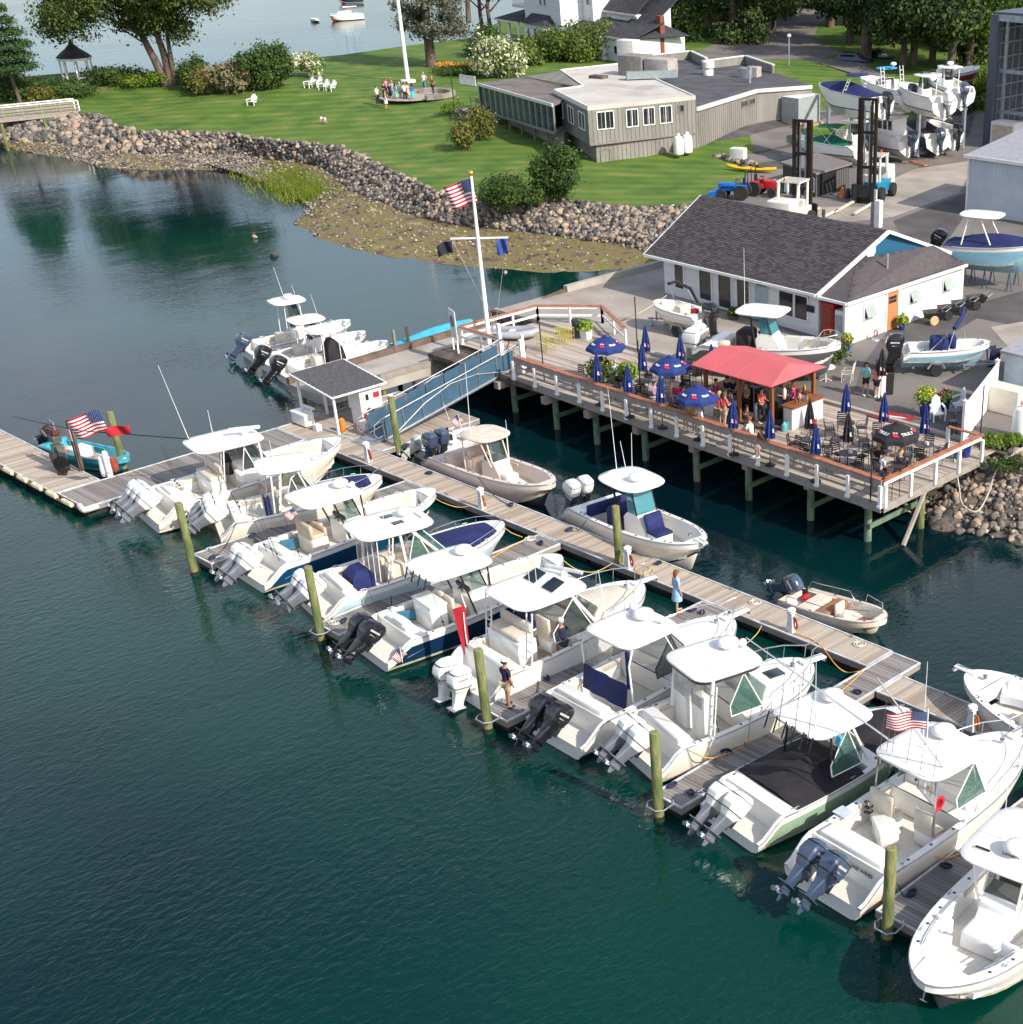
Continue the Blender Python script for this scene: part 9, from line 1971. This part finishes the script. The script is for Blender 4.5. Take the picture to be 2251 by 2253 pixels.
rbs=[('white bowrider under a navy cover, front of the upper rack tier',(1945,215),(1806,182),6.6,'black',navy,None),('white cuddy boat with a blue canvas top behind the navy-covered boat',(2002,198),(1900,165),6.6,'black',None,'arch'),('white centre console with a white soft top on the upper rack tier',(2080,215),(1985,180),6.6,'white',None,'top'),('dark-hulled centre console with a white hardtop, rightmost on the upper tier',(2118,195),(2050,160),6.6,'slate',None,'top2'),
('white boat with a T-top beneath the upper tier, leftmost',(1905,310),(1850,285),3.0,'black',None,'top'),('white pilothouse boat in the lower tier',(2000,300),(1925,275),3.2,'slate',None,'house'),('dark-hulled boat under a black cover in the lower tier',(2065,295),(2005,265),3.0,'slate',blackc,None),('small white open boat, rightmost in the lower tier',(2100,285),(2030,262),3.2,'black',None,None)]
for l,st,bw,zz,en,cv,tp in rbs:
 hm=navyhull if 'dark-hulled' in l else white
 t,h,L=yardboat(l,st,bw,2.5,zz-2.2,hm,hs_=(1.1,1.5),draft=.6,eng=(1,en),tilt=0,stripe=mat('thin navy stripe',(.03,.04,.1),.4))
 if cv:fabric_cover(t,h,.08,.95,cv,.1,.05,.55,'boat_cover')
 if cv is navy:
  hardtop(t,L*.42,1.7,1.9,2.5,m=navy,e=.8,th=.05,name='canvas_top')
  for s_ in(1,-1):ladder(t,L*.5,s_*1.05,.9,2.3,dx=-.8,w=.28)
 if tp in('top','top2'):
  hardtop(t,L*.42,2.1,1.9,2.45,e=.6,th=.07);console(t,L*.48,.4,.9,.9,1.1);legs(t,[[(L*.36,s_*.6,.4),(L*.36,s_*.7,2.4)] for s_ in(1,-1)],white,.04)
  if tp=='top2':dome(t,L*.42,0,2.5,.28)
 if tp=='arch':
  hardtop(t,L*.5,1.5,1.8,2.4,m=mat('bright blue canvas',(.03,.28,.55),.7),e=.8,th=.05,name='canvas_top');ladder(t,L*.35,.95,.9,2.6);ladder(t,L*.35,-.95,.9,2.6);windshield(t,L*.55,L*.62,.9,.7,1.0,1.6,gm=glass,rake=.4,side=.6);seat(t,L*.4,.4,.4,.5,white);seat(t,L*.4,-.4,.4,.5,white);dome(t,L*.36,0,2.6,.25)
 if tp=='house':
  q=MB();q.rbox((0,0,.95),(1.9,1.6,1.9),.1,1);q.rbox((0,0,1.95),(2.2,1.8,.1),.08,0);q.build('pilothouse',[trimw,white],t,loc=(L*.5,0,.5),smooth=30)
  for k in range(3):
   for s_ in(1,-1):
    q=MB();q.box((-.6+.6*k,s_*.81,1.35),(.42,.03,.7));q.build('pilothouse_window',dglass,t,loc=(L*.5,0,.5))
t,h,L=yardboat('white and green runabout with dark green canopies on the ground before the rack',(1893,322),(1745,297),2.2,.9,white,hs_=(.8,1.1),eng=None,stripe=mat('dark green stripe',(.01,.09,.05),.4))
gcan=mat('green canvas',(.005,.12,.065),.8,var=.15);fabric_cover(t,h,.15,.7,gcan,.1,.05,.45,'boat_cover')
q=MB();q.rings([[(L*.25+.4*i,-.9+.3*j,2.15+.12*math.sin(PI*j/6)+.05*math.sin(i)) for j in range(7)] for i in range(6)],close=False);q.rings([[(L*.25+.4*i,-.9+.3*j,2.11+.12*math.sin(PI*j/6)+.05*math.sin(i)) for j in range(7)] for i in range(6)],close=False);q.build('bimini_top',gcan,t,smooth=60)
legs(t,[[(L*.45,s_*.95,.9),(L*.28,s_*.88,2.1)] for s_ in(1,-1)]+[[(L*.35,s_*.95,.9),(L*.55,s_*.88,2.1)] for s_ in(1,-1)],steel,.025);on_trailer(t,L,.9)
def forklift(label,base,rz,Hm,full=True,bodym=None):
 t=thing('boat_forklift',label,'forklift',base,rz)
 mm=mat('dark brown mast',(.022,.014,.012),.5,.2,var=.3)
 for s_ in(-1,1):
  q=MB();q.box((0,s_*.62,Hm/2),(.28,.2,Hm));q.build('mast_rail',mm,t);q=MB();q.box((.12,s_*.36,Hm/2-.1),(.2,.14,Hm-.2));q.build('mast_rail',mm,t);q=MB();q.cyl((.05,s_*.2,.3),(.05,s_*.2,Hm-.5),.06,n=6);q.build('lift_cylinder',galv,t)
 for zz in(.4,Hm*.35,Hm*.68,Hm-.1):
  q=MB();q.box((0,0,zz),(.22,1.3,.18));q.build('mast_crossbar',mm,t)
 q=MB();q.box((.35,0,.9),(.15,2.0,.9));q.build('carriage',black,t)
 for s_ in(-1,1):
  q=MB();q.box((.45,s_*.7,.75),(.2,.25,1.3),ry=-.2);q.build('fork_shank',black,t)
  q=MB();q.box((2.4,s_*.75,.18),(4.0,.2,.12));q.build('fork',mat('pale fork wrap',(.55,.52,.45),.6),t)
 if bodym is None:bodym=mat('cyan machine paint',(.01,.20,.36),.35,var=.05)
 wm_=mat('cream machine paint',(.66,.64,.58),.4,var=.05)
 q=MB();q.rbox((-1.9,0,.95),(3.4,1.7,.9),.08,0);q.build('chassis',bodym,t,smooth=30)
 q=MB();q.rbox((-3.1,0,1.75),(1.5,1.8,.9),.15);q.rbox((-.9,0,1.6),(.5,1.3,.5),.06);q.rbox((-3.4,0,1.2),(.8,1.9,1.0),.15);q.build('counterweight',wm_,t,smooth=30)
 q=MB();q.rbox((-1.6,.1,1.75),(.7,.8,.8),.1);q.build('engine_seat',black,t,smooth=30)
 for s_ in(-.75,.75):
  q=MB();q.path([(-.8,s_,1.4),(-.75,s_,3.1)],.09,6);q.path([(-2.3,s_,1.9),(-2.2,s_,3.1)],.11,6);q.build('cage_post',wm_,t,smooth=40)
 for k in range(4):
  q=MB();q.box((-.8-.46*k,0,3.15),(.14,1.8,.1));q.build('cage_bar',wm_,t)
 for s_ in(-.8,.8):
  q=MB();q.box((-1.5,s_,3.14),(1.7,.12,.12));q.build('cage_bar',wm_,t)
 q=MB();q.lathe([(.08,0),(.08,.15),(.01,.2)],(-2.2,.3,3.2),8);q.build('beacon',mat('beacon red',(.8,.08,.02),.3),t)
 for x,r in((-.6,.55),(-3.1,.5)):
  for s_ in(-1,1):
   o=MB();o.lathe([(r*.5,-.2),(r*.92,-.22),(r,-.12),(r,.12),(r*.92,.22),(r*.5,.2)],n=20);w_=o.build('wheel',rubber,t,smooth=40,loc=(x,s_*.95,r),rot=(PI/2,0,0));o=MB();o.lathe([(.02,-.16),(r*.5,-.2),(r*.52,.2),(.02,.16)],n=14);o.build('wheel_rim',wm_,w_,smooth=40)
 return t
fa=at(1888,450,2.2)
d_=at(1915,445,2.2);f_end=at(1800,475,2.2);rz_f=math.atan2(f_end.y-d_.y,f_end.x-d_.x)
forklift('cyan and cream boat forklift with a tall brown mast facing left in the yard',at(1905,447,2.2),R_(-72),7.2)
forklift('second boat forklift with a dark mast, mostly hidden behind the shop roof',at(1765,492,2.2),R_(105),6.8,bodym=mat('white machine paint',(.62,.6,.56),.4))
t=thing('step_ladder','orange ladder lying on the gravel by the rack','ladder',at(2018,362,2.25),R_(70));q=MB();q.box((0,0,.1),(.08,2.4,.1));q.box((.5,0,.1),(.08,2.4,.1));q.build('stile',mat('ladder orange',(.6,.13,.04),.5),t)
for k in range(8):
 q=MB();q.box((.25,-1.1+.31*k,.1),(.5,.05,.05));q.build('rung',alu,t)
t=thing('kayak','yellow two-seat kayak lying on the lawn by the gravel','kayak',at(1653,376,2.28),0);a=at(1600,372,2.3);b=at(1710,380,2.3);t.rotation_euler[2]=math.atan2(b.y-a.y,b.x-a.x);LK=(b-a).length
q=MB();rr=[]
for i in range(13):
 f=i/12;x=-LK/2+LK*f;w_=.40*math.sin(PI*f)**.6+.01;rr.append([(x,w_*math.cos(a_),.2+.18*math.sin(a_)*(1 if math.sin(a_)<0 else .7)+.12*abs(2*f-1)**3) for a_ in [2*PI*j/10 for j in range(10)]])
q.rings(rr);q.build('hull',mat('kayak yellow',(.72,.45,.01),.35,var=.05),t,smooth=60)
for x in(-.75,.75):
 q=MB();q.lathe([(.02,.0),(.3,.01)],(x,0,.36),12,sx=1.6,sy=.75);q.build('cockpit',black,t);q=MB();q.rbox((x-.2,0,.42),(.08,.4,.2),.03);q.build('seat_back',black,t)
def tractor(label,x,y,rz,bm,scoop=None):
 t=thing('tractor',label,'tractor',at(x,y,2.2),rz)
 for xx,r in((-.6,.55),(.85,.35)):
  for s_ in(-1,1):
   o=MB();o.lathe([(r*.5,-.14),(r*.9,-.16),(r,-.1),(r,.1),(r*.9,.16),(r*.5,.14)],n=18);w_=o.build('wheel',rubber,t,smooth=30,loc=(xx,s_*.6,r),rot=(PI/2,0,0));o=MB();o.lathe([(.02,-.1),(r*.5,-.14),(r*.5,.14),(.02,.1)],n=10);o.build('wheel_rim',bm if bm is not None else galv,w_,smooth=40)
 q=MB();q.rbox((.6,0,.85),(1.3,.6,.6),.12);q.rbox((-.4,0,.7),(1.0,.6,.35),.06);q.build('bonnet',bm,t,smooth=40)
 for s_ in(-1,1):
  q=MB();q.rbox((-.6,s_*.58,1.05),(.8,.3,.12),.05);q.build('mudguard',bm,t,smooth=40)
 q=MB();q.rbox((-.5,0,1.05),(.4,.45,.12),.05);q.rbox((-.7,0,1.3),(.12,.45,.45),.05);q.build('seat',black,t,smooth=40)
 q=MB();q.path([(-.85,-.45,.8),(-.9,-.45,2.0),(-.9,.45,2.0),(-.85,.45,.8)],.04,6);q.build('roll_bar',black,t,smooth=50)
 q=MB();q.path([(.0,0,1.1),(-.15,0,1.35)],.02,5);q.lathe([(.16,0),(.19,.02),(.16,.04)],(-.17,0,1.35),12);q.build('steering_wheel',black,t)
 if scoop:
  for s_ in(-1,1):
   q=MB();q.path([(-.1,s_*.4,1.0),(.9,s_*.42,1.0),(1.5,s_*.42,.4)],.06,5);q.build('loader_arm',scoop,t)
  q=MB();q.prism([(0,0),(.5,.0),(.55,.4),(.0,.5)],-.75,.75);q.build('loader_bucket',scoop,t,loc=(1.4,0,.1),rot=(PI/2,0,0))
tractor('blue compact tractor with a loader behind the shop roof',1618,437,R_(-150),mat('tractor blue',(.01,.12,.42),.35),mat('tractor blue',(.01,.12,.42),.35))
tractor('red compact tractor with red rims beside the blue one',1682,430,R_(20),mat('tractor red',(.5,.02,.02),.35))
t=thing('wire_bin','blue-grey plastic tub behind the red tractor','bin',at(1722,422,2.2));q=MB();q.rings([[(-.5,-.4,.1),(.5,-.4,.1),(.5,.4,.1),(-.5,.4,.1)],[(-.65,-.5,.9),(.65,-.5,.9),(.65,.5,.9),(-.65,.5,.9)],[(-.6,-.45,.9),(.6,-.45,.9),(.6,.45,.9),(-.6,.45,.9)],[(-.45,-.35,.2),(.45,-.35,.2),(.45,.35,.2),(-.45,.35,.2)]]);q.build('tub',mat('tub blue grey',(.12,.17,.22),.6),t)
q=MB();q.rbox((0,0,.45),(1.3,.8,.9),.08);tag(q.build('generator',trimw,None,smooth=30,loc=at(1625,350,2.45),rot=(0,0,.3)),'white generator box on the gravel above the kayak','generator')
t=thing('fuel_dispenser','slim white fuel dispenser beyond the shop ridge','dispenser',at(1932,500,2.2));q=MB();q.rbox((0,0,.9),(.5,.4,1.8),.05);q.build('cabinet',wpaint,t);q=MB();q.rbox((-.4,0,.8),(.35,.35,1.6),.05);q.build('second_cabinet',greymetal,t);q=MB();q.box((-.3,0,2.1),(.2,.1,.7));q.build('sign',trimw,t)
rs=np.random.RandomState(4)
t=thing('stone_edging','row of rocks edging the gravel above the kayak','rocks')
for k in range(22):
 p=at(1575+k*4.2,343+k*.9+rs.uniform(-3,3),2.4);o=mk('rock',bme[rs.randint(8)],t,loc=p,rot=(0,0,rs.uniform(0,6)));o.scale=(rs.uniform(.25,.5),)*3
def car(label,x,y,rz,m):
 t=thing('parked_car',label,'car',at(x,y,3.0),rz)
 q=MB();q.rings([[(-2.1,-.85,.35),(2.1,-.85,.35),(2.1,.85,.35),(-2.1,.85,.35)],[(-2.15,-.88,.8),(2.15,-.85,.75),(2.15,.85,.75),(-2.15,.88,.8)],[(-2.0,-.8,.95),(1.0,-.8,.98),(1.0,.8,.98),(-2.0,.8,.95)],[(-1.5,-.65,1.5),(.3,-.65,1.5),(.3,.65,1.5),(-1.5,.65,1.5)]]);q.build('body',m,t,smooth=30)
 for s_ in(-1,1):
  q=MB();q.box((-.6,s_*.75,1.22),(1.7,.04,.35),rx=-s_*.3);q.build('side_window',dglass,t)
  for xx in(-1.3,1.3):
   o=MB();o.lathe([(.15,-.1),(.33,-.1),(.33,.1),(.15,.1)],n=14);o.build('wheel',rubber,t,loc=(xx,s_*.82,.33),rot=(PI/2,0,0))
car('dark blue parked car under the trees behind the rack boats',1880,148,R_(20),mat('dark blue car',(.01,.03,.08),.25,coat=.6));car('black parked car beside the dark blue one behind the rack',1925,140,R_(20),mat('black car',(.01,.01,.013),.25,coat=.6))
t,h,L=yardboat('small red-bottomed boat on the upper shelf of the storage building',(2222,135),(2290,120),2.2,4.0,mat('red hull',(.25,.03,.03),.3),hs_=(.8,1.1),eng=(1,'white'),tilt=0)
t.location.y=v0+4
# ================================================================ vegetation
lf_m=varied('maple leaves',[(.018,.042,.007),(.042,.085,.012),(.075,.115,.02),(.13,.14,.03)],.75,vs=.35,island=True,trans=.25)
lf_p=varied('pine needles',[(.015,.045,.015),(.03,.075,.02),(.05,.11,.025)],.75,vs=.4,island=True,trans=.15)
lf_f=varied('forest leaves',[(.012,.032,.010),(.025,.058,.014),(.05,.09,.018),(.09,.12,.025)],.8,vs=.2,island=True,trans=.2)
lf_y=varied('bright leaves',[(.07,.14,.01),(.13,.22,.02),(.20,.28,.03)],.75,vs=.5,island=True,trans=.35)
lf_s=varied('shrub leaves',[(.02,.05,.008),(.045,.09,.015),(.08,.13,.02)],.75,vs=.8,island=True,trans=.25)
lf_o=varied('olive shrub leaves',[(.08,.09,.02),(.14,.15,.03),(.22,.21,.05)],.75,vs=.9,island=True,trans=.25)
lf_g=varied('grey green needles',[(.07,.08,.06),(.12,.13,.10),(.17,.17,.13)],.8,vs=.5,island=True,trans=.15)
lf_w=varied('white blossom',[(.10,.17,.03),(.45,.47,.25),(.72,.70,.50)],.7,vs=1.2,island=True,trans=.2,pos=[.42,.52,.62])
bark=varied('bark',[(.05,.035,.028),(.11,.08,.065),(.16,.12,.10)],.9,vs=2,bump=.8,bs=6,stretch=(2,2,.4))
def tree(label,base,trunks,blobs,n,size,lm,name='broadleaf_tree',group=None,seed=1,shell=.5,extra=None,cat='tree'):
 t=thing(name,label,cat,base,0,group)
 for pts,r in trunks:
  q=MB();k=len(pts);q.path(pts,[r*(1-.65*i/(k-1)) for i in range(k)],8);q.build('trunk' if r>.12 else 'limb',bark,t,smooth=60)
 leaves('crown',blobs,n,size,lm,t,seed,shell)
 if extra:extra(t)
 return t
def clump(cx,cy,cz,rx,ry,rz,k,s,seed):
 rs=random.Random(seed);o=[]
 for _ in range(k):
  while True:
   a,b,c=[rs.uniform(-1,1) for _ in range(3)]
   if a*a+b*b+c*c<1:break
  f=rs.uniform(.6,1.3)*s;o.append(((cx+a*rx,cy+b*ry,cz+c*rz),(f,f,f*.72)))
 return o
rt_=Vector((RT[0],RT[1],0)).normalized();fw_=Vector((FW[0],FW[1],0)).normalized()
def scr(bl):   # blobs given as (right, away, up)
 return [((rt_*c[0]+fw_*c[1]+Vector((0,0,c[2])))[:],r) for c,r in bl]
def pts(l):return [tuple(rt_*a+fw_*b+Vector((0,0,c))) for a,b,c in l]
b=atl(368,190)
bl=scr(clump(-2.4,0,9.5,10.2,5,4.4,46,2.3,5)+clump(-9.5,0,6.8,3.0,3,1.6,9,1.6,6)+clump(2.6,0,6.3,2.6,3,1.4,7,1.5,7)+clump(-3.5,1,5.8,3.0,2,.8,5,1.2,8))
tree('huge broad maple with a forked trunk on the lawn by the cove',b,[(pts([(0,0,-.3),(-.7,0,2.5),(-1.6,0,5),(-3.2,0,8)]),.55),(pts([(.5,0,-.3),(.3,.2,3),(-.2,.3,6),(-.5,.5,10)]),.5),(pts([(.9,0,-.3),(1.0,0,2.5),(1.1,0,5),(2.5,0,8)]),.35),(pts([(-1.6,0,5),(-4.5,0,6.5),(-8,0,7.5)]),.2),(pts([(-1.2,0,4),(-3,0,5.2),(-5,0,5.6)]),.11),(pts([(1.1,0,5),(3,0,6.5),(5,0,8)]),.15)],bl,52000,.17,lf_m,'maple_tree',seed=3,shell=.35)
b=atl(48,232)
bl=scr([((random.uniform(-.4,.4)*0+dx,dy,z),(r,r,.45)) for z,R0 in((3.6,3.2),(4.6,3.0),(5.6,3.2),(6.7,2.7),(7.8,2.2),(8.9,1.7),(10,1.1)) for a in range(9) for dx,dy,r in [(R0*.72*math.cos(a*.7+z),R0*.72*math.sin(a*.7+z),R0*.42)]])
tree('pine tree with tiered branches at the left edge by the footbridge',b,[(pts([(0,0,-.3),(-.3,0,2.5),(-.9,0,6),(-1.1,0,10.3)]),.22)],[((c[0]-rt_.x*.9,c[1]-rt_.y*.9,c[2]),r) for c,r in bl],22000,.13,lf_p,'pine_tree',seed=8,shell=.1)
b=atl(950,147)
bl=scr([((x,y,z),(1.3,1.3,.7)) for z in [3.3+.8*i for i in range(13)] for x,y in [(random.uniform(-3.6,3.9)*(1-.03*z),random.uniform(-2.5,2.5)) for _ in range(7)]])
tree('grey-green old conifer with a thick bare trunk at the back of the lawn',b,[(pts([(0,0,-.3),(0,0,4),(.1,0,9),(.1,0,15)]),.62)],bl,26000,.16,lf_g,'conifer_tree',seed=9,shell=.2)
def shrub(label,x,y,w_,h_,lm,n=1500,size=.12,name='shrub',seed=None,dep=None,k=7,z=None,cat='shrub',stem=True):
 b=atl(x,y) if z is None else at(x,y,z);seed=seed or int(x+y)
 bl=scr([((c[0]*w_/2*.7,c[1]*(dep or w_)/2*.6,h_*.45+c[2]*h_*.25),(w_*f_,w_*f_,h_*f_*1.15)) for c,f_ in [((random.uniform(-1,1),random.uniform(-1,1),random.uniform(-1,1)),random.uniform(.17,.33)) for _ in range(k)]])
 return tree(label,b,[(pts([(0,0,-.2),(.1,0,h_*.5)]),.09)] if stem else [],bl,n,size,lm,name,seed=seed,cat=cat,shell=.5)
shrub('tall lilac-like shrub with white flowers left of the grey building',1103,172,6.0,4.6,lf_w,9000,.17,'hydrangea_bush',k=12)
shrub('small leaning tree covered in white blossom behind the row of lawn chairs',683,168,3.6,2.6,lf_w,3500,.14,'blossom_tree',k=8)
shrub('dark round bush in front of the cove, right of the maple',428,195,3.6,3.6,lf_s,4500,.14);shrub('olive bush beside the dark round one',468,205,4.6,2.8,lf_o,4500,.14)
shrub('dry reedy thicket between the bushes on the cove bank',525,198,5.5,3.2,varied('dry reeds',[(.14,.10,.06),(.22,.17,.10),(.10,.12,.04)],.8,vs=1,island=True),5000,.2);shrub('tall dark thicket on the cove bank, left part',575,195,5.5,4.2,lf_s,7000,.15);shrub('tall dark thicket on the cove bank, right part',618,188,5.0,5.0,lf_s,7000,.15)
shrub('clipped hedge in front of the gazebo',140,215,8.0,2.0,lf_s,7000,.12,'hedge',dep=3);shrub('low shrubs at the left end of the footbridge',70,212,7.0,2.2,lf_s,5000,.14);shrub('yellow-green shrub between hedge and pine',88,226,3.0,1.6,lf_o,1500,.12)
shrub('wild shrubs right of the gazebo',245,186,6.5,2.2,lf_s,4500,.14);shrub('bushes at the foot of the maple',330,190,5.0,1.8,lf_y,2500,.13);shrub('bushes by the water at the far left',20,208,6,2.4,lf_s,3500,.15)
shrub('light olive bush below the glazed wing, left of two',1027,330,3.0,2.5,lf_o,3000,.12);shrub('taller olive bush below the glazed wing, right of two',1052,305,3.2,2.8,lf_o,3000,.12);shrub('low plants at the patio edge',1000,252,2.5,1.2,lf_y,1000,.1)
shrub('low grey shrub at the patio wall',1025,262,3.2,1.2,lf_g,1000,.1)
b=atl(1212,445);bl=scr(clump(.2,0,2.6,1.5,1.3,1.3,14,.9,3)+clump(0,0,1.1,1.5,1.2,.6,6,.8,4));tree('dense dark small tree at the top of the stone bank',b,[(pts([(0,0,-.3),(0,0,3)]),.14)],bl,13000,.11,lf_s,'small_tree',seed=31)
shrub('bushy shrub left of the small dark tree on the bank',1108,452,3.6,2.5,lf_s,7000,.1,k=9);shrub('scruffy weeds right of the small dark tree',1165,450,2.6,1.2,lf_s,1500,.1)
for i,(x,y,w_,h_) in enumerate(((1195,140,6,4.0),(1245,140,6,4.0),(1300,135,6.5,4.6),(1345,132,5,4.2),(1160,150,4,3.0))):
 shrub('yellow-green hedge bush before the white house, '+('second from the left','middle one','second from the right','rightmost','leftmost and lowest')[i],x,y,w_,h_,varied('hedge leaves',[(.04,.08,.01),(.09,.14,.02),(.15,.20,.03)],.75,vs=.8,island=True,trans=.25),5500,.16,'hedge_bush',k=8,z=3.6)
shrub('flower bed with orange lilies behind the lawn guests',985,165,7,1.0,lf_s,2500,.12,'flower_bed',dep=2,cat='flowers',stem=False)
b=atl(1010,163);t=thing('lilies','drift of orange day lilies in the bed beside the white shrub','flowers',b);leaves('blooms',scr([((-2+i*1.0,random.uniform(-.5,.5),.95),(.6,.5,.25)) for i in range(5)]),700,.10,mat('orange lilies',(.75,.33,.02),.7),t,12)
shrub('bright bush behind the boat rack on the right',2150,235,7,4.5,lf_y,7000,.15,z=2.3);shrub('mixed green bush beneath the upper rack tier',2090,250,6,3.0,lf_s,4000,.15,z=2.3)
shrub('green weeds between the deck corner and the propane tank',2205,985,2.0,.8,lf_y,2500,.07,z=2.1,cat='weeds',stem=False);shrub('straggling weeds on the rocks at the right edge',2225,1035,1.8,.6,lf_s,1200,.07,z=1.9,cat='weeds',stem=False)
shrub('dark yew beside the white house porch',1055,130,5,3.4,lf_s,4000,.16,z=3.7)
mg=varied('marsh grass blades',[(.10,.16,.012),(.16,.22,.018),(.24,.26,.04)],.8,vs=.3,trans=.3,island=True)
poly=[(550,355),(606,357),(730,364),(770,395),(788,418),(745,430),(700,424),(672,440),(640,425),(600,402),(568,385)]
rs=np.random.RandomState(3);P=[]
def inpoly(x,y,pl):
 c=False;j=len(pl)-1
 for i in range(len(pl)):
  if(pl[i][1]>y)!=(pl[j][1]>y) and x<(pl[j][0]-pl[i][0])*(y-pl[i][1])/(pl[j][1]-pl[i][1])+pl[i][0]:c=not c
  j=i
 return c
wp_=[at(x,y,.25) for x,y in poly];wpl=[(p.x,p.y) for p in wp_];x0=min(p[0] for p in wpl);x1=max(p[0] for p in wpl);y0=min(p[1] for p in wpl);y1=max(p[1] for p in wpl)
while len(P)<26000:
 x,y=rs.uniform(x0,x1),rs.uniform(y0,y1)
 if inpoly(x,y,wpl):P.append((x,y))
P=np.array(P);P+=rs.normal(0,1,P.shape)*np.where(rs.rand(len(P),1)<.3,1.2,.25);n=len(P);hh=rs.uniform(.2,.5,n);a=rs.uniform(0,6.28,n);w_=.05
V=np.zeros((n,3,3));V[:,0]=np.c_[P[:,0]-w_*np.cos(a),P[:,1]-w_*np.sin(a),np.full(n,.05)];V[:,1]=np.c_[P[:,0]+w_*np.cos(a),P[:,1]+w_*np.sin(a),np.full(n,.05)];V[:,2]=np.c_[P[:,0]+rs.normal(0,.12,n),P[:,1]+rs.normal(0,.12,n),.1+hh]
o=mk('marsh_grass',npmesh('marsh_grass',V.reshape(-1,3),np.arange(3*n).reshape(n,3),mg));tag(o,'bright yellow-green marsh grass at the water edge','marsh grass',kind='stuff')
FT=[(1904,138,.75,'thick pale trunk right of the road bend'),(1826,70,.6,'dark trunk at the far side of the road'),(1985,150,.4,'slim trunk behind the upper rack boats'),(2007,145,.5,'trunk behind the white hardtop on the rack'),(2050,140,.45,'tree behind the rightmost rack boat'),(1615,105,.5,'left trunk of the pair by the house drive'),(1666,90,.4,'right trunk of the pair by the house drive'),(1700,80,.35,'slender trunk at the mouth of the drive'),(1085,100,.3,'dark bare trunk left of the white house'),(1066,95,.3,'second dark trunk left of the white house'),(1860,65,.5,'trunk deep in the shade beyond the road'),(2090,160,.5,'tree at the left of the steel storage building'),(2130,150,.5,'yellow-green tree touching the steel storage building'),(1940,60,.6,'tree in the second row right of the road'),(2010,60,.6,'tree in the second row behind the rack'),(2080,70,.6,'tree in the second row near the storage building'),(1560,70,.5,'tree on the lawn between house and drive'),(1510,60,.5,'tree beside the right gable of the house'),(2170,80,.6,'tree behind the steel storage building'),(2240,60,.6,'tree rising at the top right corner'),(1750,5,.6,'tree at the far end of the road'),(1640,30,.5,'tree left of the far road'),(1470,10,.6,'tree behind the white house, right side'),(1340,-40,.7,'tree behind the white house'),(1030,40,.4,'tree by the cove left of the house'),(1590,55,.5,'shade tree left of the drive, back row'),(1690,50,.5,'shade tree right of the drive mouth, back row'),(1870,105,.5,'shade tree in the grass right of the road'),(1960,110,.5,'second shade tree in the grass right of the road'),(1430,60,.5,'tree against the right gable of the house'),(1740,45,.5,'shade tree on the left verge of the road'),(1545,35,.5,'dark tree left of the drive, nearer the house'),(1620,60,.5,'dark tree between the two drive trunks'),(1480,40,.5,'dark tree hiding the gable of the house'),(2200,110,.5,'tall tree over the storage building roof'),(2110,40,.6,'back row tree left of the storage building')]
for i,(x,y,r,l) in enumerate(FT):
 z=3.3;b=at(x,y,z);H=random.uniform(11,14);dense=(10000 if y>100 else 9000)
 lo=2.6 if x<1760 else 3.6
 if x<1100:bl=scr(clump(0,0,9,2.5,2.5,2.5,8,1.6,i));dense=3500
 else:bl=scr(clump(0,0,H*.62,4.6,4.6,H*.33,16,2.2,i)+clump(0,0,lo+1.2,4.2,4.2,1.0,6,1.6,i+50))
 tree('forest tree: '+l,b,[(pts([(0,0,-.6),(random.uniform(-.3,.3),0,H*.3),(random.uniform(-.5,.5),0,H*.6),(random.uniform(-.6,.6),0,H)]),r)]+[(pts([(0,0,H*.3),(s_*2,0,H*.45),(s_*3.6,0,H*.55)]),.1) for s_ in(-1,1)],bl,dense,.24,lf_y if 'yellow-green' in l else lf_f,'forest_tree','trees of the wood behind the yard',seed=60+i,shell=.45)
for i,(x,y,w_,h_,m) in enumerate(((1640,110,6,3,lf_f),(1590,95,6,2.5,lf_f),(1780,30,8,4,lf_f),(1860,20,8,4,lf_f),(1950,90,8,4,lf_f),(2060,110,7,4.0,lf_f),(2120,120,7,5,lf_f),(1420,105,5,3.5,lf_s),(1530,40,8,3,lf_f),(1478,112,7,6.5,lf_s),(1425,108,5,4.5,lf_s),(2000,70,8,5,lf_f),(2150,150,7,6,lf_f),(1460,95,6,3,lf_f),(1990,20,9,7,lf_f),(2100,30,9,7,lf_f),(2200,20,9,8,lf_f))):
 shrub('shaded undergrowth %s of the wood'%('under the pair of trunks','left of the pair of trunks','at the road end','in the shade beyond the road','right of the thick trunk','behind the rack','beside the storage building','against the house gable','on the drive lawn','tall and dark at the right corner of the house','at the end of the house wing','in the middle','touching the storage building','right of the house','far behind the rack','far behind the storage building','at the top right corner')[i],x,y,w_,h_,m,3500,.22,'undergrowth',z=3.1,k=9,cat='bushes')
far_=MB()
bl=[]
for i in range(80):
 x=1250+i*17;p=at(x,-25-10*random.random(),3.5);bl.append(((p.x,p.y,6+random.uniform(-1,3)),(4,4,5)))
o=mk('far_wood',None,None);
t_=bpy.data.objects;bpy.data.objects.remove(o)
o=leaves('far_wood',bl,60000,.4,lf_f,None,77,.4);tag(o,'wood closing the view beyond the road and house','wood',kind='stuff')
LC_.exclude=False
bpy.context.view_layer.update()
